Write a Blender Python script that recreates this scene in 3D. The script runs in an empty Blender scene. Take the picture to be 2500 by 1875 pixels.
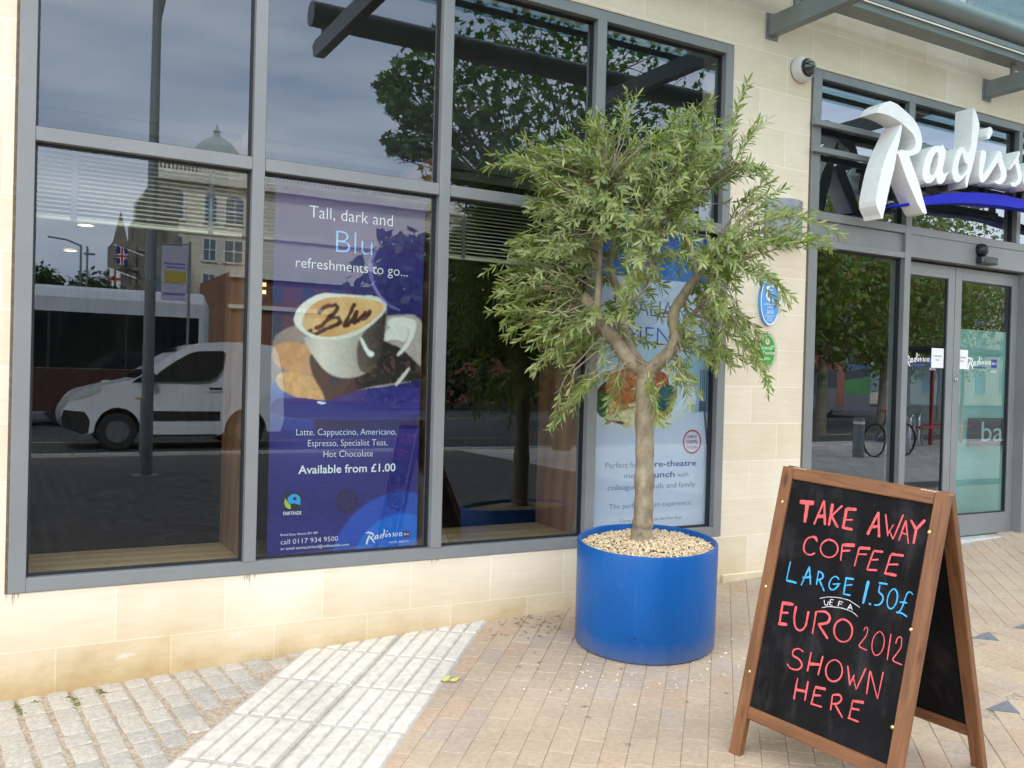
import bpy, bmesh, math, random
import numpy as np
from mathutils import Vector, Matrix
from math import radians as rad, sin, cos, pi
R = random.Random(7)
NR = np.random.RandomState(11)
sc = bpy.context.scene
col = sc.collection

# ------------------------------------------------------------------ camera
cam = bpy.data.cameras.new('camera')
cam.sensor_width = 36.0
cam.lens = 32.19
cam.shift_x = -0.01815
cam.shift_y = 0.003745
cam.clip_start = 0.05
cam.clip_end = 2000
co = bpy.data.objects.new('camera', cam)
col.objects.link(co)
YAW, PIT, ROL = 0.524777, -0.0087898, 0.026819
fw = Vector((sin(YAW) * cos(PIT), cos(YAW) * cos(PIT), sin(PIT)))
rt = Vector((cos(YAW), -sin(YAW), 0))
up = rt.cross(fw)
r2 = rt * cos(ROL) + up * sin(ROL)
u2 = up * cos(ROL) - rt * sin(ROL)
M = Matrix((r2, u2, -fw)).transposed().to_4x4()
M.translation = Vector((0, -4.60467, 1.376))
co.matrix_world = M
sc.camera = co

# ------------------------------------------------------------------ sky, sun, exposure
SUN_EL, SUN_AZ = rad(46), rad(-24)          # azimuth measured from +Y towards +X
w = bpy.data.worlds.new('World')
sc.world = w
w.use_nodes = True
nt = w.node_tree
nt.nodes.clear()
n_out = nt.nodes.new('ShaderNodeOutputWorld')
n_bg = nt.nodes.new('ShaderNodeBackground')
n_sky = nt.nodes.new('ShaderNodeTexSky')
n_sky.sky_type = 'NISHITA'
n_sky.sun_disc = False
n_sky.sun_elevation = SUN_EL
n_sky.sun_rotation = SUN_AZ
n_sky.air_density = 1.0
n_sky.dust_density = 3.0
n_hs = nt.nodes.new('ShaderNodeHueSaturation')
n_hs.inputs['Saturation'].default_value = 0.28
n_tc = nt.nodes.new('ShaderNodeTexCoord')
n_map = nt.nodes.new('ShaderNodeMapping')
n_map.inputs['Scale'].default_value = (1.0, 1.0, 4.6)
n_no = nt.nodes.new('ShaderNodeTexNoise')
n_no.inputs['Scale'].default_value = 2.1
n_no.inputs['Detail'].default_value = 6
n_no.inputs['Roughness'].default_value = 0.55
n_ra = nt.nodes.new('ShaderNodeValToRGB')
n_ra.color_ramp.elements[0].position = 0.33
n_ra.color_ramp.elements[0].color = (0.50, 0.59, 0.74, 1)
n_ra.color_ramp.elements[1].position = 0.68
n_ra.color_ramp.elements[1].color = (1.16, 1.14, 1.12, 1)
n_mx = nt.nodes.new('ShaderNodeMixRGB')
n_mx.blend_type = 'MULTIPLY'
n_mx.inputs[0].default_value = 1.0
n_flat = nt.nodes.new('ShaderNodeMixRGB')     # cloud deck evens the sky out
n_flat.inputs[0].default_value = 0.62
n_flat.inputs[2].default_value = (12.0, 11.9, 12.0, 1)
L = nt.links.new
L(n_sky.outputs[0], n_hs.inputs['Color'])
L(n_hs.outputs[0], n_flat.inputs[1])
L(n_tc.outputs['Generated'], n_map.inputs[0])
L(n_map.outputs[0], n_no.inputs['Vector'])
L(n_no.outputs['Fac'], n_ra.inputs[0])
L(n_flat.outputs[0], n_mx.inputs[1])
L(n_ra.outputs[0], n_mx.inputs[2])
L(n_mx.outputs[0], n_bg.inputs['Color'])
n_bg.inputs['Strength'].default_value = 0.15
L(n_bg.outputs[0], n_out.inputs[0])

sl = bpy.data.lights.new('sun', 'SUN')
sl.energy = 2.2
sl.angle = rad(8)
sl.color = (1.0, 0.95, 0.87)
so = bpy.data.objects.new('sun', sl)
col.objects.link(so)
sd = Vector((sin(SUN_AZ) * cos(SUN_EL), cos(SUN_AZ) * cos(SUN_EL), sin(SUN_EL)))
so.rotation_euler = sd.to_track_quat('Z', 'Y').to_euler()
so.location = sd * 30

sc.view_settings.view_transform = 'Standard'
sc.view_settings.look = 'None'
sc.view_settings.gamma = 1
sc.view_settings.exposure = 1.46
sc.cycles.max_bounces = 8
sc.cycles.transparent_max_bounces = 16
sc.cycles.glossy_bounces = 4
sc.cycles.diffuse_bounces = 3
sc.cycles.caustics_reflective = False
sc.cycles.caustics_refractive = False
sc.cycles.sample_clamp_indirect = 4.0

# ------------------------------------------------------------------ materials
def nodes(name):
    m = bpy.data.materials.new(name)
    m.use_nodes = True
    t = m.node_tree
    return m, t, t.nodes['Principled BSDF']

def nd(t, kind, **kw):
    n = t.nodes.new('ShaderNode' + kind)
    for k, v in kw.items():
        if k in n.inputs.keys():
            n.inputs[k].default_value = v
        else:
            setattr(n, k, v)
    return n

def rgb(c):
    return (c[0], c[1], c[2], 1)

def ramp(t, fac, stops):
    n = t.nodes.new('ShaderNodeValToRGB')
    e = n.color_ramp.elements
    while len(e) < len(stops):
        e.new(0.5)
    for i, (p, c) in enumerate(stops):
        e[i].position = p
        e[i].color = rgb(c) if len(c) == 3 else c
    t.links.new(fac, n.inputs[0])
    return n.outputs[0]

def mixc(t, fac, a, b, mode='MIX'):
    n = t.nodes.new('ShaderNodeMixRGB')
    n.blend_type = mode
    for i, v in ((0, fac), (1, a), (2, b)):
        if hasattr(v, 'links'):
            t.links.new(v, n.inputs[i])
        elif i == 0:
            n.inputs[0].default_value = v
        else:
            n.inputs[i].default_value = rgb(v)
    return n.outputs[0]

def objco(t, scale=(1, 1, 1), loc=(0, 0, 0), rot=(0, 0, 0)):
    tc = t.nodes.new('ShaderNodeTexCoord')
    mp = t.nodes.new('ShaderNodeMapping')
    mp.inputs['Scale'].default_value = scale
    mp.inputs['Location'].default_value = loc
    mp.inputs['Rotation'].default_value = rot
    t.links.new(tc.outputs['Object'], mp.inputs[0])
    return mp.outputs[0]

def noise(t, vec, scale, detail=4, rough=0.55, dist=0.0):
    n = nd(t, 'TexNoise', Scale=scale, Detail=detail, Roughness=rough, Distortion=dist)
    t.links.new(vec, n.inputs['Vector'])
    return n.outputs['Fac']

def bump(t, p, h, strength=0.2, dist=0.01):
    b = nd(t, 'Bump', Strength=strength, Distance=dist)
    t.links.new(h, b.inputs['Height'])
    t.links.new(b.outputs[0], p.inputs['Normal'])

def mat(name, c, rough=0.5, metal=0.0, var=0.0, vscale=8.0, bmp=0.0, bscale=60.0, coat=0.0, spec=0.5):
    """plain paint/metal/cloth with a little mottling"""
    m, t, p = nodes(name)
    p.inputs['Base Color'].default_value = rgb(c)
    p.inputs['Roughness'].default_value = rough
    p.inputs['Metallic'].default_value = metal
    p.inputs['Specular IOR Level'].default_value = spec
    if coat:
        p.inputs['Coat Weight'].default_value = coat
        p.inputs['Coat Roughness'].default_value = 0.08
    v = objco(t)
    if var:
        f = noise(t, v, vscale)
        a = [x * (1 - var) for x in c]
        b = [min(1, x * (1 + var)) for x in c]
        t.links.new(ramp(t, f, [(0.3, a), (0.7, b)]), p.inputs['Base Color'])
        r = nd(t, 'MapRange')
        r.inputs['To Min'].default_value = max(0.02, rough - 0.08)
        r.inputs['To Max'].default_value = min(1, rough + 0.1)
        t.links.new(noise(t, v, vscale * 2.3), r.inputs['Value'])
        t.links.new(r.outputs[0], p.inputs['Roughness'])
    if bmp:
        bump(t, p, noise(t, v, bscale, 6), bmp, 0.004)
    return m

def emis(name, c, s):
    m, t, p = nodes(name)
    p.inputs['Base Color'].default_value = rgb(c)
    p.inputs['Emission Color'].default_value = rgb(c)
    p.inputs['Emission Strength'].default_value = s
    return m

def glass(name, ior=1.95, tint=(0.80, 0.88, 0.87), refl=(0.78, 0.89, 1.0)):
    """coated glazing: reflects at its outer face, lets the rest through"""
    m = bpy.data.materials.new(name)
    m.use_nodes = True
    t = m.node_tree
    t.nodes.clear()
    o = t.nodes.new('ShaderNodeOutputMaterial')
    fr = nd(t, 'Fresnel', IOR=ior)
    gl = nd(t, 'BsdfGlossy', Roughness=0.0, Color=rgb(refl))
    tr = nd(t, 'BsdfTransparent', Color=rgb(tint))
    tr2 = nd(t, 'BsdfTransparent', Color=(1, 1, 1, 1))
    mx = t.nodes.new('ShaderNodeMixShader')
    mx2 = t.nodes.new('ShaderNodeMixShader')
    ge = t.nodes.new('ShaderNodeNewGeometry')
    t.links.new(fr.outputs[0], mx.inputs[0])
    t.links.new(tr.outputs[0], mx.inputs[1])
    t.links.new(gl.outputs[0], mx.inputs[2])
    t.links.new(ge.outputs['Backfacing'], mx2.inputs[0])
    t.links.new(mx.outputs[0], mx2.inputs[1])
    t.links.new(tr2.outputs[0], mx2.inputs[2])
    t.links.new(mx2.outputs[0], o.inputs[0])
    # slow ripple so that reflections bend a little, as in real panes
    tc = objco(t)
    b = nd(t, 'Bump', Strength=0.010, Distance=0.02)
    t.links.new(noise(t, tc, 1.4, 1), b.inputs['Height'])
    t.links.new(b.outputs[0], gl.inputs['Normal'])
    return m

def stone_wall():
    m, t, p = nodes('bath_stone_ashlar')
    tc = t.nodes.new('ShaderNodeTexCoord')
    sp = t.nodes.new('ShaderNodeSeparateXYZ')
    t.links.new(tc.outputs['Object'], sp.inputs[0])
    cb = t.nodes.new('ShaderNodeCombineXYZ')
    def add(s, v):
        a = nd(t, 'Math', operation='ADD')
        t.links.new(s, a.inputs[0])
        a.inputs[1].default_value = v
        return a.outputs[0]
    t.links.new(add(sp.outputs[0], -0.2375 + 0.4885 * 40.5), cb.inputs[0])
    t.links.new(add(sp.outputs[2], 0.1365 + 0.2515 * 20), cb.inputs[1])
    br = nd(t, 'TexBrick', Scale=1.0)
    br.inputs['Brick Width'].default_value = 0.4885
    br.inputs['Row Height'].default_value = 0.2515
    br.inputs['Mortar Size'].default_value = 0.0028
    br.inputs['Mortar Smooth'].default_value = 0.1
    br.inputs['Bias'].default_value = 0.0
    br.inputs['Color1'].default_value = (0.80, 0.725, 0.585, 1)
    br.inputs['Color2'].default_value = (0.735, 0.645, 0.49, 1)
    br.inputs['Mortar'].default_value = (0.88, 0.82, 0.69, 1)
    t.links.new(cb.outputs[0], br.inputs['Vector'])
    v = objco(t)
    big = ramp(t, noise(t, v, 1.3, 3), [(0.3, (0.92, 0.90, 0.86)), (0.7, (1.06, 1.06, 1.08))])
    c = mixc(t, 1.0, br.outputs['Color'], big, 'MULTIPLY')
    bed = ramp(t, noise(t, objco(t, (1.5, 1.5, 14)), 3.0, 6, 0.7), [(0.35, (0.95, 0.94, 0.91)), (0.65, (1.04, 1.04, 1.04))])
    c = mixc(t, 0.8, c, bed, 'MULTIPLY')
    pit = ramp(t, noise(t, v, 140, 3, 0.6), [(0.28, (0.72, 0.68, 0.6)), (0.36, (1, 1, 1))])
    c = mixc(t, 0.6, c, pit, 'MULTIPLY')
    # weathered foot of the wall: golden and grubby stain with a ragged upper edge
    nz = noise(t, v, 2.2, 5)
    z = nd(t, 'Math', operation='MULTIPLY_ADD')
    t.links.new(nz, z.inputs[0])
    z.inputs[1].default_value = -0.34
    t.links.new(sp.outputs[2], z.inputs[2])
    st = nd(t, 'MapRange')
    st.inputs['From Min'].default_value = -0.24
    st.inputs['From Max'].default_value = 0.12
    st.inputs['To Min'].default_value = 1.0
    st.inputs['To Max'].default_value = 0.0
    t.links.new(z.outputs[0], st.inputs['Value'])
    c = mixc(t, st.outputs[0], c, mixc(t, 1.0, c, (0.80, 0.70, 0.52), 'MULTIPLY'))
    g1 = nd(t, 'MapRange')
    g1.inputs['From Min'].default_value = -0.40
    g1.inputs['From Max'].default_value = -0.20
    g1.inputs['To Min'].default_value = 1.0
    g1.inputs['To Max'].default_value = 0.0
    z2 = nd(t, 'Math', operation='MULTIPLY_ADD')
    t.links.new(noise(t, v, 4.5, 7, 0.7), z2.inputs[0])
    z2.inputs[1].default_value = -0.52
    t.links.new(sp.outputs[2], z2.inputs[2])
    t.links.new(z2.outputs[0], g1.inputs['Value'])
    c = mixc(t, g1.outputs[0], c, mixc(t, 1.0, c, (0.78, 0.71, 0.60), 'MULTIPLY'))
    pale = ramp(t, noise(t, objco(t, (1, 1, 2.2)), 3.1, 6, 0.7), [(0.62, (0, 0, 0)), (0.72, (0.5, 0.5, 0.5))])
    c = mixc(t, pale, c, (0.84, 0.80, 0.72))
    t.links.new(c, p.inputs['Base Color'])
    p.inputs['Roughness'].default_value = 0.85
    p.inputs['Specular IOR Level'].default_value = 0.2
    hh = mixc(t, 0.25, br.outputs['Fac'], noise(t, v, 90, 6))
    inv = nd(t, 'Math', operation='MULTIPLY')
    inv.inputs[1].default_value = -1
    t.links.new(hh, inv.inputs[0])
    bump(t, p, inv.outputs[0], 0.35, 0.004)
    return m

def attr_mat(name, rough=0.8, var=0.12, vscale=30, bmp=0.3, bscale=160, spec=0.3, speck=None, worn=False):
    """colour of each unit comes from the mesh attribute Col, with grain on top"""
    m, t, p = nodes(name)
    a = nd(t, 'Attribute', attribute_name='Col')
    v = objco(t)
    f = ramp(t, noise(t, v, vscale, 6, 0.65), [(0.3, (1 - var,) * 3), (0.7, (1 + var,) * 3)])
    c = mixc(t, 1.0, a.outputs['Color'], f, 'MULTIPLY')
    if worn:      # broad grubby patches, pale splashes and dark gum spots
        c = mixc(t, 1.0, c, ramp(t, noise(t, v, 1.7, 5, .6), [(.3, (.86, .85, .84)), (.65, (1.07, 1.06, 1.05))]), 'MULTIPLY')
        c = mixc(t, ramp(t, noise(t, v, 9, 6, .7), [(.67, (0, 0, 0)), (.76, (.45, .45, .45))]), c, (.62, .58, .50))
        vo = nd(t, 'TexVoronoi', Scale=2.6)
        t.links.new(v, vo.inputs['Vector'])
        c = mixc(t, ramp(t, vo.outputs['Distance'], [(.030, (.5, .5, .5)), (.045, (0, 0, 0))]), c, (.16, .14, .12))
    if speck:
        s = ramp(t, noise(t, v, speck[0], 2, 0.5), [(0.60, (0, 0, 0)), (0.68, (1, 1, 1))])
        c = mixc(t, s, c, speck[1])
    t.links.new(c, p.inputs['Base Color'])
    p.inputs['Roughness'].default_value = rough
    p.inputs['Specular IOR Level'].default_value = spec
    if bmp:
        bump(t, p, noise(t, v, bscale, 6, 0.6), bmp, 0.003)
    return m

def wood(name, dark, light, axis_scale=(14, 14, 1.2), rough=0.45, ring=9.0):
    m, t, p = nodes(name)
    v = objco(t, axis_scale)
    f = noise(t, v, 2.4, 5, 0.6, 1.4)
    wv = nd(t, 'TexWave', wave_type='RINGS', Scale=ring * 0.12, Distortion=5.0, Detail=3)
    t.links.new(v, wv.inputs['Vector'])
    mixf = mixc(t, 0.45, f, wv.outputs['Fac'])
    c = ramp(t, mixf, [(0.25, dark), (0.5, [(a + b) / 2 for a, b in zip(dark, light)]), (0.78, light)])
    k = ramp(t, noise(t, objco(t, (5, 5, 2.2)), 1.9, 2), [(0.24, (0.28, 0.22, 0.2)), (0.33, (1, 1, 1))])
    c = mixc(t, 0.85, c, k, 'MULTIPLY')
    t.links.new(c, p.inputs['Base Color'])
    p.inputs['Roughness'].default_value = rough
    bump(t, p, f, 0.12, 0.002)
    return m

MT = {}
MT['stone'] = stone_wall()
MT['frame'] = mat('grey_powder_coat', (0.205, 0.218, 0.220), 0.42, 0.0, 0.09, 2.2, 0.05, 400)
MT['gasket'] = mat('black_gasket', (0.012, 0.014, 0.016), 0.5)
MT['sealant'] = mat('brown_sealant', (0.16, 0.12, 0.075), 0.9, 0, 0.35, 25)
MT['glass'] = glass('window_glass')
MT['door_glass'] = glass('door_glass', 2.4, (0.82, 0.90, 0.88))
MT['canopy_glass'] = glass('canopy_glass', 1.6, (0.52, 0.72, 0.72), (0.8, 0.95, 1.0))
MT['steel'] = mat('canopy_grey_paint', (0.185, 0.205, 0.20), 0.4, 0.0, 0.08, 4, 0.05, 200)
MT['white'] = mat('white_acrylic', (0.88, 0.88, 0.87), 0.25, 0, 0.03, 5)
MT['blue_sign'] = mat('blue_acrylic', (0.002, 0.010, 0.50), 0.45, spec=0.15)
MT['black'] = mat('black_plastic', (0.012, 0.012, 0.013), 0.4)
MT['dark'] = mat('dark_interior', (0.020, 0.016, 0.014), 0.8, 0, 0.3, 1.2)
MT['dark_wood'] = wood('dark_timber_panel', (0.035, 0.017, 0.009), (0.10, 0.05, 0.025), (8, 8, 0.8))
MT['oak'] = wood('oak_sill', (0.42, 0.27, 0.13), (0.56, 0.38, 0.20), (0.6, 3, 3))
MT['fin'] = wood('fin_timber', (0.21, 0.10, 0.048), (0.30, 0.15, 0.075), (2.2, 2.2, 0.5))
MT['blind'] = mat('blind_slat', (0.50, 0.45, 0.35), 0.5)
MT['chrome'] = mat('stainless_steel', (0.62, 0.64, 0.65), 0.18, 1.0)
MT['brass'] = mat('brass', (0.75, 0.55, 0.22), 0.25, 1.0)

# ------------------------------------------------------------------ mesh helpers
class MB:
    def __init__(s):
        s.v, s.f, s.c = [], [], []
    def quad(s, a, b, c, d):
        n = len(s.v)
        s.v += [a, b, c, d]
        s.f.append((n, n + 1, n + 2, n + 3))
    def box(s, x0, x1, y0, y1, z0, z1, fr=None):
        n = len(s.v)
        P = [(x, y, z) for z in (z0, z1) for y in (y0, y1) for x in (x0, x1)]
        if fr:
            P = [fr(p) for p in P]
        s.v += P
        for q in ((0, 2, 3, 1), (4, 5, 7, 6), (0, 1, 5, 4), (2, 6, 7, 3), (0, 4, 6, 2), (1, 3, 7, 5)):
            s.f.append(tuple(n + i for i in q))
        return s
    def cbox(s, x0, x1, y0, y1, z0, z1, c=0.003, fr=None):
        """box with its edges chamfered"""
        bm = bmesh.new()
        bmesh.ops.create_cube(bm, size=1)
        for v in bm.verts:
            v.co = Vector(((x0 + x1) / 2 + v.co.x * (x1 - x0), (y0 + y1) / 2 + v.co.y * (y1 - y0), (z0 + z1) / 2 + v.co.z * (z1 - z0)))
        bmesh.ops.bevel(bm, geom=bm.edges[:], offset=c, segments=1, affect='EDGES')
        s.addbm(bm, fr)
        return s
    def addbm(s, bm, fr=None):
        n = len(s.v)
        bm.verts.index_update()
        for v in bm.verts:
            p = tuple(v.co)
            s.v.append(fr(p) if fr else p)
        for f in bm.faces:
            s.f.append(tuple(n + v.index for v in f.verts))
        bm.free()
    def tube(s, pts, rad_, seg=10, cap=True, fr=None):
        pts = [Vector(p) for p in pts]
        if not hasattr(rad_, '__len__'):
            rad_ = [rad_] * len(pts)
        n0 = len(s.v)
        ref = None
        for i, p in enumerate(pts):
            d = (pts[min(i + 1, len(pts) - 1)] - pts[max(i - 1, 0)]).normalized()
            if ref is None:
                ref = Vector((0, 0, 1)) if abs(d.z) < 0.9 else Vector((1, 0, 0))
            a = d.cross(ref)
            if a.length < 1e-5:
                a = d.cross(Vector((0, 1, 0)))
            a.normalize()
            b = a.cross(d).normalized()
            ref = b
            for k in range(seg):
                t = 2 * pi * k / seg
                q = p + (a * cos(t) + b * sin(t)) * rad_[i]
                s.v.append(fr(tuple(q)) if fr else tuple(q))
        for i in range(len(pts) - 1):
            for k in range(seg):
                a0 = n0 + i * seg + k
                a1 = n0 + i * seg + (k + 1) % seg
                s.f.append((a0, a0 + seg, a1 + seg, a1))
        if cap:
            s.f.append(tuple(n0 + k for k in range(seg)))
            e = n0 + (len(pts) - 1) * seg
            s.f.append(tuple(e + k for k in reversed(range(seg))))
        return s
    def lathe(s, prof, seg=48, c=(0, 0, 0), axis='Z', fr=None):
        n0 = len(s.v)
        for (r_, z_) in prof:
            for k in range(seg):
                t = 2 * pi * k / seg
                a, b = r_ * cos(t), r_ * sin(t)
                p = {'Z': (c[0] + a, c[1] + b, c[2] + z_), 'Y': (c[0] + a, c[1] - z_, c[2] + b), 'X': (c[0] + z_, c[1] + a, c[2] + b)}[axis]
                s.v.append(fr(p) if fr else p)
        for i in range(len(prof) - 1):
            for k in range(seg):
                a0 = n0 + i * seg + k
                a1 = n0 + i * seg + (k + 1) % seg
                s.f.append((a0, a1, a1 + seg, a0 + seg))
        return s
    def prism(s, poly, d0, d1, fr, holes=(), cap_back=True):
        """polygon in the plane (a, b) pushed from depth d0 (front) to d1; fr maps (a, b, d) to the world"""
        bm = bmesh.new()
        def ring(pl, d):
            return [bm.verts.new((x, y, d)) for x, y in pl]
        loops = [poly] + list(holes)
        fr0 = [ring(l, d0) for l in loops]
        bk = [ring(l, d1) for l in loops] if d1 is not None else None
        for vs in ([fr0, bk] if (bk and cap_back) else [fr0]):
            es = []
            for l in vs:
                for i in range(len(l)):
                    es.append(bm.edges.new((l[i], l[(i + 1) % len(l)])))
            bmesh.ops.triangle_fill(bm, use_beauty=True, edges=es)
        if bk:
            for l0, l1 in zip(fr0, bk):
                for i in range(len(l0)):
                    j = (i + 1) % len(l0)
                    try:
                        bm.faces.new((l0[i], l0[j], l1[j], l1[i]))
                    except ValueError:
                        pass
        if bk:
            bmesh.ops.recalc_face_normals(bm, faces=bm.faces[:])
        s.addbm(bm, fr)
        return s
    def disc(s, c, r_, ax='Y', seg=24, r2_=None, fr=None):
        n = len(s.v)
        r2_ = r2_ or r_
        for k in range(seg):
            t = 2 * pi * k / seg
            a, b = r_ * cos(t), r2_ * sin(t)
            p = {'Y': (c[0] + a, c[1], c[2] + b), 'Z': (c[0] + a, c[1] + b, c[2]), 'X': (c[0], c[1] - a, c[2] + b)}[ax]
            s.v.append(fr(p) if fr else p)
        s.f.append(tuple(range(n, n + seg)))
        return s
    def build(s, name, m, parent=None, smooth=False, bevel=0.0, flip=False):
        me = bpy.data.meshes.new(name)
        me.from_pydata(s.v, [], [tuple(reversed(f)) for f in s.f] if flip else s.f)
        me.materials.append(m)
        if s.c:
            a = me.color_attributes.new('Col', 'FLOAT_COLOR', 'POINT')
            arr = np.ones((len(s.v), 4), dtype=np.float32)
            arr[:, :3] = np.array(s.c, dtype=np.float32)
            a.data.foreach_set('color', arr.ravel())
        if smooth:
            me.polygons.foreach_set('use_smooth', [True] * len(me.polygons))
            try:
                me.set_sharp_from_angle(angle=rad(40))
            except Exception:
                pass
        o = bpy.data.objects.new(name, me)
        col.objects.link(o)
        if parent is not None:
            o.parent = parent
        if bevel:
            b = o.modifiers.new('bevel', 'BEVEL')
            b.width = bevel
            b.segments = 2
            b.limit_method = 'ANGLE'
        return o

def tag(o, label, cat, group=None, kind=None):
    o['label'] = label
    o['category'] = cat
    if group:
        o['group'] = group
    if kind:
        o['kind'] = kind
    return o

def struct(o):
    o['kind'] = 'structure'
    return o

def thing(name, label, cat, group=None, loc=(0, 0, 0), rz=0.0):
    o = bpy.data.objects.new(name, None)
    col.objects.link(o)
    o.location = loc
    o.rotation_euler = (0, 0, rz)
    o.empty_display_size = 0.1
    return tag(o, label, cat, group)

def copy_tree(o, parent=None):
    c = o.copy()
    col.objects.link(c)
    c.parent = parent
    for ch in o.children:
        copy_tree(ch, c)
    return c

deps = None
def text_mesh(body, width=None, height=None, x=0.0, y=0.0, align='l', thin=0.0, shear=0.0):
    """flat outline text as (verts, faces) in its own plane; x,y is the left/centre of the base line"""
    cu = bpy.data.curves.new('txt', 'FONT')
    cu.body = body
    cu.size = 1.0
    cu.offset = thin
    cu.shear = shear
    cu.resolution_u = 3
    ob = bpy.data.objects.new('txt', cu)
    col.objects.link(ob)
    dg = bpy.context.evaluated_depsgraph_get()
    me = bpy.data.meshes.new_from_object(ob.evaluated_get(dg))
    vs = np.array([v.co[:] for v in me.vertices]).reshape(-1, 3)[:, :2]
    fs = [tuple(p.vertices) for p in me.polygons]
    bpy.data.objects.remove(ob)
    bpy.data.curves.remove(cu)
    bpy.data.meshes.remove(me)
    cap = 0.73
    sy = (height / cap) if height else None
    wd = vs[:, 0].max() - vs[:, 0].min()
    sx = width / wd if width else sy
    if sy is None:
        sy = sx
    X = (vs[:, 0] - vs[:, 0].min()) * sx
    if align == 'c':
        X -= wd * sx / 2
    if align == 'r':
        X -= wd * sx
    return np.c_[X + x, vs[:, 1] * sy + y], fs

def add_text(mb, body, fr, d, **kw):
    vs, fs = text_mesh(body, **kw)
    n = len(mb.v)
    mb.v += [fr((float(a), float(b), d)) for a, b in vs]
    mb.f += [tuple(n + i for i in f) for f in fs]

FY = lambda p: (p[0], p[2], p[1])       # plane of the facade: (x, z, depth) -> world, depth = y
def sstep(a, b, x):
    t = min(1, max(0, (x - a) / (b - a)))
    return t * t * (3 - 2 * t)
S_, SY_, X0_ = 0.0396166, 0.0603398, 2.58
def gz(x, y):
    base = S_ * (min(8.5, max(-1.5, x)) - X0_)
    return (base + SY_ * min(0.3, max(y, -3.2))) * (1 - sstep(3.2, 9.0, -y))
LET = {"R1":[[[5.17,3.275],[5.2,3.319],[5.262,3.362],[5.312,3.379],[5.382,3.37],[5.468,3.339],[5.55,3.304],[5.61,3.258],[5.647,3.207],[5.661,3.158],[5.656,3.104],[5.624,3.067],[5.577,3.043],[5.53,3.03],[5.551,2.99],[5.592,2.927],[5.644,2.846],[5.698,2.732],[5.736,2.653],[5.727,2.641],[5.692,2.648],[5.631,2.705],[5.57,2.785],[5.509,2.865],[5.458,2.946],[5.427,2.998],[5.412,3.025],[5.388,3.029],[5.397,3.04],[5.438,3.059],[5.509,3.063],[5.556,3.079],[5.584,3.102],[5.594,3.129],[5.586,3.159],[5.556,3.192],[5.502,3.218],[5.425,3.252],[5.349,3.27],[5.275,3.279],[5.22,3.279]]],"R2":[[[5.435,3.238],[5.442,3.218],[5.433,3.173],[5.421,3.121],[5.405,3.069],[5.389,2.999],[5.37,2.915],[5.346,2.838],[5.322,2.754],[5.298,2.665],[5.278,2.595],[5.269,2.557],[5.252,2.558],[5.242,2.585],[5.218,2.612],[5.199,2.641],[5.194,2.677],[5.204,2.727],[5.223,2.809],[5.246,2.892],[5.275,2.97],[5.313,3.049],[5.356,3.117],[5.391,3.172],[5.417,3.22]]],"a":[[[5.891,3.165],[5.908,3.144],[5.929,3.128],[5.921,3.075],[5.904,3.008],[5.896,2.969],[5.917,2.955],[5.967,2.975],[5.938,2.936],[5.919,2.901],[5.885,2.877],[5.85,2.876],[5.834,2.896],[5.828,2.927],[5.799,2.891],[5.761,2.867],[5.722,2.862],[5.691,2.88],[5.675,2.913],[5.678,2.964],[5.694,3.024],[5.726,3.079],[5.764,3.12],[5.807,3.143],[5.847,3.148],[5.867,3.142]],[[5.834,3.101],[5.846,3.071],[5.843,3.032],[5.834,2.992],[5.816,2.951],[5.793,2.926],[5.768,2.926],[5.752,2.949],[5.76,2.995],[5.782,3.049],[5.81,3.091]]],"d":[[[6.228,3.49],[6.249,3.48],[6.278,3.439],[6.308,3.384],[6.307,3.337],[6.292,3.268],[6.28,3.187],[6.262,3.112],[6.234,3.035],[6.206,2.965],[6.188,2.897],[6.178,2.889],[6.164,2.913],[6.167,2.953],[6.173,2.987],[6.133,2.949],[6.093,2.92],[6.052,2.912],[6.02,2.933],[6.005,2.977],[6.01,3.03],[6.028,3.091],[6.061,3.148],[6.101,3.18],[6.138,3.179],[6.16,3.149],[6.181,3.146],[6.201,3.162],[6.215,3.217],[6.222,3.284],[6.225,3.384]],[[6.119,3.137],[6.131,3.106],[6.148,3.075],[6.185,3.061],[6.177,3.02],[6.142,2.983],[6.106,2.965],[6.08,2.981],[6.072,3.025],[6.085,3.079],[6.104,3.121]]],"dot":[[[6.443,3.382],[6.466,3.369],[6.47,3.336],[6.437,3.291],[6.41,3.283],[6.398,3.312],[6.412,3.354]]],"is":[[[6.355,3.195],[6.387,3.193],[6.405,3.179],[6.401,3.145],[6.383,3.075],[6.368,3.033],[6.38,3.015],[6.406,3.038],[6.458,3.099],[6.51,3.161],[6.562,3.222],[6.591,3.206],[6.604,3.167],[6.634,3.124],[6.661,3.08],[6.667,3.04],[6.646,3.003],[6.608,2.974],[6.564,2.962],[6.519,2.97],[6.524,2.99],[6.563,2.992],[6.589,3.016],[6.593,3.057],[6.568,3.101],[6.55,3.133],[6.503,3.079],[6.451,3.018],[6.409,2.975],[6.373,2.95],[6.34,2.956],[6.324,2.994],[6.324,3.06],[6.331,3.128],[6.34,3.176]]],"s":[[[6.815,3.256],[6.828,3.241],[6.817,3.219],[6.811,3.197],[6.821,3.157],[6.84,3.119],[6.86,3.073],[6.856,3.031],[6.829,3.0],[6.779,2.972],[6.733,2.97],[6.715,2.985],[6.743,3.002],[6.783,3.004],[6.81,3.038],[6.802,3.079],[6.782,3.124],[6.764,3.149],[6.726,3.11],[6.704,3.093],[6.714,3.122],[6.757,3.169],[6.794,3.222]]]}
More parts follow.
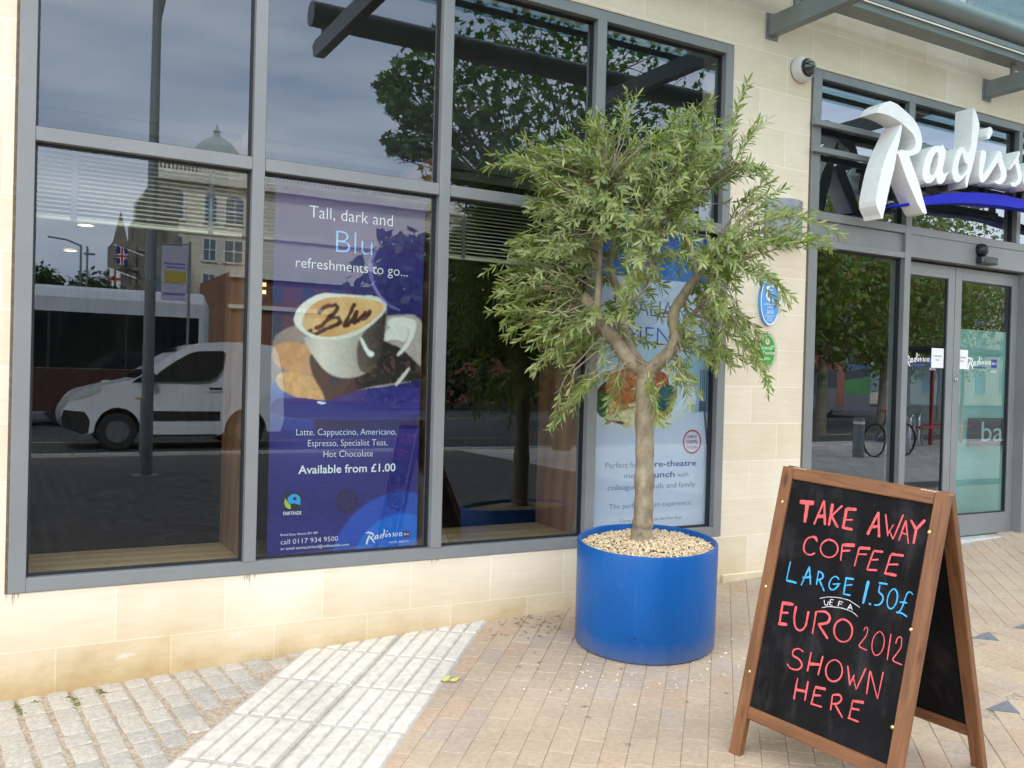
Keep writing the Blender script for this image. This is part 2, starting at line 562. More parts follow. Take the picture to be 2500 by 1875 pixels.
SWOOSH = [[[5.408,2.679],[5.588,2.708],[5.751,2.768],[5.839,2.795],[5.99,2.832],[6.196,2.866],[6.409,2.893],[6.63,2.909],[6.801,2.914],[7.009,2.919],[7.012,2.845],[6.921,2.834],[6.805,2.831],[6.634,2.825],[6.414,2.81],[6.2,2.79],[5.993,2.76],[5.793,2.725],[5.588,2.694],[5.413,2.672]]]
BRD = {"o":[2.578,-1.827,-0.11],"a":[0.15789,-0.98602,-0.05324],"up":[0.1956,-0.02162,0.98044],"nn":[-0.96789,-0.16522,0.18945],"n":[-0.03951,-0.06018,0.9974],"W":0.703,"L":1.1818}
CHALK = [["red",0,0.0154,[[0.1039,1.0495],[0.169,1.0557]]],["red",0,0.0151,[[0.1407,1.0481],[0.1437,0.9722]]],["red",0,0.0089,[[0.1867,0.9727],[0.2124,1.0738]]],["red",0,0.0089,[[0.2124,1.0738],[0.2351,0.9796]]],["red",0,0.0119,[[0.1945,1.0055],[0.2278,1.0143]]],["red",0,0.0121,[[0.2514,1.0677],[0.2523,0.9804]]],["red",0,0.0095,[[0.2942,1.0677],[0.2534,1.0166]]],["red",0,0.0096,[[0.2552,1.022],[0.2923,0.9806]]],["red",0,0.0113,[[0.3152,1.0612],[0.3145,0.9824]]],["red",0,0.0132,[[0.3157,1.0588],[0.3563,1.0636]]],["red",0,0.0075,[[0.3188,1.0162],[0.3482,1.0218]]],["red",0,0.0094,[[0.3113,0.9843],[0.3555,0.9855]]],["red",1,0.0099,[[0.4194,0.9784],[0.4466,1.0702]]],["red",1,0.0098,[[0.4466,1.0702],[0.4671,0.9783]]],["red",1,0.0117,[[0.4268,1.0086],[0.459,1.0199]]],["red",1,0.0053,[[0.4748,1.0681],[0.4913,1.015],[0.4988,0.9897]]],["red",1,0.0047,[[0.4959,0.994],[0.513,1.0363]]],["red",1,0.0053,[[0.4992,1.0141],[0.5208,0.9821]]],["red",1,0.0052,[[0.5208,0.9821],[0.5336,1.0355],[0.5432,1.0784]]],["red",1,0.0051,[[0.5437,0.982],[0.5568,1.0593]]],["red",1,0.006,[[0.5568,1.0593],[0.5821,0.9781]]],["red",1,0.0055,[[0.5496,1.0121],[0.5712,1.0093]]],["red",1,0.0093,[[0.5757,1.0653],[0.6013,1.0344]]],["red",1,0.0098,[[0.628,1.0752],[0.6013,1.0344]]],["red",1,0.0099,[[0.6018,1.0369],[0.6011,0.9821]]],["red",2,0.0064,[[0.2162,0.9086],[0.2091,0.9227],[0.1911,0.9242],[0.1694,0.9145],[0.1599,0.889],[0.1618,0.8659],[0.177,0.851],[0.2008,0.851],[0.2156,0.8646]]],["red",2,0.0099,[[0.2135,0.9132],[0.2061,0.9231],[0.1911,0.9242]]],["red",2,0.0068,[[0.2592,0.9268],[0.2707,0.9295],[0.2824,0.9291],[0.2932,0.9257],[0.3024,0.9195],[0.309,0.9112],[0.3125,0.9014],[0.3128,0.891],[0.3096,0.8807],[0.3034,0.8716],[0.2946,0.8642],[0.284,0.8594],[0.2724,0.8574],[0.2608,0.8586],[0.2502,0.8627],[0.2416,0.8695],[0.2356,0.8784],[0.233,0.8887],[0.2337,0.8993],[0.2379,0.9095],[0.2452,0.9183],[0.2548,0.9249],[0.266,0.9288]]],["red",2,0.0066,[[0.3237,0.9236],[0.3285,0.8591]]],["red",2,0.0131,[[0.3272,0.9203],[0.3753,0.9285]]],["red",2,0.0065,[[0.3265,0.8964],[0.3607,0.9054]]],["red",2,0.0063,[[0.3953,0.9238],[0.3893,0.8505]]],["red",2,0.0128,[[0.3965,0.9231],[0.4397,0.9299]]],["red",2,0.0056,[[0.3922,0.8983],[0.4311,0.9059]]],["red",2,0.0062,[[0.4545,0.9218],[0.4421,0.8504]]],["red",2,0.009,[[0.454,0.9241],[0.4923,0.929]]],["red",2,0.0063,[[0.4504,0.889],[0.4803,0.8972]]],["red",2,0.0063,[[0.4421,0.8504],[0.4828,0.8575]]],["red",2,0.006,[[0.5241,0.9249],[0.5148,0.8529]]],["red",2,0.0112,[[0.5261,0.9277],[0.5732,0.9324]]],["red",2,0.0069,[[0.5209,0.888],[0.5598,0.8969]]],["red",2,0.0087,[[0.5121,0.8537],[0.56,0.8564]]],["blue",3,0.0057,[[0.1127,0.8068],[0.1106,0.7328]]],["blue",3,0.0093,[[0.1094,0.7298],[0.1579,0.7312]]],["blue",3,0.006,[[0.1801,0.7262],[0.2015,0.8063]]],["blue",3,0.006,[[0.2015,0.8063],[0.2207,0.7388]]],["blue",3,0.0085,[[0.1794,0.7571],[0.2183,0.769]]],["blue",3,0.0058,[[0.2448,0.7958],[0.2468,0.7452]]],["blue",3,0.0059,[[0.2415,0.7976],[0.2619,0.7972],[0.2731,0.7846],[0.2647,0.7699],[0.2458,0.7638]]],["blue",3,0.0063,[[0.2572,0.7645],[0.2848,0.7292]]],["blue",3,0.0057,[[0.3376,0.7875],[0.324,0.7993],[0.3067,0.7876],[0.2977,0.7627],[0.3049,0.7418],[0.3245,0.7427],[0.3416,0.7685]]],["blue",3,0.0057,[[0.3144,0.7643],[0.3462,0.7731]]],["blue",3,0.0056,[[0.3657,0.7993],[0.3673,0.7375]]],["blue",3,0.0074,[[0.3629,0.7996],[0.3977,0.8035]]],["blue",3,0.0056,[[0.3658,0.7719],[0.3966,0.782]]],["blue",3,0.006,[[0.3642,0.7392],[0.3966,0.7415]]],["blue",4,0.0098,[[0.4552,0.811],[0.4501,0.7245]]],["blue",4,0.0071,[[0.4725,0.7313],[0.4819,0.7289]]],["blue",4,0.0079,[[0.4966,0.8138],[0.5309,0.8173]]],["blue",4,0.0052,[[0.5029,0.8081],[0.5013,0.7763],[0.519,0.7784],[0.5268,0.7589],[0.5147,0.7341],[0.4945,0.7312]]],["blue",4,0.0051,[[0.5567,0.8072],[0.5625,0.8078],[0.5679,0.8051],[0.5725,0.7994],[0.576,0.7911],[0.578,0.781],[0.5783,0.77],[0.5771,0.7589],[0.5742,0.7487],[0.5701,0.7403],[0.565,0.7343],[0.5593,0.7313],[0.5537,0.7316],[0.5484,0.7352],[0.544,0.7417],[0.5409,0.7506],[0.5394,0.7611],[0.5395,0.7724],[0.5413,0.7834],[0.5446,0.7932],[0.5491,0.801],[0.5544,0.806],[0.5602,0.8079]]],["blue",4,0.0049,[[0.6319,0.8037],[0.6198,0.8157],[0.6094,0.806],[0.6039,0.7693],[0.5995,0.74],[0.5851,0.7243]]],["blue",4,0.0059,[[0.5872,0.7659],[0.6161,0.7702]]],["blue",4,0.0051,[[0.5819,0.7282],[0.604,0.7294],[0.625,0.7225]]],["white",5,0.0033,[[0.291,0.697],[0.2973,0.6805]]],["white",5,0.0033,[[0.2974,0.6801],[0.3098,0.6803]]],["white",5,0.0034,[[0.3098,0.6803],[0.3103,0.697]]],["white",5,0.0034,[[0.318,0.706],[0.3179,0.6849]]],["white",5,0.0028,[[0.3191,0.7063],[0.3318,0.7075]]],["white",5,0.0028,[[0.3181,0.695],[0.33,0.6971]]],["white",5,0.0029,[[0.3179,0.6849],[0.3291,0.6854]]],["white",5,0.0033,[[0.3537,0.7092],[0.3525,0.6881]]],["white",5,0.0028,[[0.355,0.7086],[0.3705,0.7086]]],["white",5,0.0028,[[0.3541,0.6994],[0.3667,0.7002]]],["white",5,0.0032,[[0.3929,0.6874],[0.4015,0.7093],[0.4131,0.6893]]],["white",5,0.0032,[[0.3953,0.6944],[0.41,0.6968]]],["white",5,0.0024,[[0.2713,0.698],[0.2999,0.7114],[0.3431,0.7204],[0.3922,0.7231],[0.4412,0.7075]]],["white",5,0.0024,[[0.2867,0.6657],[0.318,0.679],[0.3722,0.6868],[0.4164,0.6838],[0.4402,0.6722]]],["red",6,0.0088,[[0.1141,0.6393],[0.1171,0.5567]]],["red",6,0.0135,[[0.1111,0.6386],[0.1644,0.6463]]],["red",6,0.0093,[[0.1136,0.6],[0.1485,0.6084]]],["red",6,0.0114,[[0.1112,0.555],[0.1525,0.5629]]],["red",6,0.0085,[[0.1772,0.6429],[0.1771,0.5965],[0.1885,0.5637],[0.2059,0.5522],[0.2225,0.5579],[0.235,0.5818],[0.2347,0.6377]]],["red",6,0.0078,[[0.2677,0.6465],[0.2691,0.5586]]],["red",6,0.0088,[[0.2679,0.6455],[0.3057,0.6567],[0.33,0.6432],[0.3253,0.617],[0.2835,0.5994]]],["red",6,0.0082,[[0.2897,0.5971],[0.3346,0.559]]],["red",6,0.0065,[[0.3763,0.6462],[0.3872,0.6496],[0.3984,0.6492],[0.4089,0.6451],[0.4179,0.6377],[0.4247,0.6276],[0.4285,0.6157],[0.4293,0.603],[0.4268,0.5905],[0.4213,0.5794],[0.4133,0.5704],[0.4034,0.5645],[0.3924,0.562],[0.3813,0.5633],[0.371,0.5683],[0.3624,0.5765],[0.3563,0.5873],[0.3532,0.5997],[0.3534,0.6127],[0.3569,0.6251],[0.3634,0.6358],[0.3722,0.6439],[0.3827,0.6487]]],["red",7,0.004,[[0.4728,0.629],[0.4733,0.645],[0.4877,0.6466],[0.4863,0.6136],[0.4612,0.5678],[0.4988,0.5636]]],["red",7,0.0035,[[0.5316,0.644],[0.5383,0.6451],[0.5449,0.6424],[0.5506,0.636],[0.5551,0.6264],[0.5579,0.6147],[0.5588,0.6016],[0.5578,0.5883],[0.5549,0.576],[0.5503,0.5656],[0.5445,0.5581],[0.538,0.5541],[0.5312,0.554],[0.5248,0.5578],[0.5194,0.5651],[0.5153,0.5754],[0.513,0.5878],[0.5126,0.6011],[0.5142,0.6144],[0.5177,0.6263],[0.5228,0.6359],[0.5289,0.6424],[0.5356,0.6451]]],["red",7,0.0038,[[0.5773,0.6469],[0.5804,0.5525]]],["red",7,0.0042,[[0.6012,0.6186],[0.603,0.6434],[0.6187,0.6517],[0.6239,0.6113],[0.5971,0.5567],[0.6383,0.5532]]],["red",8,0.0064,[[0.245,0.4809],[0.2253,0.4902],[0.1985,0.4771],[0.1976,0.4539],[0.2341,0.4498],[0.253,0.4305],[0.2373,0.4079],[0.203,0.4021],[0.1831,0.4163]]],["red",8,0.0063,[[0.2778,0.4908],[0.2766,0.4154]]],["red",8,0.0062,[[0.329,0.4914],[0.3236,0.4154]]],["red",8,0.0107,[[0.2787,0.446],[0.3239,0.4566]]],["red",8,0.006,[[0.3778,0.4927],[0.3879,0.4948],[0.3978,0.4934],[0.4066,0.4884],[0.4137,0.4804],[0.4183,0.47],[0.4201,0.4582],[0.419,0.4459],[0.4151,0.4341],[0.4087,0.4239],[0.4003,0.416],[0.3906,0.4113],[0.3805,0.41],[0.3707,0.4124],[0.3622,0.4182],[0.3557,0.427],[0.3518,0.438],[0.3507,0.4503],[0.3527,0.4627],[0.3575,0.4743],[0.3648,0.4839],[0.3738,0.4908],[0.3838,0.4944]]],["red",8,0.0054,[[0.4357,0.4876],[0.4481,0.4529],[0.4577,0.4215]]],["red",8,0.005,[[0.4562,0.421],[0.4687,0.4643]]],["red",8,0.005,[[0.4621,0.4574],[0.484,0.4144]]],["red",8,0.0049,[[0.484,0.4144],[0.5062,0.5001]]],["red",8,0.0049,[[0.5236,0.4961],[0.5265,0.411]]],["red",8,0.0052,[[0.5251,0.4966],[0.5704,0.409]]],["red",8,0.0047,[[0.5704,0.409],[0.574,0.5074]]],["red",9,0.0065,[[0.2407,0.3788],[0.2411,0.296]]],["red",9,0.0063,[[0.2868,0.3812],[0.2883,0.3071]]],["red",9,0.0109,[[0.2417,0.3339],[0.2896,0.3414]]],["red",9,0.0067,[[0.3212,0.3677],[0.3178,0.3034]]],["red",9,0.0096,[[0.3207,0.37],[0.3655,0.3765]]],["red",9,0.0068,[[0.3188,0.3388],[0.351,0.3471]]],["red",9,0.0072,[[0.3146,0.3052],[0.3631,0.3082]]],["red",9,0.0064,[[0.3975,0.3638],[0.4006,0.3091]]],["red",9,0.0066,[[0.3972,0.3651],[0.4273,0.3777],[0.4384,0.3632],[0.4265,0.3423],[0.402,0.3338]]],["red",9,0.0065,[[0.4127,0.3351],[0.4517,0.2983]]],["red",9,0.0064,[[0.4788,0.3745],[0.4763,0.3085]]],["red",9,0.0099,[[0.477,0.3706],[0.5223,0.3799]]],["red",9,0.0068,[[0.4772,0.3431],[0.5103,0.3489]]],["red",9,0.0069,[[0.4713,0.3067],[0.516,0.3071]]]]
SCREWS = [[0.0291,1.0353],[0.6547,1.0347],[0.0267,0.6842],[0.6509,0.6832],[0.0266,0.336],[0.6468,0.3357]]
LIMBS = [[[-0.03,0.0,0.518,0.067],[-0.028,0.0,0.575,0.062],[-0.023,0.0,0.645,0.058],[-0.022,0.0,0.821,0.056],[-0.025,0.0,1.032,0.055],[-0.032,0.0,1.242,0.054],[-0.03,0.0,1.369,0.054],[-0.026,0.0,1.412,0.058],[-0.028,0.0,1.454,0.062]],[[-0.031,0.0,1.44,0.05],[-0.087,-0.007,1.467,0.05],[-0.137,-0.015,1.515,0.049],[-0.18,-0.022,1.57,0.0465],[-0.223,-0.03,1.624,0.0455],[-0.266,-0.037,1.672,0.0449],[-0.303,-0.045,1.734,0.0442],[-0.338,-0.052,1.782,0.0432],[-0.385,-0.06,1.84,0.042]],[[-0.306,-0.05,1.74,0.026],[-0.298,-0.055,1.81,0.024],[-0.295,-0.06,1.879,0.022],[-0.295,-0.065,1.948,0.021],[-0.295,-0.07,2.017,0.02],[-0.294,-0.075,2.086,0.0185],[-0.295,-0.08,2.155,0.017],[-0.29,-0.085,2.209,0.0155],[-0.283,-0.09,2.264,0.014],[-0.268,-0.095,2.346,0.012],[-0.257,-0.1,2.442,0.01]],[[-0.211,-0.03,1.667,0.014],[-0.18,-0.041,1.722,0.0132],[-0.136,-0.052,1.771,0.0125],[-0.096,-0.064,1.826,0.0116],[-0.049,-0.075,1.881,0.0105],[-0.027,-0.086,1.935,0.0094],[-0.017,-0.098,1.989,0.0082],[-0.031,-0.109,2.07,0.0071],[-0.049,-0.12,2.136,0.006]],[[-0.01,0.0,1.441,0.05],[0.044,0.008,1.491,0.0471],[0.085,0.017,1.535,0.0445],[0.125,0.025,1.599,0.0428],[0.127,0.033,1.649,0.0413],[0.108,0.042,1.712,0.0402],[0.115,0.05,1.769,0.037],[0.134,0.058,1.813,0.0337],[0.188,0.067,1.899,0.0313],[0.228,0.075,1.957,0.0285],[0.255,0.083,2.0,0.025],[0.282,0.092,2.051,0.0207],[0.302,0.1,2.116,0.016]],[[0.141,0.03,1.649,0.02],[0.177,0.017,1.712,0.0185],[0.217,0.003,1.753,0.017],[0.269,-0.01,1.83,0.0155],[0.307,-0.023,1.905,0.014],[0.334,-0.037,1.994,0.011],[0.341,-0.05,2.054,0.008]],[[-0.038,0.02,1.448,0.044],[-0.096,0.049,1.517,0.0395],[-0.127,0.077,1.575,0.036],[-0.147,0.106,1.626,0.033],[-0.173,0.135,1.771,0.03],[-0.211,0.164,1.918,0.0255],[-0.244,0.193,2.023,0.02],[-0.241,0.221,2.144,0.0145],[-0.209,0.25,2.282,0.01]],[[-0.175,0.17,1.774,0.02],[-0.145,0.18,1.877,0.0176],[-0.112,0.19,1.98,0.0152],[-0.102,0.2,2.128,0.0128],[-0.084,0.21,2.275,0.0104],[-0.073,0.22,2.387,0.008]],[[0.228,0.08,1.957,0.018],[0.212,0.1,2.073,0.015],[0.167,0.12,2.189,0.012],[0.151,0.14,2.3,0.009],[0.162,0.16,2.426,0.006]]]
CROWN = [[-0.874,2.573],[-0.736,2.725],[-0.593,2.635],[-0.482,2.773],[-0.381,2.792],[-0.308,2.885],[-0.17,2.89],[-0.032,2.819],[0.091,2.855],[0.262,2.877],[0.385,2.826],[0.454,2.949],[0.531,2.788],[0.537,2.567],[0.662,2.395],[0.773,2.248],[0.919,2.127],[0.766,2.089],[0.672,2.027],[0.702,1.831],[0.586,1.706],[0.569,1.459],[0.632,1.337],[0.472,1.456],[0.326,1.478],[0.231,1.351],[0.086,1.247],[-0.065,1.317],[-0.236,1.174],[-0.415,1.257],[-0.564,1.1],[-0.622,1.353],[-0.755,1.528],[-0.891,1.781],[-0.936,1.972],[-0.772,2.14],[-0.675,2.369],[-0.834,2.534]]
SPRAYS = [[[-0.471,0.0,2.394],[-0.874,0.0,2.573]],[[-0.511,0.0,2.445],[-0.736,0.0,2.725]],[[-0.301,0.0,2.621],[-0.382,0.0,2.835]],[[-0.176,0.0,2.645],[-0.17,0.0,2.89]],[[0.048,0.0,2.619],[0.096,0.0,2.847]],[[0.244,0.0,2.642],[0.262,0.0,2.877]],[[0.367,0.0,2.592],[0.459,0.0,2.949]],[[0.394,0.0,2.493],[0.556,0.0,2.739]],[[0.449,0.0,2.271],[0.662,0.0,2.395]],[[0.475,0.0,2.222],[0.924,0.0,2.122]],[[0.475,0.0,2.197],[0.785,0.0,2.253]],[[0.504,0.0,2.05],[0.702,0.0,1.831]],[[0.437,0.0,1.851],[0.62,0.0,1.337]],[[0.465,0.0,1.704],[0.568,0.0,1.484]],[[0.368,0.0,1.702],[0.338,0.0,1.453]],[[0.177,0.0,1.549],[0.087,0.0,1.222]],[[0.03,0.0,1.495],[-0.027,0.0,1.294]],[[-0.168,0.0,1.44],[-0.236,0.0,1.174]],[[-0.293,0.0,1.437],[-0.427,0.0,1.244]],[[-0.37,0.0,1.461],[-0.564,0.0,1.1]],[[-0.449,0.0,1.585],[-0.649,0.0,1.428]],[[-0.529,0.0,1.71],[-0.864,0.0,1.73]],[[-0.561,0.0,1.938],[-0.935,0.0,1.964]],[[-0.592,0.0,2.141],[-0.772,0.0,2.14]],[[-0.545,0.0,2.293],[-0.701,0.0,2.369]],[[-0.018,0.0,1.444],[0.039,0.0,1.183]],[[0.105,0.0,1.447],[0.244,0.0,1.326]],[[-0.38,0.0,1.839],[-0.824,0.0,1.679]]]
TFRAME = [[3.045,-0.645,0.0],[0.793,-0.61,0.0],[0.61,0.793,0.0]]
POLYS = {"table":[[-0.0058,0.5731],[0.0725,0.5983],[0.1445,0.6129],[0.3171,0.6278],[0.5741,0.6303],[0.7957,0.6571],[1.0273,0.6592],[1.0392,0.4791],[0.8356,0.4626],[0.5861,0.4391],[0.3728,0.4027],[0.004,0.4012]],"dark":[[0.2314,0.5295],[0.272,0.5439],[0.4057,0.5601],[0.7007,0.5903],[0.7738,0.5737],[0.8565,0.5644],[0.9705,0.5224],[1.0378,0.5012],[1.0395,0.4754],[0.8353,0.4662],[0.5855,0.4479],[0.4826,0.4242],[0.4153,0.4029],[0.347,0.4095],[0.3285,0.4372],[0.2593,0.4782]],"body":[[0.1868,0.5871],[0.2131,0.5601],[0.273,0.5267],[0.3248,0.4997],[0.3936,0.4796],[0.4795,0.4735],[0.5834,0.4816],[0.6704,0.504],[0.7126,0.544],[0.732,0.5909],[0.7504,0.656],[0.7443,0.681],[0.4899,0.5862]],"bodydark":[[0.5593,0.5875],[0.7445,0.6774],[0.7397,0.6126],[0.7211,0.5513],[0.6878,0.5114],[0.627,0.4892],[0.565,0.4956],[0.5445,0.5448]],"rim":[[0.1341,0.6235],[0.1388,0.6407],[0.1661,0.6619],[0.2223,0.6823],[0.2796,0.696],[0.3336,0.7028],[0.3971,0.7012],[0.4827,0.702],[0.5696,0.7028],[0.6578,0.7036],[0.7117,0.698],[0.7441,0.6846],[0.745,0.6702],[0.7147,0.6515],[0.6625,0.6288],[0.5932,0.606],[0.5157,0.5885],[0.4386,0.5799],[0.3538,0.5773],[0.2782,0.5786],[0.2198,0.586],[0.1697,0.6004],[0.1429,0.6118]],"coffee":[[0.1848,0.6213],[0.1959,0.6421],[0.2317,0.6637],[0.2888,0.6807],[0.3553,0.6913],[0.4401,0.6955],[0.5351,0.6958],[0.623,0.6937],[0.6944,0.6886],[0.7264,0.6787],[0.7183,0.6659],[0.6792,0.6471],[0.6185,0.6243],[0.5408,0.6048],[0.4551,0.5908],[0.3703,0.5838],[0.2862,0.5856],[0.2275,0.5948],[0.1939,0.6061]],"handle":[[0.7518,0.6345],[0.7782,0.6459],[0.8693,0.651],[0.9437,0.6462],[0.963,0.6357],[0.9552,0.6136],[0.9292,0.5839],[0.8846,0.5576],[0.8397,0.5405],[0.8213,0.542],[0.8389,0.5532],[0.8834,0.5757],[0.9094,0.6017],[0.9129,0.62],[0.8436,0.6221],[0.7619,0.6185]],"hin":[[0.7573,0.6184],[0.8435,0.6228],[0.9064,0.6198],[0.902,0.6016],[0.8786,0.5775],[0.8413,0.5858],[0.8002,0.5869],[0.764,0.5844],[0.7374,0.5767],[0.7403,0.6019]],"cookie1":[[0.0074,0.5497],[0.0427,0.5605],[0.0985,0.5666],[0.1717,0.5656],[0.2296,0.5587],[0.2556,0.5402],[0.2316,0.5261],[0.2411,0.5055],[0.2674,0.4817],[0.2014,0.4793],[0.1438,0.4855],[0.0786,0.4932],[0.0298,0.5062],[0.0095,0.5126]],"cookie2":[[0.024,0.4689],[0.055,0.4845],[0.1192,0.4886],[0.2013,0.481],[0.2676,0.4783],[0.3187,0.4615],[0.3749,0.4376],[0.3631,0.4235],[0.2965,0.4128],[0.2051,0.4158],[0.1146,0.4289],[0.0493,0.4454]],"spoon":[[0.8129,0.4605],[0.8438,0.4771],[0.8883,0.4994],[0.9154,0.5107],[0.923,0.5071],[0.9027,0.4923],[0.8626,0.4701],[0.8269,0.4552]],"hl":[[0.5634,0.5912],[0.5812,0.588],[0.6042,0.5707],[0.6318,0.5534],[0.6722,0.5469],[0.6595,0.536],[0.6285,0.5355],[0.5963,0.5563],[0.5732,0.5754]],"curve":[[0.3637,0.4124],[0.4311,0.4232],[0.4992,0.4342],[0.5857,0.4454],[0.7184,0.4525],[0.8544,0.4547],[1.041,0.4526],[1.0471,0.3604],[0.0064,0.36],[0.0031,0.4174],[0.1638,0.4217],[0.2963,0.4155]],"plate":[[0.2924,0.4121],[0.364,0.4082],[0.3306,0.4025],[0.2969,0.4058]]}
BLUSTROKES = [[[0.2948,0.6498],[0.3234,0.6626],[0.3567,0.6687],[0.3989,0.6709],[0.4121,0.665],[0.3919,0.647],[0.3506,0.6304],[0.3095,0.6138],[0.2766,0.6062]],[[0.3919,0.647],[0.3585,0.6392],[0.418,0.6372],[0.4358,0.6271],[0.4023,0.6159],[0.3519,0.6078],[0.2857,0.5925],[0.2363,0.5864],[0.2234,0.5947],[0.2437,0.6003]],[[0.5234,0.675],[0.5028,0.6568],[0.4782,0.6351],[0.4621,0.6172],[0.4878,0.6195],[0.5212,0.6397],[0.5418,0.6578],[0.5301,0.6364],[0.5263,0.6275],[0.5564,0.6335],[0.5903,0.652],[0.5989,0.6558],[0.5825,0.6376],[0.5998,0.6416],[0.6255,0.6529],[0.6295,0.6601]]]
STEAM = [[[0.6634,0.8268],[0.6292,0.8059],[0.6175,0.7806],[0.6281,0.7525],[0.6565,0.7249],[0.7028,0.6978],[0.7578,0.6814],[0.836,0.669]],[[0.6549,0.8193],[0.636,0.7954],[0.6343,0.7669],[0.6514,0.7355],[0.6932,0.7082],[0.7485,0.6865]]]
# ------------------------------------------------------------------ ground
def col_jit(c, v, r=None):
    k = 1 + (r or R).uniform(-v, v)
    return [max(0, x * k + (r or R).uniform(-v, v) * 0.03) for x in c]

def ground_mat(name, c1, c2, scale, brick=None, bmp=0.25, speck=0.35):
    m, t, p = nodes(name)
    v = objco(t)
    c = ramp(t, noise(t, v, scale, 6, 0.65), [(0.3, c1), (0.7, c2)])
    if brick:
        b = nd(t, 'TexBrick', Scale=1.0)
        b.inputs['Brick Width'].default_value = brick[0]
        b.inputs['Row Height'].default_value = brick[1]
        b.inputs['Mortar Size'].default_value = brick[2]
        b.inputs['Color1'].default_value = (1.12, 1.1, 1.08, 1)
        b.inputs['Color2'].default_value = (0.82, 0.82, 0.84, 1)
        b.inputs['Mortar'].default_value = (0.45, 0.43, 0.4, 1)
        t.links.new(objco(t, rot=(0, 0, 0.8)), b.inputs['Vector'])
        c = mixc(t, 1.0, c, b.outputs['Color'], 'MULTIPLY')
    s = ramp(t, noise(t, v, 60, 3), [(0.3, (1 - speck,) * 3), (0.7, (1 + speck,) * 3)])
    c = mixc(t, 1.0, c, s, 'MULTIPLY')
    t.links.new(c, p.inputs['Base Color'])
    p.inputs['Roughness'].default_value = 0.9
    p.inputs['Specular IOR Level'].default_value = 0.25
    bump(t, p, noise(t, v, 60, 6), bmp, 0.01)
    return m

def sheet(name, xs, ys, m, dz=0.0, zf=None):
    mb = MB()
    for y in ys:
        for x in xs:
            mb.v.append((x, y, (zf or gz)(x, y) + dz))
    n = len(xs)
    for j in range(len(ys) - 1):
        for i in range(n - 1):
            a = j * n + i
            mb.f.append((a, a + 1, a + n + 1, a + n))
    return struct(mb.build(name, m, smooth=True))

fine = [i * 0.5 - 3 for i in range(33)]
XS = [-400, -120, -50, -25, -12, -6] + fine + [15, 18, 24, 40, 80, 160, 400]
YS = [-500, -200, -90, -50, -30, -20, -14] + [-11 + 0.5 * i for i in range(23)] + [0.4]
sheet('ground', XS, YS, ground_mat('sandy_bedding', (0.36, 0.29, 0.21), (0.43, 0.355, 0.26), 6), -0.0016)
# street beyond the paved forecourt (seen in the glass)
GX = [-160, -60, -25, -12, -6] + [i - 3.0 for i in range(17)] + [18, 24, 40, 80, 160]
sheet('forecourt_paving', GX, [-11.0 + 0.55 * i for i in range(15)] , ground_mat('forecourt_setts', (0.09, 0.08, 0.072), (0.20, 0.182, 0.165), 7, (0.2, 0.1, 0.012), .25, .75), 0.004)
sheet('brightening_paving', [7.5, 8, 9, 10, 11, 12, 14, 18, 24, 40, 80], [-11.0 + 0.55 * i for i in range(14)], ground_mat('brightening_slabs', (0.42, 0.395, 0.35), (0.54, 0.505, 0.45), 3, (0.6, 0.4, 0.008)), 0.008)  # paler sheet added over the forecourt to brighten the door reflections
sheet('road', GX, [-46, -30, -20, -15, -13, -11.4], ground_mat('asphalt', (0.045, 0.045, 0.048), (0.08, 0.08, 0.083), 2), 0.008)
kb = MB()
for x in range(-40, 60):
    kb.cbox(x, x + 0.99, -11.4, -11.25, -0.3, 0.03, 0.012)
struct(kb.build('kerb', ground_mat('kerb_granite', (0.30, 0.30, 0.29), (0.42, 0.41, 0.4), 5)))
ln = MB()
ln.box(-40, 60, -14.05, -13.95, 0.010, 0.012)
ln.box(-40, 60, -23.05, -22.95, 0.010, 0.012)
struct(ln.build('road_line', mat('yellow_line_paint', (0.62, 0.46, 0.10), 0.7)))
pv2 = sheet('far_pavement', GX, [-70, -58, -50, -46], ground_mat('far_paving', (0.15, 0.14, 0.13), (0.2, 0.19, 0.18), 2), 0.10)

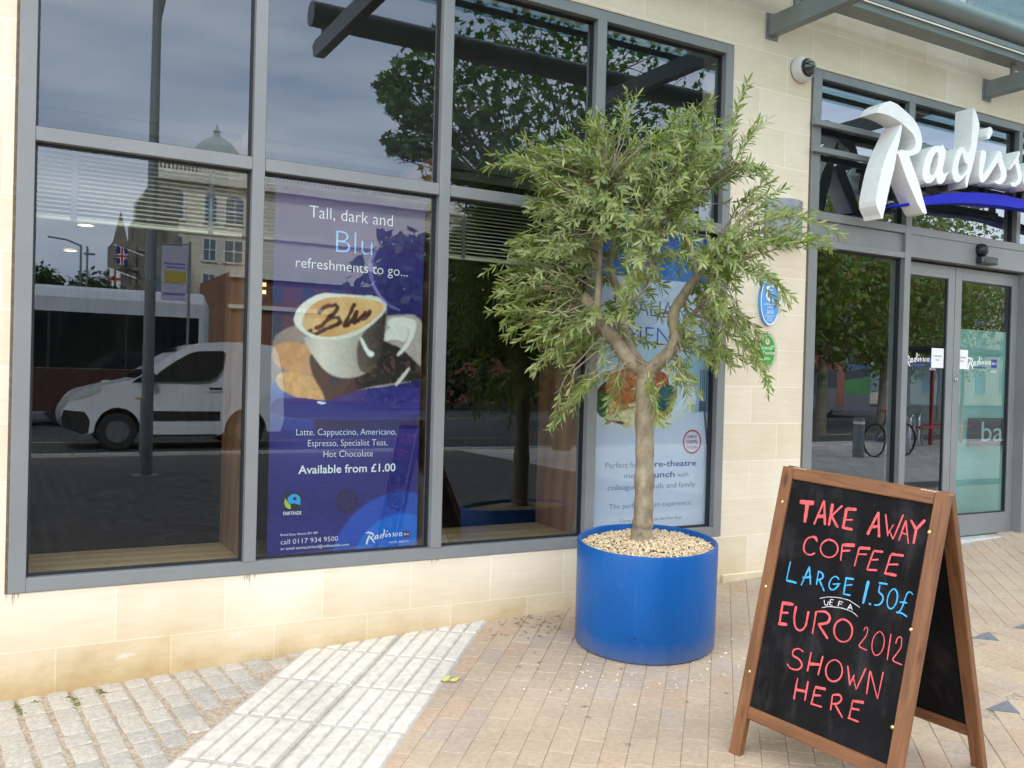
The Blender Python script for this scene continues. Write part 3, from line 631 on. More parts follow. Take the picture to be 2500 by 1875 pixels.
# --- beige pavers, each brick modelled, laid at 48 degrees to the wall
def brick_field(mb, ang, bw, bl, inside, org, x0, x1, y0, y1, base, half=True, gap=0.0007, jit=0.045):
    e1 = Vector((cos(ang), sin(ang)))
    e2 = Vector((-sin(ang), cos(ang)))
    cs = [Vector((a, b)) - Vector(org) for a in (x0, x1) for b in (y0, y1)]
    i0 = int(min(c.dot(e2) for c in cs) / bw) - 1
    i1 = int(max(c.dot(e2) for c in cs) / bw) + 2
    j0 = int(min(c.dot(e1) for c in cs) / bl) - 1
    j1 = int(max(c.dot(e1) for c in cs) / bl) + 2
    for i in range(i0, i1):
        off = ((i * 0.37) % 1.0) * bl + R.uniform(-0.006, 0.006)
        for j in range(j0, j1):
            cx = Vector(org) + e2 * ((i + 0.5) * bw) + e1 * ((j + 0.5) * bl + off)
            if not (x0 < cx.x < x1 and y0 < cx.y < y1 and inside(cx.x, cx.y)):
                continue
            c = col_jit(base, jit)
            t = R.random()
            if t < 0.12:
                c = [c[0] * 1.02, c[1] * 0.96, c[2] * 0.93]
            elif t > 0.86:
                c = [c[0] * 0.95, c[1] * 0.97, c[2] * 1.06]
            dzb = R.uniform(-0.0012, 0.0012)
            spans = [(-0.5, 0.0), (0.0, 0.5)] if half else [(-0.5, 0.5)]
            for (s0, s1) in spans:
                a0 = s0 * bl + (gap * 2.6 if s0 == -0.5 else gap * 1.6)
                a1 = s1 * bl - (gap * 2.6 if s1 == 0.5 else gap * 1.6)
                b0, b1 = -bw / 2 + gap, bw / 2 - gap
                ch0 = 0.0035 if s0 == -0.5 else 0.0016
                ch1 = 0.0035 if s1 == 0.5 else 0.0016
                chs = 0.0016
                n = len(mb.v)
                for (q0, q1, r0, r1, dz) in ((a0, a1, b0, b1, -0.012), (a0, a1, b0, b1, -0.0028), (a0 + ch0, a1 - ch1, b0 + chs, b1 - chs, 0.0)):
                    for (q, r_) in ((q0, r0), (q1, r0), (q1, r1), (q0, r1)):
                        P = cx + e1 * q + e2 * r_
                        mb.v.append((P.x, P.y, gz(P.x, P.y) + dz + dzb + 0.002))
                        mb.c.append(c)
                for k in range(4):
                    k2 = (k + 1) % 4
                    mb.f.append((n + k, n + k2, n + 4 + k2, n + 4 + k))
                    mb.f.append((n + 4 + k, n + 4 + k2, n + 8 + k2, n + 8 + k))
                mb.f.append((n + 8, n + 9, n + 10, n + 11))

# strip frame: right edge runs from (2.392, .027) to (1.262, -1.289)
SA = math.atan2(1.316, 1.130)
sE = Vector((cos(SA), sin(SA)))
sN = Vector((-sin(SA), cos(SA)))
SO = Vector((1.262, -1.289))
def strip_n(x, y):
    return (Vector((x, y)) - SO).dot(sN)
def in_band(x, y):
    return x > 3.78 + 0.1 * (y + 2.07) and -2.07 < y < -1.435
pm = attr_mat('clay_paver', 0.85, 0.13, 45, 0.35, 220, 0.25, None, True)
mb = MB()
PAV = (0.475, 0.372, 0.268)
brick_field(mb, rad(48.2), 0.105, 0.212, lambda x, y: strip_n(x, y) < 0.0 and not in_band(x, y), (1.262, -1.289), 0.5, 9.6, -4.4, 0.06, PAV)
brick_field(mb, rad(92), 0.105, 0.212, in_band, (4.0, -2.07), 3.6, 9.6, -2.07, -1.435, PAV)
struct(mb.build('brick_paving', pm))
# slate triangles let into the edges of the band
tri = MB()
tm = attr_mat('slate_inset', 0.7, 0.2, 40, 0.2)
for (x, y, s_) in ((4.42, -1.44, 1), (4.80, -1.44, 1), (5.18, -1.445, 1), (5.56, -1.45, 1), (3.99, -2.065, 1), (4.37, -2.07, 1)):
    pts = [(x - 0.085, y), (x + 0.10, y + 0.012), (x + 0.02, y - 0.10)]
    n = len(tri.v)
    for dz in (0.0055, -0.01):
        for (a, b) in pts:
            tri.v.append((a, b, gz(a, b) + dz))
            tri.c.append((0.17, 0.18, 0.20))
    tri.f += [(n, n + 2, n + 1), (n, n + 1, n + 4, n + 3), (n + 1, n + 2, n + 5, n + 4), (n + 2, n, n + 3, n + 5)]
struct(tri.build('slate_paving_inset', tm))

# --- corduroy slabs with raised ribs
mb = MB()
SW = 0.80
def sp_(u, n_, dz):
    P = SO + sE * u + sN * n_
    return (P.x, P.y, gz(P.x, P.y) + dz)
def slab(u0, u1, n0, n1, z0, z1, ch, c):
    k = len(mb.v)
    for (du, z) in ((0, z0), (0, z1 - ch), (ch, z1)):
        for (a, b) in ((u0 + du, n0 + du), (u1 - du, n0 + du), (u1 - du, n1 - du), (u0 + du, n1 - du)):
            mb.v.append(sp_(a, b, z))
            mb.c.append(c)
    for i in range(4):
        j = (i + 1) % 4
        mb.f.append((k + i, k + j, k + 4 + j, k + 4 + i))
        mb.f.append((k + 4 + i, k + 4 + j, k + 8 + j, k + 8 + i))
    mb.f.append((k + 8, k + 9, k + 10, k + 11))
for ci in range(2):
    for ri in range(-5, 6):
        u0 = ri * 0.405 - 0.12 + ci * 0.012
        n0 = -0.045 + ci * 0.405
        P = SO + sE * (u0 + 0.2) + sN * (n0 + 0.2)
        if P.y > 0.30 or P.y < -3.3:
            continue
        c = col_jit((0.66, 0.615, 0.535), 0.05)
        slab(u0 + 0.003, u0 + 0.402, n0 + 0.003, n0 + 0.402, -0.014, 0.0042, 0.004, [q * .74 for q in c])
        for k in range(5):
            r0 = n0 + 0.016 + k * 0.0765
            c2 = col_jit(c, 0.035)
            slab(u0 + 0.016, u0 + 0.389, r0, r0 + 0.062, -0.002, 0.0112, 0.0042, c2)
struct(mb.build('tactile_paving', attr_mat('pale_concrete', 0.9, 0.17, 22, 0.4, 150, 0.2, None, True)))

# --- granite setts between the strip and the wall
mb = MB()
CA = rad(-84.6)
cE = Vector((cos(CA), sin(CA)))
cN = Vector((-sin(CA), cos(CA)))
rs = random.Random(5)
for i in range(-34, 16):
    u = -rs.uniform(0, 0.1)
    while u < 3.0:
        ln_ = rs.uniform(0.10, 0.17)
        wv = rs.uniform(0.042, 0.0465)
        cx = Vector((0.352, 0.03)) + cN * (i * 0.1075 + rs.uniform(-0.003, 0.003)) + cE * (u + ln_ / 2)
        u += ln_ + rs.uniform(0.004, 0.009)
        sn = strip_n(cx.x, cx.y)
        if cx.y > 0.05 or sn < 0.805:
            continue
        c = col_jit((0.455, 0.41, 0.335), 0.05, rs)
        if sn < 1.02 and rs.random() < 0.8:
            c = col_jit((0.40, 0.365, 0.31), 0.06, rs)
        rings = []
        n = len(mb.v)
        sk = [rs.uniform(-0.006, 0.006) for _ in range(8)]
        for (k, dz) in ((1.0, -0.012), (1.0, -0.003), (0.86, 0.003), (0.5, 0.0055)):
            for q, (a, b) in enumerate(((-1, -1), (0, -1.05), (1, -1), (1.04, 0), (1, 1), (0, 1.05), (-1, 1), (-1.04, 0))):
                P = cx + cE * (a * k * (ln_ / 2 + sk[q] * 0.6)) + cN * (b * k * (wv + sk[(q + 3) % 8] * 0.4))
                mb.v.append((P.x, P.y, gz(P.x, P.y) + dz + (rs.uniform(-0.001, 0.001) if k < 1 else 0)))
                mb.c.append(c)
        for r_ in range(3):
            for q in range(8):
                q2 = (q + 1) % 8
                mb.f.append((n + r_ * 8 + q, n + r_ * 8 + q2, n + r_ * 8 + 8 + q2, n + r_ * 8 + 8 + q))
        mb.f.append(tuple(n + 24 + q for q in range(8)))
struct(mb.build('sett_paving', attr_mat('granite_sett', 0.8, 0.22, 50, 0.6, 120, 0.3, (200, (0.55, 0.53, 0.5))), smooth=False))
mb = MB()
sheetxs = [-3 + 0.1 * i for i in range(46)]
mo = sheet('sett_mortar', [-4, -3, -2, -1, -0.5, 0, 0.25, 0.5, 0.75, 1.0, 1.25, 1.5], [-3, -2, -1.5, -1.0, -0.75, -0.5, -0.25, 0.02], ground_mat('sandy_mortar', (0.42, 0.375, 0.30), (0.51, 0.46, 0.375), 9, None, 0.4), -0.007)

# bits lying on the paving
leafm = mat('fallen_leaf', (0.60, 0.56, 0.16), 0.6, 0, 0.2, 40)
lf = MB()
for (cx, cy, a, s_) in ((1.86, -0.655, 0.5, 0.030), (1.89, -0.69, 0.3, 0.026)):
    n = len(lf.v)
    for k in range(9):
        t = k / 8 * 2 * pi
        r_ = s_ * (1 + 0.25 * cos(3 * t))
        x, y = r_ * cos(t) * 1.3, r_ * 0.62 * sin(t)
        X, Y = cx + x * cos(a) - y * sin(a), cy + x * sin(a) + y * cos(a)
        lf.v.append((X, Y, gz(X, Y) + 0.006 + 0.006 * abs(cos(t)) + 0.004 * (cy < -0.67)))
    lf.f.append(tuple(range(n, n + 9)))
tag(lf.build('fallen_leaf', leafm), 'yellow fallen leaf lying on the beige bricks beside the pale ribbed strip', 'leaf')
dl = MB()
rs = random.Random(9)
for k in range(70):
    t = rs.random()
    if t < 0.75:
        x, y = rs.gauss(2.62, 0.16), -abs(rs.gauss(0.0, 0.22)) - 0.03
    else:
        x, y = rs.uniform(2.2, 3.7), rs.uniform(-1.6, -0.05)
    if math.hypot(x - 3.045, y + 0.645) < 0.40 or y > -0.02:
        continue
    a = rs.uniform(0, pi)
    l_, w_ = rs.uniform(0.012, 0.024), rs.uniform(0.0025, 0.004)
    n = len(dl.v)
    for (p, q, h) in ((-1, 0, 0.001), (0, 1, 0.004), (1, 0, 0.002), (0, -1, 0.004)):
        X, Y = x + p * l_ * cos(a) - q * w_ * sin(a), y + p * l_ * sin(a) + q * w_ * cos(a)
        dl.v.append((X, Y, gz(X, Y) + 0.005 + h))
    dl.f.append((n, n + 1, n + 2, n + 3))
tag(dl.build('dry_leaf_litter', mat('dry_leaf', (0.17, 0.14, 0.07), 0.8, 0, 0.4, 60)), 'scatter of thin dry olive leaves along the foot of the wall', 'leaf litter', kind='stuff')

def ico(mb, c, r_, cl, sq=0.7, rnd=R):
    t = (1 + 5 ** 0.5) / 2
    V = [(-1, t, 0), (1, t, 0), (-1, -t, 0), (1, -t, 0), (0, -1, t), (0, 1, t), (0, -1, -t), (0, 1, -t), (t, 0, -1), (t, 0, 1), (-t, 0, -1), (-t, 0, 1)]
    F = [(0, 11, 5), (0, 5, 1), (0, 1, 7), (0, 7, 10), (0, 10, 11), (1, 5, 9), (5, 11, 4), (11, 10, 2), (10, 7, 6), (7, 1, 8), (3, 9, 4), (3, 4, 2), (3, 2, 6), (3, 6, 8), (3, 8, 9), (4, 9, 5), (2, 4, 11), (6, 2, 10), (8, 6, 7), (9, 8, 1)]
    a, b = rnd.uniform(0, 6.28), rnd.uniform(0.75, 1.3)
    n = len(mb.v)
    for (x, y, z) in V:
        k = r_ / 1.9 * rnd.uniform(0.85, 1.15)
        x, y = x * b, y / b
        mb.v.append((c[0] + k * (x * cos(a) - y * sin(a)), c[1] + k * (x * sin(a) + y * cos(a)), c[2] + k * z * sq))
        if cl is not None:
            mb.c.append(cl)
    mb.f += [tuple(n + i for i in f) for f in F]
pb = MB()
rs = random.Random(21)
for k in range(75):
    a, d = rs.uniform(-2.9, -0.2), 0.39 + abs(rs.gauss(0, 0.22))
    x, y = 3.045 + d * cos(a) - 0.1, -0.645 + d * sin(a)
    if y > -0.03:
        continue
    ico(pb, (x, y, gz(x, y) + 0.006), rs.uniform(0.004, 0.008), col_jit((0.74, 0.66, 0.52), 0.2, rs), 0.7, rs)
gm = attr_mat('pebble', 0.75, 0.15, 90, 0.2)
tag(pb.build('spilt_gravel', gm, smooth=True), 'few cream pebbles spilt on the bricks round the blue planter', 'pebbles', kind='stuff')
mo_ = MB()
ms = random.Random(3)
for (x, y) in ((0.085, -0.07), (0.10, -0.13), (0.16, -0.06), (0.285, -0.06), (0.30, -0.10), (0.315, -0.17), (0.42, -0.05)):
    for k in range(26):
        ico(mo_, (x + ms.gauss(0, 0.009), y + ms.gauss(0, 0.02), gz(x, y) - 0.002 + ms.uniform(0, 0.004)), ms.uniform(0.003, 0.006), col_jit((0.16, 0.17, 0.05), 0.3, ms), 0.8, ms)
tag(mo_.build('moss', gm), 'green moss tufts in the sett joints by the wall', 'moss', kind='stuff')

# ------------------------------------------------------------------ hotel building
hotel = thing('hotel_building', 'cream stone hotel front with a tall grey framed window and glazed entrance', 'building')
WX0, WX1, WZ0, WZ1 = 0.032, 4.146, 0.374, 3.620
EX0, EX1, EZ1 = 4.869, 8.56, 3.618
UX0, UX1, UZ0, UZ1 = 6.55, 12.0, 4.36, 7.0
xs = sorted([-9.0, WX0, WX1, EX0, UX0, EX1, UX1, 16.0])
zs = sorted([-1.0, WZ0, 3.600, WZ1 + 0.0, UZ0, UZ1, 11.5])  # unseen top raised so that the wall shades the forecourt
EZ1 = WZ1
holes = [(WX0, WX1, WZ0, WZ1), (EX0, EX1, -1.0, WZ1), (UX0, UX1, UZ0, UZ1)]
def hole(x, z):
    return any(a < x < b and c < z < d for a, b, c, d in holes)
mb = MB()
for i in range(len(xs) - 1):
    for j in range(len(zs) - 1):
        if not hole((xs[i] + xs[i + 1]) / 2, (zs[j] + zs[j + 1]) / 2):
            mb.quad((xs[i], 0, zs[j]), (xs[i + 1], 0, zs[j]), (xs[i + 1], 0, zs[j + 1]), (xs[i], 0, zs[j + 1]))
            mb.quad((xs[i + 1], 0.3, zs[j]), (xs[i], 0.3, zs[j]), (xs[i], 0.3, zs[j + 1]), (xs[i + 1], 0.3, zs[j + 1]))
for a, b, c, d in holes:
    mb.quad((a, 0, c), (a, 0, d), (a, 0.3, d), (a, 0.3, c))
    mb.quad((b, 0, d), (b, 0, c), (b, 0.3, c), (b, 0.3, d))
    mb.quad((a, 0, d), (b, 0, d), (b, 0.3, d), (a, 0.3, d))
    mb.quad((b, 0, c), (a, 0, c), (a, 0.3, c), (b, 0.3, c))
mb.build('wall', MT['stone'], hotel)
mb = MB()
mb.box(-9, 16, 0.301, 14, 11.4, 11.5)
mb.box(-9, 16, 0.301, 14, 4.22, 4.32)
mb.box(-9, 16, 14, 14.3, -1, 11.5)
mb.box(-9.2, -9, 0, 14.3, -1, 11.5)
mb.box(16, 16.2, 0, 14.3, -1, 11.5)
mb.build('sun_block_shell', MT['stone'], hotel)  # unseen roof, slab and walls added to block sun from behind
mb = MB()
mb.cbox(4.165, EX0 - 0.004, -0.022, -0.001, -0.2, 0.116, 0.004)
mb.build('plinth', MT['stone'], hotel)

# --- tall window
mu = [(1.052, 1.111), (2.054, 2.116), (3.060, 3.126)]
GY = 0.045
win = MB()
f0, f1 = -0.012, 0.10
fx0, fx1, fz0, fz1 = WX0 + 0.012, WX1 - 0.004, WZ0 + 0.003, WZ1 - 0.012
gx0, gx1, gz0_, gz1_ = 0.113, 4.077, 0.439, 3.549
win.cbox(fx0, gx0, f0, f1, fz0, fz1, 0.002)
win.cbox(gx1, fx1, f0, f1, fz0, fz1, 0.002)
win.cbox(gx0, gx1, f0 + 0.001, f1, fz0, gz0_, 0.002)
win.cbox(gx0, gx1, f0 + 0.001, f1, gz1_, fz1, 0.002)
wo = win.build('window', MT['frame'], hotel)
sl_ = MB()
sl_.box(WX0 + 0.001, fx0, -0.002, 0.05, WZ0 + 0.001, WZ1 - 0.001)
sl_.box(fx0, WX1 - 0.001, -0.003, 0.05, fz1, WZ1 - 0.001)
sl_.build('sealant', MT['sealant'], wo)
for a, b in mu:
    m1 = MB()
    m1.cbox(a, b, f0 - 0.002, f1, gz0_ + 0.0005, gz1_ - 0.0005, 0.002)
    m1.build('mullion', MT['frame'], wo)
cols_ = [(gx0, mu[0][0]), (mu[0][1], mu[1][0]), (mu[1][1], mu[2][0]), (mu[2][1], gx1)]
for a, b in cols_:
    m1 = MB()
    m1.cbox(a + 0.0005, b - 0.0005, f0 + 0.0015, f1, 2.372, 2.434, 0.002)
    m1.build('transom', MT['frame'], wo)
for a, b in cols_:
    for c, d in ((gz0_, 2.372), (2.434, gz1_)):
        g1 = MB()
        w_ = 0.011
        g1.box(a + 0.0005, a + w_, GY - 0.014, GY + 0.016, c + 0.0005, d - 0.0005)
        g1.box(b - w_, b - 0.0005, GY - 0.014, GY + 0.016, c + 0.0005, d - 0.0005)
        g1.box(a + w_, b - w_, GY - 0.0135, GY + 0.016, c + 0.0005, c + w_)
        g1.box(a + w_, b - w_, GY - 0.0135, GY + 0.016, d - w_, d - 0.0005)
        g1.build('glazing_bead', MT['gasket'], wo)
        p1 = MB()
        p1.box(a + w_ - 0.002, b - w_ + 0.002, GY, GY + 0.01, c + w_ - 0.002, d - w_ + 0.002)
        p1.build('pane', MT['glass'], wo)
# black run-off marks below the mullions
rs = random.Random(4)
stain = mat('black_runoff', (0.44, 0.36, 0.26), 0.9, 0, 0.4, 60)
for (cx, s_) in ((1.082, 0.8), (2.085, 0.3), (0.075, 0.35)):
    dr = MB()
    for k in range(11):
        x = cx + rs.gauss(0, 0.018)
        l_ = s_ * abs(rs.gauss(0.02, 0.045)) + 0.003
        w_ = rs.uniform(0.001, 0.0032)
        y_ = -0.0012 - 0.0001 * (k % 9)
        n = len(dr.v)
        dr.v += [(x - w_, y_, WZ0 + 0.002), (x + w_, y_, WZ0 + 0.002), (x + w_ * 0.3, y_, WZ0 - l_), (x - w_ * 0.3, y_, WZ0 - l_)]
        dr.f.append((n, n + 3, n + 2, n + 1))
    dr.build('runoff_stain', stain, hotel)

# --- entrance screen
ent = MB()
A0, A1 = EX0 + 0.012, 4.967
ent.cbox(A0, A1, -0.012, 0.12, 0.03, 3.606, 0.002)
ent.cbox(A1, 8.47, -0.011, 0.12, 3.550, 3.606, 0.002)
ent.cbox(8.47, 8.55, -0.012, 0.12, 0.03, 3.606, 0.002)
eo = ent.build('entrance_screen', MT['frame'], hotel)
s2 = MB()
s2.box(EX0 + 0.001, A0, -0.002, 0.06, -0.05, 3.617)
s2.box(A0, 8.559, -0.003, 0.06, 3.606, 3.617)
s2.build('sealant', MT['sealant'], eo)
m1 = MB(); m1.cbox(5.898, 5.965, -0.014, 0.12, 0.03, 3.5495, 0.002); m1.build('mullion', MT['frame'], eo)
m1 = MB(); m1.cbox(7.473, 7.60, -0.014, 0.12, 0.03, 2.3885, 0.002); m1.build('mullion', MT['frame'], eo)
m1 = MB(); m1.cbox(7.285, 7.335, -0.0135, 0.12, 2.6205, 3.5495, 0.002); m1.build('mullion', MT['frame'], eo)
for a, b in ((4.967, 5.898), (5.965, 8.47)):
    m1 = MB()
    m1.cbox(a + 0.0005, b - 0.0005, -0.012, 0.12, 2.560, 2.620, 0.002)
    m1.build('transom', MT['frame'], eo)
    m1 = MB()
    if a < 5:
        m1.cbox(a + 0.0005, b - 0.0005, 0.012, 0.11, 2.416, 2.5595, 0.002)
        m1.cbox(a + 0.0005, b - 0.0005, -0.012, 0.12, 2.372, 2.4155, 0.002)
    else:
        m1.cbox(a + 0.0005, b - 0.0005, -0.006, 0.30, 2.389, 2.5595, 0.002)
    m1.build('fascia_panel', MT['frame'], eo)
m1 = MB(); m1.cbox(4.9675, 5.8975, -0.012, 0.12, 0.05, 0.235, 0.002); m1.build('bottom_rail', MT['frame'], eo)
m1 = MB(); m1.cbox(7.6005, 8.4695, -0.012, 0.12, 0.09, 0.275, 0.002); m1.build('bottom_rail', MT['frame'], eo)
for z in (3.208, 3.020):
    m1 = MB(); m1.cbox(EX0 - 0.004, 8.56, -0.050, -0.0145, z, z + 0.041, 0.003); m1.build('glazing_bar', MT['frame'], eo)
for (a, b, c, d) in ((4.967, 5.898, 2.620, 3.550), (5.965, 7.285, 2.620, 3.550), (7.335, 8.47, 2.620, 3.550), (4.967, 5.898, 0.235, 2.372), (7.60, 8.47, 0.275, 2.389)):
    g1 = MB()
    for q in ((a + 0.0005, a + 0.012, c + 0.0005, d - 0.0005), (b - 0.012, b - 0.0005, c + 0.0005, d - 0.0005), (a + 0.012, b - 0.012, c + 0.0005, c + 0.012), (a + 0.012, b - 0.012, d - 0.012, d - 0.0005)):
        g1.box(q[0], q[1], 0.028, 0.062, q[2], q[3])
    g1.build('glazing_bead', MT['gasket'], eo)
    p1 = MB(); p1.box(a + 0.01, b - 0.01, GY, GY + 0.01, c + 0.01, d - 0.01); p1.build('pane', MT['door_glass'], eo)
th = MB(); th.cbox(5.965, 7.473, -0.03, 0.25, 0.02, 0.184, 0.004); th.build('threshold', mat('pale_threshold', (0.55, 0.56, 0.55), 0.5, 0, 0.1, 10), eo)
def leaf(x0, x1, sgn):
    d = MB()
    y0, y1 = 0.072, 0.118
    st = 0.082
    d.cbox(x0, x0 + st, y0, y1, 0.196, 2.372, 0.002)
    d.cbox(x1 - st, x1, y0, y1, 0.196, 2.372, 0.002)
    d.cbox(x0 + st, x1 - st, y0 + 0.001, y1, 0.196, 0.366, 0.002)
    d.cbox(x0 + st, x1 - st, y0 + 0.001, y1, 2.273, 2.372, 0.002)
    do = d.build('sliding_door', MT['frame'], hotel)
    g1 = MB()
    for q in ((x0 + st + .0005, x0 + st + 0.013, 0.3665, 2.2725), (x1 - st - 0.013, x1 - st - .0005, 0.3665, 2.2725), (x0 + st + 0.013, x1 - st - 0.013, 0.3665, 0.376), (x0 + st + 0.013, x1 - st - 0.013, 2.263, 2.2725)):
        g1.box(q[0], q[1], 0.082, 0.110, q[2], q[3])
    g1.build('glazing_bead', MT['gasket'], do)
    p1 = MB(); p1.box(x0 + st + 0.01, x1 - st - 0.01, 0.090, 0.100, 0.37, 2.269); p1.build('pane', MT['door_glass'], do)
    return do
dl_ = leaf(5.968, 6.625, 1)
dr_ = leaf(6.631, 7.470, -1)
hd = MB()
hd.lathe([(0.0, 0.012), (0.014, 0.011), (0.018, 0.006), (0.018, 0.0)], 20, (6.662, 0.071, 1.47), 'Y')
hd.build('door_lock', MT['chrome'], dr_, smooth=True)
# upper floor glazing above the canopy
uw = MB()
for (a, b) in ((UX0 + .001, UX0 + 0.07), (8.02, 8.07), (9.5, 9.56), (UX1 - 0.07, UX1 - .001)):
    uw.cbox(a, b, -0.01, 0.08, UZ0 + 0.001, UZ1 - 0.001, 0.002)
uw.cbox(UX0 + 0.07, UX1 - 0.07, -0.008, 0.08, UZ0 + 0.001, UZ0 + 0.05, 0.002)
uo = uw.build('upper_window', MT['frame'], hotel)
p1 = MB(); p1.box(UX0 + 0.05, UX1 - 0.05, 0.03, 0.04, UZ0 + 0.04, UZ1 - 0.01); p1.build('pane', MT['glass'], uo)

# --- interior seen dimly through the panes
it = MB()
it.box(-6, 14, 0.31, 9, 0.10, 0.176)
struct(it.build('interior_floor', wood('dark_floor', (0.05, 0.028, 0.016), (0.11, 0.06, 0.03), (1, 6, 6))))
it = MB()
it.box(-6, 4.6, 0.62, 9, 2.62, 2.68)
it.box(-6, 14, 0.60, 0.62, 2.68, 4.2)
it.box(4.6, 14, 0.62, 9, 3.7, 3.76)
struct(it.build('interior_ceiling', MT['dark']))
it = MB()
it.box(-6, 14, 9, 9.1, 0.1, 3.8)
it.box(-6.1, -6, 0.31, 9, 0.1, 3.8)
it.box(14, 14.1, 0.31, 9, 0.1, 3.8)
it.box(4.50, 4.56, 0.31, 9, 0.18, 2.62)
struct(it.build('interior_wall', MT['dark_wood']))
sb = MB(); sb.cbox(0.055, 4.11, 0.102, 0.585, 0.395, 0.438, 0.004)
tag(sb.build('window_sill_board', MT['oak']), 'pale oak sill board running along the inside of the tall window', 'sill board')
fins = [(1.056, 1.106, 'brown timber fin between the empty pane and the purple poster'), (2.060, 2.110, 'brown timber fin at the right edge of the purple poster'),
        (3.066, 3.120, 'brown timber fin behind the leafy pane left of the olive tree'), (0.062, 0.108, 'narrow timber fin at the left jamb of the tall window')]
for (a, b, lab) in fins:
    fb = MB(); fb.cbox(a, b, 0.104, 0.585, 0.4385, 2.60, 0.003)
    tag(fb.build('timber_fin', MT['fin']), lab, 'timber fin', 'timber fins behind the window mullions')
def blind(x0, x1, lab, z0=2.055, z1=2.425):
    b = thing('venetian_blind', lab, 'blind', 'venetian blinds in the tall window', ((x0 + x1) / 2, 0.16, z0))
    bx, by, bz = b.location
    s = MB()
    n_ = int((z1 - z0) / 0.021)
    for i in range(n_):
        z = 0.024 + i * 0.021
        k = len(s.v)
        for (yy, zz) in ((-0.0115, -0.006), (0, 0.0005), (0.0115, 0.005)):
            s.v += [(x0 - bx, yy, z + zz), (x1 - bx, yy, z + zz)]
        s.f += [(k, k + 1, k + 3, k + 2), (k + 2, k + 3, k + 5, k + 4)]
    s.build('slats', MT['blind'], b, smooth=True)
    s = MB(); s.cbox(x0 - bx, x1 - bx, -0.013, 0.013, 0.0, 0.016, 0.003); s.build('bottom_rail', MT['blind'], b)
    for u in (0.17, 0.83):
        s = MB(); c = x0 + (x1 - x0) * u - bx
        s.box(c - 0.012, c + 0.012, -0.0155, -0.0145, 0.005, z1 - z0)
        s.build('ladder_tape', mat('ladder_tape', (0.07, 0.07, 0.08), 0.8), b)
    return b
blind(0.122, 1.045, 'raised cream venetian blind above the empty left pane')
blind(1.118, 2.048, 'raised cream venetian blind half hidden by the purple poster')
blind(2.122, 3.055, 'raised cream venetian blind in the dark pane left of the olive tree')
mbd = thing('menu_board', 'black menu board hanging inside the left pane', 'menu board', None, (1.46, 1.0, 1.995))
s = MB(); s.cbox(-0.31, 0.31, 0, 0.03, 0, 0.20, 0.004); s.build('panel', MT['black'], mbd)
s = MB()
for i, z in enumerate((0.16, 0.125, 0.09, 0.055)):
    s.box(-0.10, 0.16 + 0.04 * (i % 2), -0.002, -0.0005, z, z + 0.006)
s.build('chalk_lines', mat('grey_chalk', (0.16, 0.15, 0.15), 0.9), mbd)
for (x, y, lab) in ((0.61, 4.18, 'nearer warm downlight glowing inside the left pane'), (0.61, 6.2, 'farther warm downlight glowing inside the left pane')):
    t_ = thing('downlight', lab, 'downlight', 'downlights in the cafe ceiling', (x, y, 2.615))
    s = MB(); s.lathe([(0.075, 0), (0.075, -0.01), (0.062, -0.012), (0.06, 0)], 20); s.build('trim_ring', MT['white'], t_)
    s = MB(); s.disc((0, 0, -0.004), 0.06, 'Z'); s.build('lens', emis('warm_lens', (1.0, 0.62, 0.26), 5.0), t_)
ws = thing('wall_lamp', 'warm slotted wall lamp glowing beside the purple poster', 'lamp', None, (1.20, 0.34, 1.79))
s = MB(); s.cbox(-0.02, 0.02, 0, 0.03, -0.02, 0.09, 0.003); s.build('casing', MT['dark_wood'], ws)
for z in (0.005, 0.045):
    s = MB(); s.box(-0.016, 0.016, -0.003, -0.001, z, z + 0.02); s.build('slot', emis('warm_slot', (1.0, 0.55, 0.25), 0.9), ws)
# lobby glass and bar sign
ts = thing('lobby_screen', 'teal glass screen standing just inside the right door leaf', 'screen', None, (7.0, 0.42, 0.18))
s = MB(); s.cbox(0.0, 1.3, 0, 0.012, 0.02, 1.74, 0.003); s.build('panel', mat('teal_glass', (0.25, 0.56, 0.51), 0.3, 0, 0.15, 1.5), ts)
s = MB(); s.cbox(0.0, 1.3, -0.01, 0.022, 0.0, 0.02, 0.002); s.build('base_rail', MT['chrome'], ts)
bs = thing('bar_sign', 'dark square sign lettered bar in pale blue behind the door glass', 'sign', None, (7.37, 0.39, 0.90))
s = MB(); s.box(-0.04, 0.62, 0, 0.012, 0, 0.245); s.build('panel', mat('dark_sign_panel', (0.012, 0.010, 0.012), 0.5), bs)
s = MB(); add_text(s, 'bar', lambda p: (p[0], p[2], p[1]), -0.002, width=0.46, height=0.185, x=0.13, y=0.040); s.build('lettering', mat('pale_blue_letters', (0.42, 0.66, 0.72), 0.5), bs)
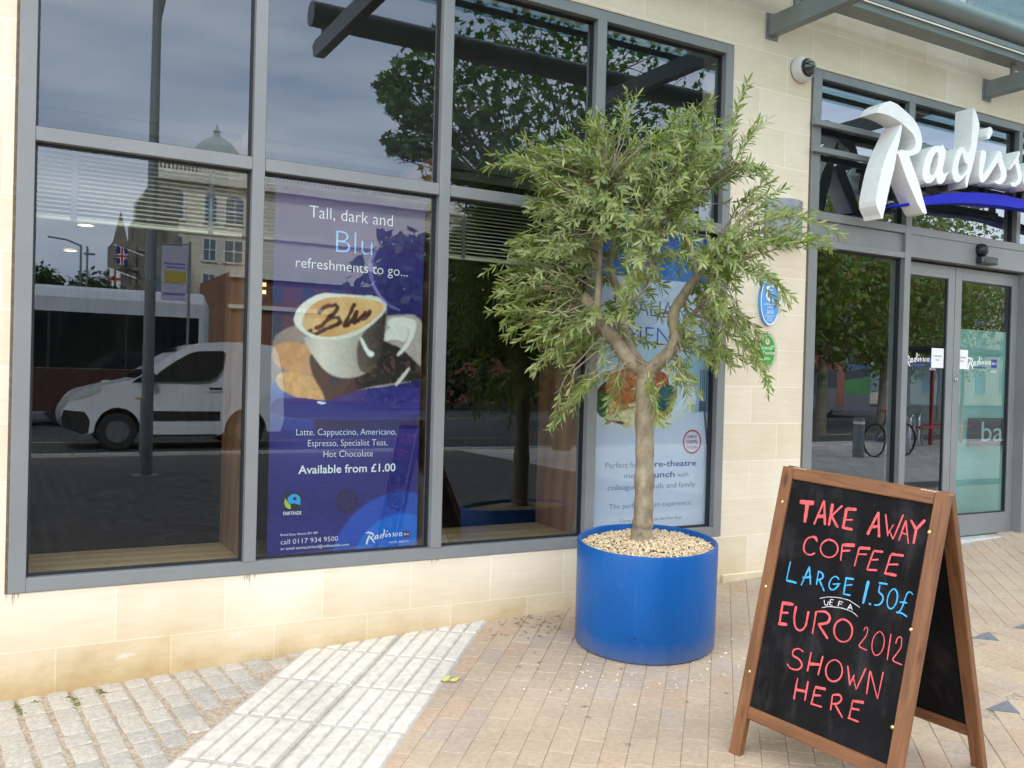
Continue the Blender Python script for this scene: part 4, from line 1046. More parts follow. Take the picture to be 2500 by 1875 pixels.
# ------------------------------------------------------------------ printed posters in the window
def in_poly(U, V, poly):
    ins = np.zeros(U.shape, bool)
    n = len(poly)
    for i in range(n):
        x1, y1 = poly[i]
        x2, y2 = poly[(i + 1) % n]
        if y1 == y2:
            continue
        c = ((y1 > V) != (y2 > V)) & (U < (x2 - x1) * (V - y1) / (y2 - y1) + x1)
        ins ^= c
    return ins
def seg_dist(U, V, pts, asp):
    d = np.full(U.shape, 9.0)
    for (x1, y1), (x2, y2) in zip(pts, pts[1:]):
        dx, dy = (x2 - x1), (y2 - y1) * asp
        L2 = dx * dx + dy * dy + 1e-12
        t = np.clip(((U - x1) * dx + (V - y1) * asp * dy) / L2, 0, 1)
        d = np.minimum(d, np.hypot(U - x1 - t * dx, (V - y1) * asp - t * dy))
    return d
def smooth_pl(pl, it=2):
    for _ in range(it):
        q = []
        for i in range(len(pl)):
            a, b = pl[i], pl[(i + 1) % len(pl)]
            q += [(a[0] * .75 + b[0] * .25, a[1] * .75 + b[1] * .25), (a[0] * .25 + b[0] * .75, a[1] * .25 + b[1] * .75)]
        pl = q
    return pl
def srgb(*c):
    return np.array([((v / 255) / 12.92 if v < 10 else ((v / 255 + 0.055) / 1.055) ** 2.4) for v in c])
def lerp(a, b, t):
    return a + (b - a) * t[..., None]
def vnoise(U, V, fx, fy, seed):
    rs = np.random.RandomState(seed)
    g = rs.rand(int(fy) + 3, int(fx) + 3)
    x, y = np.clip(U, 0, 1) * fx, np.clip(V, 0, 1) * fy
    i, j = x.astype(int), y.astype(int)
    a, b = x - i, y - j
    a, b = a * a * (3 - 2 * a), b * b * (3 - 2 * b)
    return (g[j, i] * (1 - a) + g[j, i + 1] * a) * (1 - b) + (g[j + 1, i] * (1 - a) + g[j + 1, i + 1] * a) * b
def print_sheet(name, x0, x1, z0, z1, y, nx, nz, paint, parent):
    u = np.linspace(0, 1, nx)
    v = np.linspace(0, 1, nz)
    U, V = np.meshgrid(u, v)
    C_ = np.clip(paint(U, V), 0, 1)
    s = MB()
    s.v = [(float(a), y, float(b)) for a, b in zip((x0 + U * (x1 - x0)).ravel(), (z0 + V * (z1 - z0)).ravel())]
    for j in range(nz - 1):
        for i in range(nx - 1):
            k = j * nx + i
            s.f.append((k, k + 1, k + nx + 1, k + nx))
    s.c = C_.reshape(-1, 3).tolist()
    return s.build(name, PRINT, parent)
m_, t_, p_ = nodes('poster_print')
a_ = nd(t_, 'Attribute', attribute_name='Col')
t_.links.new(a_.outputs['Color'], p_.inputs['Base Color'])
p_.inputs['Roughness'].default_value = 0.45
p_.inputs['Specular IOR Level'].default_value = 0.3
PRINT = m_
PY = 0.072
def paint1(U, V):
    asp = (2.378 - .436) / (2.005 - 1.185)
    top = lerp(srgb(118, 84, 168), srgb(66, 58, 158), np.clip((1 - V) * 3.2 + 0.25 * U, 0, 1))
    C_ = lerp(top, srgb(48, 42, 140), np.clip((0.80 - V) * 6, 0, 1))
    C_ = lerp(C_, srgb(104, 66, 84), np.clip((0.70 - V) * 9, 0, 1) * np.clip(1 - U * 1.1, 0, 1))
    C_ = C_ * 0.42 * (0.86 + 0.28 * vnoise(U, V, 6, 14, 2))[..., None]
    n2 = vnoise(U, V, 40, 90, 3)
    def put(pl, c, soft=True):
        nonlocal C_
        m = in_poly(U, V, smooth_pl(pl) if soft else pl)
        C_ = np.where(m[..., None], c if c.ndim == 3 else c[None, None], C_)
        return m
    put(POLYS['table'], lerp(srgb(150, 134, 128), srgb(184, 168, 156), np.clip(U, 0, 1)) * (0.9 + 0.2 * n2[..., None]))
    low = V < 0.46
    C_ = np.where((low & (U < 0.28))[..., None], lerp(srgb(84, 112, 172), srgb(52, 58, 140), np.clip((0.46 - V) * 9, 0, 1)), C_)
    put(POLYS['dark'], lerp(srgb(66, 48, 48), srgb(30, 22, 24), np.clip(U * 1.2 - 0.1, 0, 1)))
    put(POLYS['cookie1'], lerp(srgb(214, 156, 108), srgb(176, 112, 68), np.clip((0.47 - V) * 12, 0, 1)) * (0.86 + 0.26 * n2[..., None]))
    put(POLYS['cookie2'], lerp(srgb(226, 174, 116), srgb(184, 126, 74), np.clip((0.41 - V) * 14, 0, 1)) * (0.84 + 0.3 * n2[..., None]))
    put(POLYS['dark'][:4] + POLYS['dark'][-4:], srgb(70, 54, 54))
    put(POLYS['hin'], lerp(srgb(60, 46, 42), srgb(226, 220, 212), np.clip(((V - 0.475) * 30), 0, 1)))
    hm = in_poly(U, V, smooth_pl(POLYS['handle'])) & ~in_poly(U, V, smooth_pl(POLYS['hin']))
    C_ = np.where(hm[..., None], lerp(srgb(120, 104, 92), srgb(232, 226, 216), np.clip((V - 0.44) * 16, 0, 1)), C_)
    sh = np.clip((U - 0.30) * 2.0, 0, 1)
    put(POLYS['body'], lerp(lerp(srgb(190, 176, 164), srgb(232, 224, 208), np.clip((U - .18) * 7, 0, 1)), srgb(96, 82, 76), sh) * (0.96 + 0.08 * n2[..., None]))
    put(POLYS['bodydark'], lerp(srgb(104, 88, 80), srgb(46, 34, 32), np.clip((U - 0.55) * 5, 0, 1)))
    put(POLYS['hl'], srgb(244, 240, 232))
    put(POLYS['rim'], lerp(srgb(240, 234, 220), srgb(214, 204, 190), np.clip((U - .3) * 2, 0, 1)))
    cm = put(POLYS['coffee'], lerp(srgb(236, 190, 128), srgb(208, 152, 92), np.clip(0.9 * vnoise(U, V, 14, 40, 5), 0, 1)))
    for st in BLUSTROKES:
        d = seg_dist(U, V, st, asp) + (n2 - 0.5) * 0.008
        C_ = lerp(C_, srgb(74, 26, 20), np.clip((0.017 - d) / 0.008, 0, 1) * cm)
    put(POLYS['spoon'], srgb(226, 216, 196))
    for st in STEAM:
        d = seg_dist(U, V, st, asp)
        C_ = lerp(C_, srgb(150, 140, 214), np.clip((0.006 - d) / 0.004, 0, 1) * 0.75)
    K_ = C_.copy()
    for dx in (-1, 0, 1):
        for dy in (-1, 0, 1):
            K_ = K_ + np.roll(np.roll(C_, dx, 1), dy, 0)
    K_ = K_ / 10.0
    inc = in_poly(U, V, smooth_pl(POLYS['rim']))[..., None]
    C_ = np.where(inc, C_ * .6 + K_ * .4, K_)
    C_ = C_ * (0.90 + 0.20 * vnoise(U, V, 150, 350, 17))[..., None]
    base = lerp(srgb(46, 40, 122), srgb(34, 30, 108), np.clip((0.38 - V) * 6, 0, 1))
    base = lerp(base, srgb(58, 48, 132), np.clip(vnoise(U, V, 3, 8, 8) - 0.35, 0, 1))
    m = in_poly(U, V, smooth_pl(POLYS['curve'])) | (V < 0.335)
    C_ = np.where(m[..., None], base, C_)
    put(POLYS['plate'], srgb(222, 236, 246))
    X, Z = 1.185 + U * .82, .436 + V * 1.942
    d = np.hypot((X - 1.915), (Z - 0.345))
    C_ = lerp(C_, srgb(36, 84, 190), np.clip((0.405 - d) / 0.012, 0, 1) * 0.75)
    C_ = lerp(C_, srgb(24, 112, 214), np.clip((0.285 - d) / 0.012, 0, 1) * 0.85)
    for (cx, cz, col_) in ((1.602, 0.706, srgb(44, 30, 62)), (1.888, 0.700, srgb(32, 58, 138))):
        dd = np.hypot(X - cx, Z - cz)
        an = np.arctan2(Z - cz, X - cx)
        ring = (dd < 0.062 + 0.005 * np.sign(np.sin(an * 28))) & (dd > 0.046)
        inner = (dd < 0.036) & (np.sin(X * 420 + Z * 160) * np.sin(Z * 380 - X * 90) > -0.15)
        C_ = np.where((ring | inner | ((dd < .046) & (dd > .043)))[..., None], col_, C_)
    return C_
POLYS['table'] = [tuple(p) for p in POLYS['table']]
po = thing('poster', 'purple coffee poster with a cup of cappuccino and two biscuits', 'poster')
print_sheet('sheet', 1.185, 2.005, .436, 2.378, PY, 206, 486, paint1, po)
bk = MB(); bk.box(1.186, 2.004, PY + 0.0005, PY + 0.004, .437, 2.377); bk.build('backing', MT['white'], po)
white = mat('white_print', (0.86, 0.86, 0.88), 0.5)
lblue = mat('sky_blue_print', (0.24, 0.55, 1.0), 0.5)
def lettering(parent, items, m, d=PY - 0.001, name='lettering'):
    for i, (b, kw) in enumerate(items):
        s = MB()
        add_text(s, b, FY, d - 0.00005 * i, **kw)
        s.build(name, m, parent)
lettering(po, [('Tall, dark and', dict(width=.457, height=.066, x=1.362, y=2.184, thin=-.012)),
               ('refreshments to go...', dict(width=.615, height=.056, x=1.298, y=1.921, thin=-.010)),
               ('Latte, Cappuccino, Americano,', dict(width=.548, height=.036, x=1.322, y=1.058, thin=-.012)),
               ('Espresso, Specialist Teas,', dict(width=.436, height=.036, x=1.384, y=1.000, thin=-.012)),
               ('Hot Chocolate', dict(width=.271, height=.036, x=1.468, y=.942, thin=-.012)),
               ('Available from £1.00', dict(width=.533, height=.045, x=1.337, y=.859, thin=.012)),
               ('Broad Quay, Bristol, BS1 4BY', dict(width=.195, height=.012, x=1.254, y=.543)),
               ('call 0117 934 9500', dict(width=.302, height=.027, x=1.255, y=.499, thin=-.008)),
               ('or email events.bristol@radissonblu.com', dict(width=.363, height=.015, x=1.255, y=.470, thin=.006)),
               ('HOTEL BRISTOL', dict(width=.115, height=.012, x=1.847, y=.466))], white)
lettering(po, [('Blu', dict(width=.20, height=.125, x=1.507, y=2.017, thin=-.020))], lblue, name='blue_lettering')
fm = MB(); fm.box(1.265, 1.358, PY - 0.0015, PY - 0.0005, .676, .762)
fo = fm.build('fair_trade_mark', MT['black'], po)
s = MB()
s.prism([(1.317 + .034 * cos(t) * (1 if cos(t) > 0 else .95), .728 + .027 * sin(t)) for t in [i * pi / 10 for i in range(14)]] + [(1.322, .708), (1.352, .697)], PY - 0.0022, None, FY)
s.build('blue_shape', mat('mark_blue', (0.02, 0.36, 0.80), 0.5), fo)
s = MB()
s.prism([(1.272, .735), (1.283, .720), (1.300, .700), (1.305, .682), (1.292, .680), (1.276, .690), (1.268, .712)], PY - 0.0022, None, FY)
s.build('green_shape', mat('mark_green', (0.42, 0.58, 0.05), 0.5), fo)
s = MB(); s.disc((1.322, PY - 0.0026, .732), .009); s.build('dark_dot', MT['black'], fo)
lettering(po, [('FAIRTRADE', dict(width=.093, height=.018, x=1.265, y=.649, thin=.012))], white, name='mark_lettering')
# --- script wordmark used on print and on the doors (same hand as the fascia letters)
def ring_poly(cx, cz, rx, rz, sh, n=18):
    return [(cx + rx * cos(2 * pi * i / n) + sh * rz * sin(2 * pi * i / n), cz + rz * sin(2 * pi * i / n)) for i in range(n)]
def shift(pl, dx, dz=0.0):
    return [(a + dx, b + dz) for a, b in pl]
SGN = []
for k in ('R1', 'R2', 'a', 'd', 'dot', 'is', 's'):
    SGN.append([k, LET[k][0], LET[k][1:]])
SGN.append(['o', ring_poly(6.975, 3.085, 0.095, 0.115, 0.22), [ring_poly(6.975, 3.085, 0.048, 0.078, 0.22)]])
nP = [(7.315, 2.965), (7.36, 2.965), (7.395, 3.10), (7.435, 3.165), (7.462, 3.15), (7.455, 3.09), (7.432, 3.02), (7.437, 2.97), (7.48, 2.955), (7.53, 3.0), (7.555, 3.045), (7.52, 3.025), (7.488, 3.01), (7.483, 3.04), (7.508, 3.12), (7.507, 3.19), (7.46, 3.215), (7.41, 3.18), (7.388, 3.14), (7.395, 3.21), (7.345, 3.215), (7.345, 3.12)]
SGN.append(['n', shift(nP, -0.19), []])
def wordmark(s, x0, x1, z0, hgt, d):
    kx = (x1 - x0) / (7.365 - 5.17)
    kz = hgt / (3.379 - 2.557)
    for i, (k, pl, ho) in enumerate(SGN):
        f = lambda P: [(x0 + (a - 5.17) * kx, z0 + (b - 2.557) * kz) for a, b in P]
        s.prism(f(pl), d - 0.00006 * i, None, FY, [f(h) for h in ho])
s = MB(); wordmark(s, 1.709, 1.922, .466, .072, PY - .0012); s.build('wordmark', white, po)
s = MB(); s.box(1.925, 1.963, PY - .0016, PY - .0006, .493, .530); s.build('square_mark', mat('plum_print', (0.075, 0.03, 0.16), 0.5), po)
lettering(po, [('BLU', dict(width=.030, height=.012, x=1.929, y=.506, thin=.012))], white, d=PY - .0022, name='square_lettering')

def paint2(U, V):
    X, Z = 3.163 + U * .928, .436 + V * 1.92
    C_ = lerp(srgb(222, 224, 246), srgb(206, 212, 242), np.clip(V * 1.5, 0, 1)) * (0.98 + 0.04 * vnoise(U, V, 30, 60, 4)[..., None])
    C_ = np.where((Z > 2.04)[..., None], lerp(srgb(60, 116, 200), srgb(30, 84, 180), np.clip((Z - 2.04) * 3, 0, 1)), C_)
    n2 = vnoise(U, V, 50, 110, 6)
    ph = (Z > 1.02) & (Z < 1.60)
    C_ = np.where((ph & (Z > 1.19 - 0.0 * X))[..., None], lerp(srgb(196, 218, 236), srgb(120, 160, 186), np.clip((X - 3.80) * 3.5, 0, 1)), C_)
    d = np.hypot((X - 3.50) / 0.47, (Z - 1.275) / 0.225)
    C_ = np.where((d < 1)[..., None], lerp(srgb(244, 246, 250), srgb(186, 196, 214), np.clip(d * d * 0.5 + (1.2 - Z) * 0.8, 0, 1)), C_)
    d2 = np.hypot((X - 3.50) / 0.345, (Z - 1.305) / 0.165)
    C_ = np.where((d2 < 1)[..., None], srgb(222, 226, 232), C_)
    rs = np.random.RandomState(2)
    def blob(cx, cz, rx, rz, c, a=0.0):
        nonlocal C_
        x, z = (X - cx) * cos(a) + (Z - cz) * sin(a), -(X - cx) * sin(a) + (Z - cz) * cos(a)
        dd = np.hypot(x / rx, z / rz)
        C_ = np.where((dd < 1)[..., None], c * (0.75 + 0.5 * n2[..., None]) * (1.15 - 0.35 * dd[..., None]), C_)
    Z0_ = Z
    Z = Z + .065
    blob(3.45, 1.33, .29, .16, srgb(120, 60, 30))
    for k in range(22):
        blob(3.30 + rs.rand() * .42, 1.19 + rs.rand() * .16, .11, .026, (srgb(246, 226, 176), srgb(232, 196, 130), srgb(206, 150, 84))[k % 3], rs.uniform(-.5, .9))
    for (cx, cz, rx, rz, c, a) in ((3.36, 1.44, .12, .09, srgb(216, 136, 84), .5), (3.50, 1.47, .12, .08, srgb(208, 122, 72), -.3), (3.42, 1.36, .12, .05, srgb(204, 116, 66), .2), (3.66, 1.44, .08, .075, srgb(200, 84, 60), .7), (3.72, 1.36, .09, .07, srgb(54, 92, 58), .4), (3.66, 1.30, .07, .04, srgb(28, 76, 38), -.4), (3.22, 1.30, .05, .08, srgb(44, 96, 40), .2), (3.60, 1.37, .06, .05, srgb(232, 128, 60), 0), (3.58, 1.52, .05, .05, srgb(232, 160, 90), 0)):
        blob(cx, cz, rx, rz, c, a)
    Z = Z0_
    for k in range(4):
        xx = 4.005 + k * 0.017
        C_ = np.where(((np.abs(X - xx) < .0045) & (Z > 1.26) & (Z < 1.47))[..., None], srgb(58, 74, 92), C_)
    C_ = np.where(((np.abs(X - 4.03) < .033) & (Z > 1.20) & (Z < 1.265))[..., None], srgb(66, 84, 104), C_)
    C_ = np.where(((np.abs(X - 4.045 - (1.2 - Z) * .15) < .010) & (Z > 0.98) & (Z <= 1.20))[..., None], srgb(84, 98, 118), C_)
    return C_
p2 = thing('poster', 'pale blue pasta menu poster behind the olive tree', 'poster')
print_sheet('sheet', 3.163, 4.091, .436, 2.356, PY, 200, 410, paint2, p2)
bk = MB(); bk.box(3.164, 4.090, PY + 0.0005, PY + 0.004, .437, 2.355); bk.build('backing', MT['white'], p2)
pblue = mat('mid_blue_print', (0.025, 0.09, 0.33), 0.5)
pgrey = mat('slate_blue_print', (0.05, 0.085, 0.19), 0.5)
lettering(p2, [('Perfect for a', dict(width=.30, height=.036, x=3.259, y=.840, thin=-.010)), ('meal or', dict(width=.20, height=.036, x=3.404, y=.772, thin=-.010)), ('with', dict(width=.094, height=.034, x=3.828, y=.768, thin=-.010)),
               ('colleagues, friends and family', dict(width=.702, height=.036, x=3.280, y=.700, thin=-.010)), ('The perfect Italian experience', dict(width=.653, height=.034, x=3.295, y=.582, thin=-.016)),
               ('Come and join us on the first floor', dict(width=.507, height=.022, x=3.379, y=.494, thin=-.010))], pgrey)
lettering(p2, [('pre-theatre', dict(width=.385, height=.038, x=3.600, y=.840, thin=.018)), ('lunch', dict(width=.185, height=.038, x=3.622, y=.770, thin=.018)), ('ITALIAN', dict(width=.50, height=.11, x=3.36, y=1.80, thin=-.016)), ('MENU', dict(width=.48, height=.11, x=3.395, y=1.630, thin=-.016))], pblue, name='bold_lettering')
pred = mat('red_print', (0.55, 0.03, 0.045), 0.5)
s = MB(); s.prism(ring_poly(3.946, .997, .078, .080, 0, 40), PY - .001, None, FY, [ring_poly(3.946, .997, .067, .069, 0, 40)])
ro = s.build('round_stamp', pred, p2)
lettering(ro, [('ALMOST', dict(width=.088, height=.020, x=3.946, y=1.022, align='c', thin=.014)), ('100%', dict(width=.095, height=.027, x=3.946, y=.984, align='c', thin=.014)), ('ITALIAN', dict(width=.090, height=.020, x=3.946, y=.952, align='c', thin=.014))], pred)

# ------------------------------------------------------------------ fascia letters
sg = thing('fascia_sign', 'large white script letters over a blue swoosh above the entrance doors', 'sign')
YB, YFR = -0.165, -0.31
grp = {}
nmz = {'R1': 'letter', 'R2': 'letter_stem', 'dot': 'letter_dot'}
for i, (k, pl, ho) in enumerate(SGN):
    s = MB()
    s.prism(pl, YFR - 0.0004 * (i % 5), YB + 0.0004 * (i % 5), FY, ho)
    s.build(nmz.get(k, 'letter'), MT['white'], sg)
s = MB()
sw = SWOOSH[0]
top = [p for p in sw[:9]]
ext_t = [(7.35, 2.90), (7.75, 2.86), (8.05, 2.80)]
ext_b = [(7.75, 2.80), (7.35, 2.835)]
s.prism([tuple(p) for p in top] + ext_t + [(8.06, 2.795)] + ext_b + [tuple(p) for p in sw[10:]], -0.245, -0.14, FY)
s.build('swoosh', MT['blue_sign'], sg)
s = MB(); s.cbox(5.93, 7.34, -0.150, -0.10, 2.862, 2.905, 0.003); s.cbox(5.62, 7.34, -0.152, -0.10, 3.02, 3.05, 0.003)
for x in (5.70, 6.2, 6.7, 7.2):
    s.box(x, x + 0.03, -0.10, -0.052, 2.87, 3.04)
s.build('support_rail', MT['black'], sg)

# ------------------------------------------------------------------ wall furniture
pq = thing('wall_plaque', 'sky blue oval environmental award plaque dated 2010 on the stone pier', 'plaque', None, (4.512, 0, 1.955))
s = MB(); s.prism([(0.088 * cos(t), 0.166 * sin(t)) for t in [i * pi / 32 for i in range(64)]], -0.026, -0.001, FY); s.build('plate', mat('sky_blue_enamel', (0.10, 0.36, 0.76), 0.35), pq)
s = MB(); s.prism([(0.087 * cos(t), 0.165 * sin(t)) for t in [i * pi / 32 for i in range(64)]], -0.0268, None, FY, [[(0.080 * cos(t), 0.156 * sin(t)) for t in [i * pi / 32 for i in range(64)]]])
s.build('rim', white, pq)
s = MB()
def arc_ring(r0, r1, a0, a1, cx, cz, n=26):
    o_ = [(cx + r1 * .8 * cos(a0 + (a1 - a0) * i / n), cz + r1 * sin(a0 + (a1 - a0) * i / n)) for i in range(n + 1)]
    return o_ + [(cx + r0 * .8 * cos(a0 + (a1 - a0) * i / n), cz + r0 * sin(a0 + (a1 - a0) * i / n)) for i in range(n, -1, -1)]
s.prism(arc_ring(.042, .062, rad(50), rad(310), 0.005, .055), -0.0275, None, FY)
s.build('ring_emblem', white, pq)
for b, wd, h, z in (('GREEN', .05, .012, .068), ('2000', .045, .012, .050), ('ENVIRONMENTAL', .12, .012, -.030), ('AWARD', .055, .012, -.050), ('2010', .062, .026, -.088), ('PRESENTED BY', .085, .010, -.108), ('BRISTOL', .05, .010, -.124), ('HOTELS', .05, .010, -.138)):
    s = MB()
    add_text(s, b, FY, -0.0276, width=wd, height=h, x=0, y=z, align='c', thin=.008)
    s.build('lettering', white, pq)
pq = thing('wall_plaque', 'green oval tourism plaque marked GOLD below the blue one', 'plaque', None, (4.502, 0, 1.617))
clear = glass('clear_acrylic', 1.35, (0.90, 0.92, 0.90))
s = MB(); s.prism([(0.100 * cos(t), 0.134 * sin(t)) for t in [i * pi / 32 for i in range(64)]], -0.018, -0.012, FY); s.build('acrylic_plate', clear, pq)
s = MB(); s.prism([(0.079 * cos(t), 0.114 * sin(t)) for t in [i * pi / 32 for i in range(64)]], -0.022, -0.019, FY); s.build('green_oval', mat('leaf_green_print', (0.055, 0.33, 0.035), 0.4), pq)
s = MB(); s.prism([(0.075 * cos(t), 0.109 * sin(t)) for t in [i * pi / 32 for i in range(64)]], -0.0226, None, FY, [[(0.071 * cos(t), 0.105 * sin(t)) for t in [i * pi / 32 for i in range(64)]]])
s.disc((0, -0.0226, .062), .019)
s.build('white_line', white, pq)
s = MB(); s.prism(ring_poly(0, .062, .014, .014, 0), -0.0232, None, FY, [ring_poly(0, .062, .010, .010, 0)]); s.disc((0, -0.0232, .062), .006); s.build('red_target', pred, pq)
for b, kw in (('Green', dict(width=.078, height=.027, x=-.062, y=.008)), ('Tourism', dict(width=.112, height=.027, x=-.042, y=-.026)), ('GOLD', dict(width=.055, height=.018, x=0, y=-.062, align='c', thin=.008))):
    s = MB()
    add_text(s, b, FY, -0.0232, **kw)
    s.build('lettering', white, pq)
s = MB()
s.prism([(.020, .010), (.022, .022), (.034, .032), (.056, .038), (.055, .026), (.046, .012), (.030, .008)], -0.0232, None, FY, [[(.026, .013), (.043, .016), (.051, .026), (.051, .033), (.035, .027), (.026, .020)]])
s.build('leaf_emblem', white, pq)
for z in (.124, -.124):
    s = MB(); s.lathe([(0, .008), (.006, .007), (.007, 0)], 14, (0, -0.018, z), 'Y'); s.build('stud', MT['chrome'], pq)
cc = thing('security_camera', 'white dome security camera on the stone above the entrance corner', 'camera', None, (4.752, 0, 3.568))
s = MB(); s.lathe([(0.0, .075), (.058, .075), (.070, .070), (.084, .050), (.088, .03), (.088, .006)], 36, axis='Y'); s.build('housing', mat('off_white_housing', (0.62, 0.62, 0.61), 0.4), cc, smooth=True)
s = MB(); s.lathe([(.0885, .005), (.0885, .0005)], 36, axis='Y'); s.lathe([(.060, .0755), (.064, .077), (.060, .083), (.054, .084)], 36, axis='Y'); s.build('dark_ring', MT['black'], cc, smooth=True)
s = MB(); s.lathe([(.053 * cos(t), .076 + .055 * sin(t)) for t in [i * pi / 20 for i in range(11)]], 30, axis='Y'); s.build('dome', mat('smoked_dome', (0.02, 0.022, 0.025), 0.06, coat=1), cc, smooth=True)
wl = thing('wall_light', 'grey half drum wall light beside the entrance above the plaques', 'light', None, (4.62, 0, 2.37))
s = MB()
n_ = 14
pl = [(-.16, 0)] + [(-.16 + .32 * i / n_, -(.035 + .085 * sin(pi * i / n_) ** 0.8)) for i in range(n_ + 1)] + [(.16, 0)]
k = len(pl)
for z in (0.0, 0.275):
    for (a, b) in pl:
        s.v.append((a, b - .001, z))
for i in range(k - 1):
    s.f.append((i, i + 1, k + i + 1, k + i))
s.f.append(tuple(range(k - 1, -1, -1)))
s.f.append(tuple(range(k, 2 * k)))
s.build('housing', mat('grey_lamp_housing', (0.25, 0.275, 0.31), 0.35), wl)
s = MB(); s.box(-.13, .13, -.075, -.01, .2755, .278); s.build('diffuser', mat('frosted_diffuser', (0.7, 0.7, 0.68), 0.6), wl)
ds = thing('door_sensor', 'round black dome sensor above the sliding doors', 'sensor', None, (6.815, -0.006, 2.515))
s = MB(); s.lathe([(.056 * cos(t), .005 + .062 * sin(t)) for t in [i * pi / 20 for i in range(11)]] , 28, axis='Y'); s.build('dome', MT['black'], ds, smooth=True)
s = MB(); s.lathe([(.060, .006), (.060, .0)], 28, axis='Y'); s.build('base_ring', MT['gasket'], ds)
ds = thing('door_sensor', 'flat black bar shaped motion sensor just below the round dome sensor', 'sensor', None, (6.865, -0.006, 2.432))
s = MB(); s.cbox(-.105, .105, -.062, 0, -.028, .030, .008); s.build('casing', mat('sensor_plastic', (0.02, 0.022, 0.03), 0.25), ds)
s = MB(); s.cbox(-.085, .085, -.064, -.0625, -.018, .014, .0005); s.build('lens_window', mat('sensor_lens', (0.01, 0.01, 0.015), 0.08), ds)
paper = mat('white_paper', (0.82, 0.82, 0.82), 0.8)
ink = mat('black_ink', (0.03, 0.03, 0.03), 0.8)
for (x, lab) in ((6.378, 'white paper notice on the left door leaf reading Automatic Door'), (6.688, 'white paper notice on the right door leaf reading Automatic Door')):
    t_ = thing('door_notice', lab, 'notice', 'paper notices on the sliding doors', (x, 0.0885, 1.558))
    s = MB(); s.box(0, .150, -.0008, 0, 0, .156); s.build('paper', paper, t_)
    s = MB(); add_text(s, 'Automatic', FY, -.0012, width=.105, height=.016, x=.075, y=.088, align='c', thin=.01); s.build('lettering', ink, t_); s = MB(); add_text(s, 'Door', FY, -.0012, width=.048, height=.016, x=.075, y=.058, align='c', thin=.01); s.build('lettering', ink, t_)
nblue = mat('navy_vinyl', (0.01, 0.03, 0.25), 0.4)
for (x, lab) in ((6.836, 'white script vinyl logo with blue square on the right door leaf'), (6.045, 'white script vinyl logo with blue square on the left door leaf')):
    t_ = thing('door_decal', lab, 'decal', 'vinyl logos on the sliding doors')
    s = MB(); wordmark(s, x, x + .315, 1.548, .108, .0885); s.build('wordmark', white, t_)
    s = MB(); s.box(x + .317, x + .391, .0882, .0886, 1.578, 1.650); s.build('square_mark', nblue, t_)
    s = MB(); add_text(s, 'BLU', FY, .0878, width=.050, height=.020, x=x + .354, y=1.606, align='c', thin=.006); s.build('lettering', white, t_); s = MB(); add_text(s, 'HOTEL', FY, .0884, width=.078, height=.020, x=x + .391, y=1.538, align='r'); s.build('lettering', white, t_)
    s = MB(); s.prism([(x + .06, 1.572), (x + .13, 1.580), (x + .25, 1.580), (x + .25, 1.570), (x + .13, 1.566)], .0889, None, FY); s.build('swoosh', nblue, t_)

# ------------------------------------------------------------------ steel and glass canopy
cp = thing('entrance_canopy', 'grey steel canopy of beams and round tubes with glass over the entrance', 'canopy')
def beam(x):
    s = MB()
    a, b = x - .036, x + .036
    n = len(s.v)
    prof = [(-.002, 3.742), (-.002, 3.872), (-2.10, 3.872), (-2.16, 3.845), (-2.12, 3.755), (-2.08, 3.742)]
    for X in (a, b):
        s.v += [(X, y, z) for y, z in prof]
    k = len(prof)
    s.f.append(tuple(range(k)))
    s.f.append(tuple(range(2 * k - 1, k - 1, -1)))
    for i in range(k):
        j = (i + 1) % k
        s.f.append((i, k + i, k + j, j))
    bo = s.build('beam', MT['steel'], cp, bevel=.004)
    s = MB(); s.cbox(x - .055, x + .055, -.012, -.001, 3.72, 3.895, .002); s.build('wall_plate', MT['steel'], bo)
    for y in (-.22, -1.98):
        s = MB(); s.tube([(x, y, 3.871), (x, y, 3.955)], .020, 14); s.build('post', MT['steel'], bo, smooth=True)
for x in (2.02, 4.475, 6.84, 9.25, 11.6):
    beam(x)
s = MB(); s.tube([(1.93, -2.02, 4.035), (12.2, -2.02, 4.035)], .092, 28); s.build('outer_tube', MT['steel'], cp, smooth=True)
s = MB(); s.tube([(1.93, -.26, 4.17), (12.2, -.26, 4.17)], .088, 28); s.build('inner_tube', MT['steel'], cp, smooth=True)
s = MB(); s.cbox(1.95, 12.2, -.300, -.150, 3.954, 4.012, .003); s.cbox(1.95, 12.2, -.330, -.318, 4.010, 4.050, .002); s.build('edge_channel', MT['steel'], cp)
for i in range(8):
    x0 = 1.98 + i * 1.28
    s = MB(); s.box(x0, x0 + 1.265, -1.93, -.12, 4.285, 4.297); s.build('glass_panel', MT['canopy_glass'], cp)
for y in (-.62, -1.18, -1.74):
    s = MB(); s.cbox(1.96, 12.2, y - .018, y + .018, 4.235, 4.280, .003); s.build('purlin', MT['steel'], cp)
for x in (8.02,):
    s = MB(); s.tube([(x, -.10, 4.35), (x, -.10, 6.5)], .018, 12); s.build('hanger_rod', MT['chrome'], cp, smooth=True)
    s = MB(); s.lathe([(.02, 0), (.05, .0), (.055, .02), (.05, .04), (.02, .04)], 20, (x, -.10, 4.46)); s.lathe([(.02, 0), (.05, .0), (.055, .02), (.05, .04), (.02, .04)], 20, (x, -.10, 4.40)); s.build('rod_collar', MT['chrome'], cp, smooth=True)
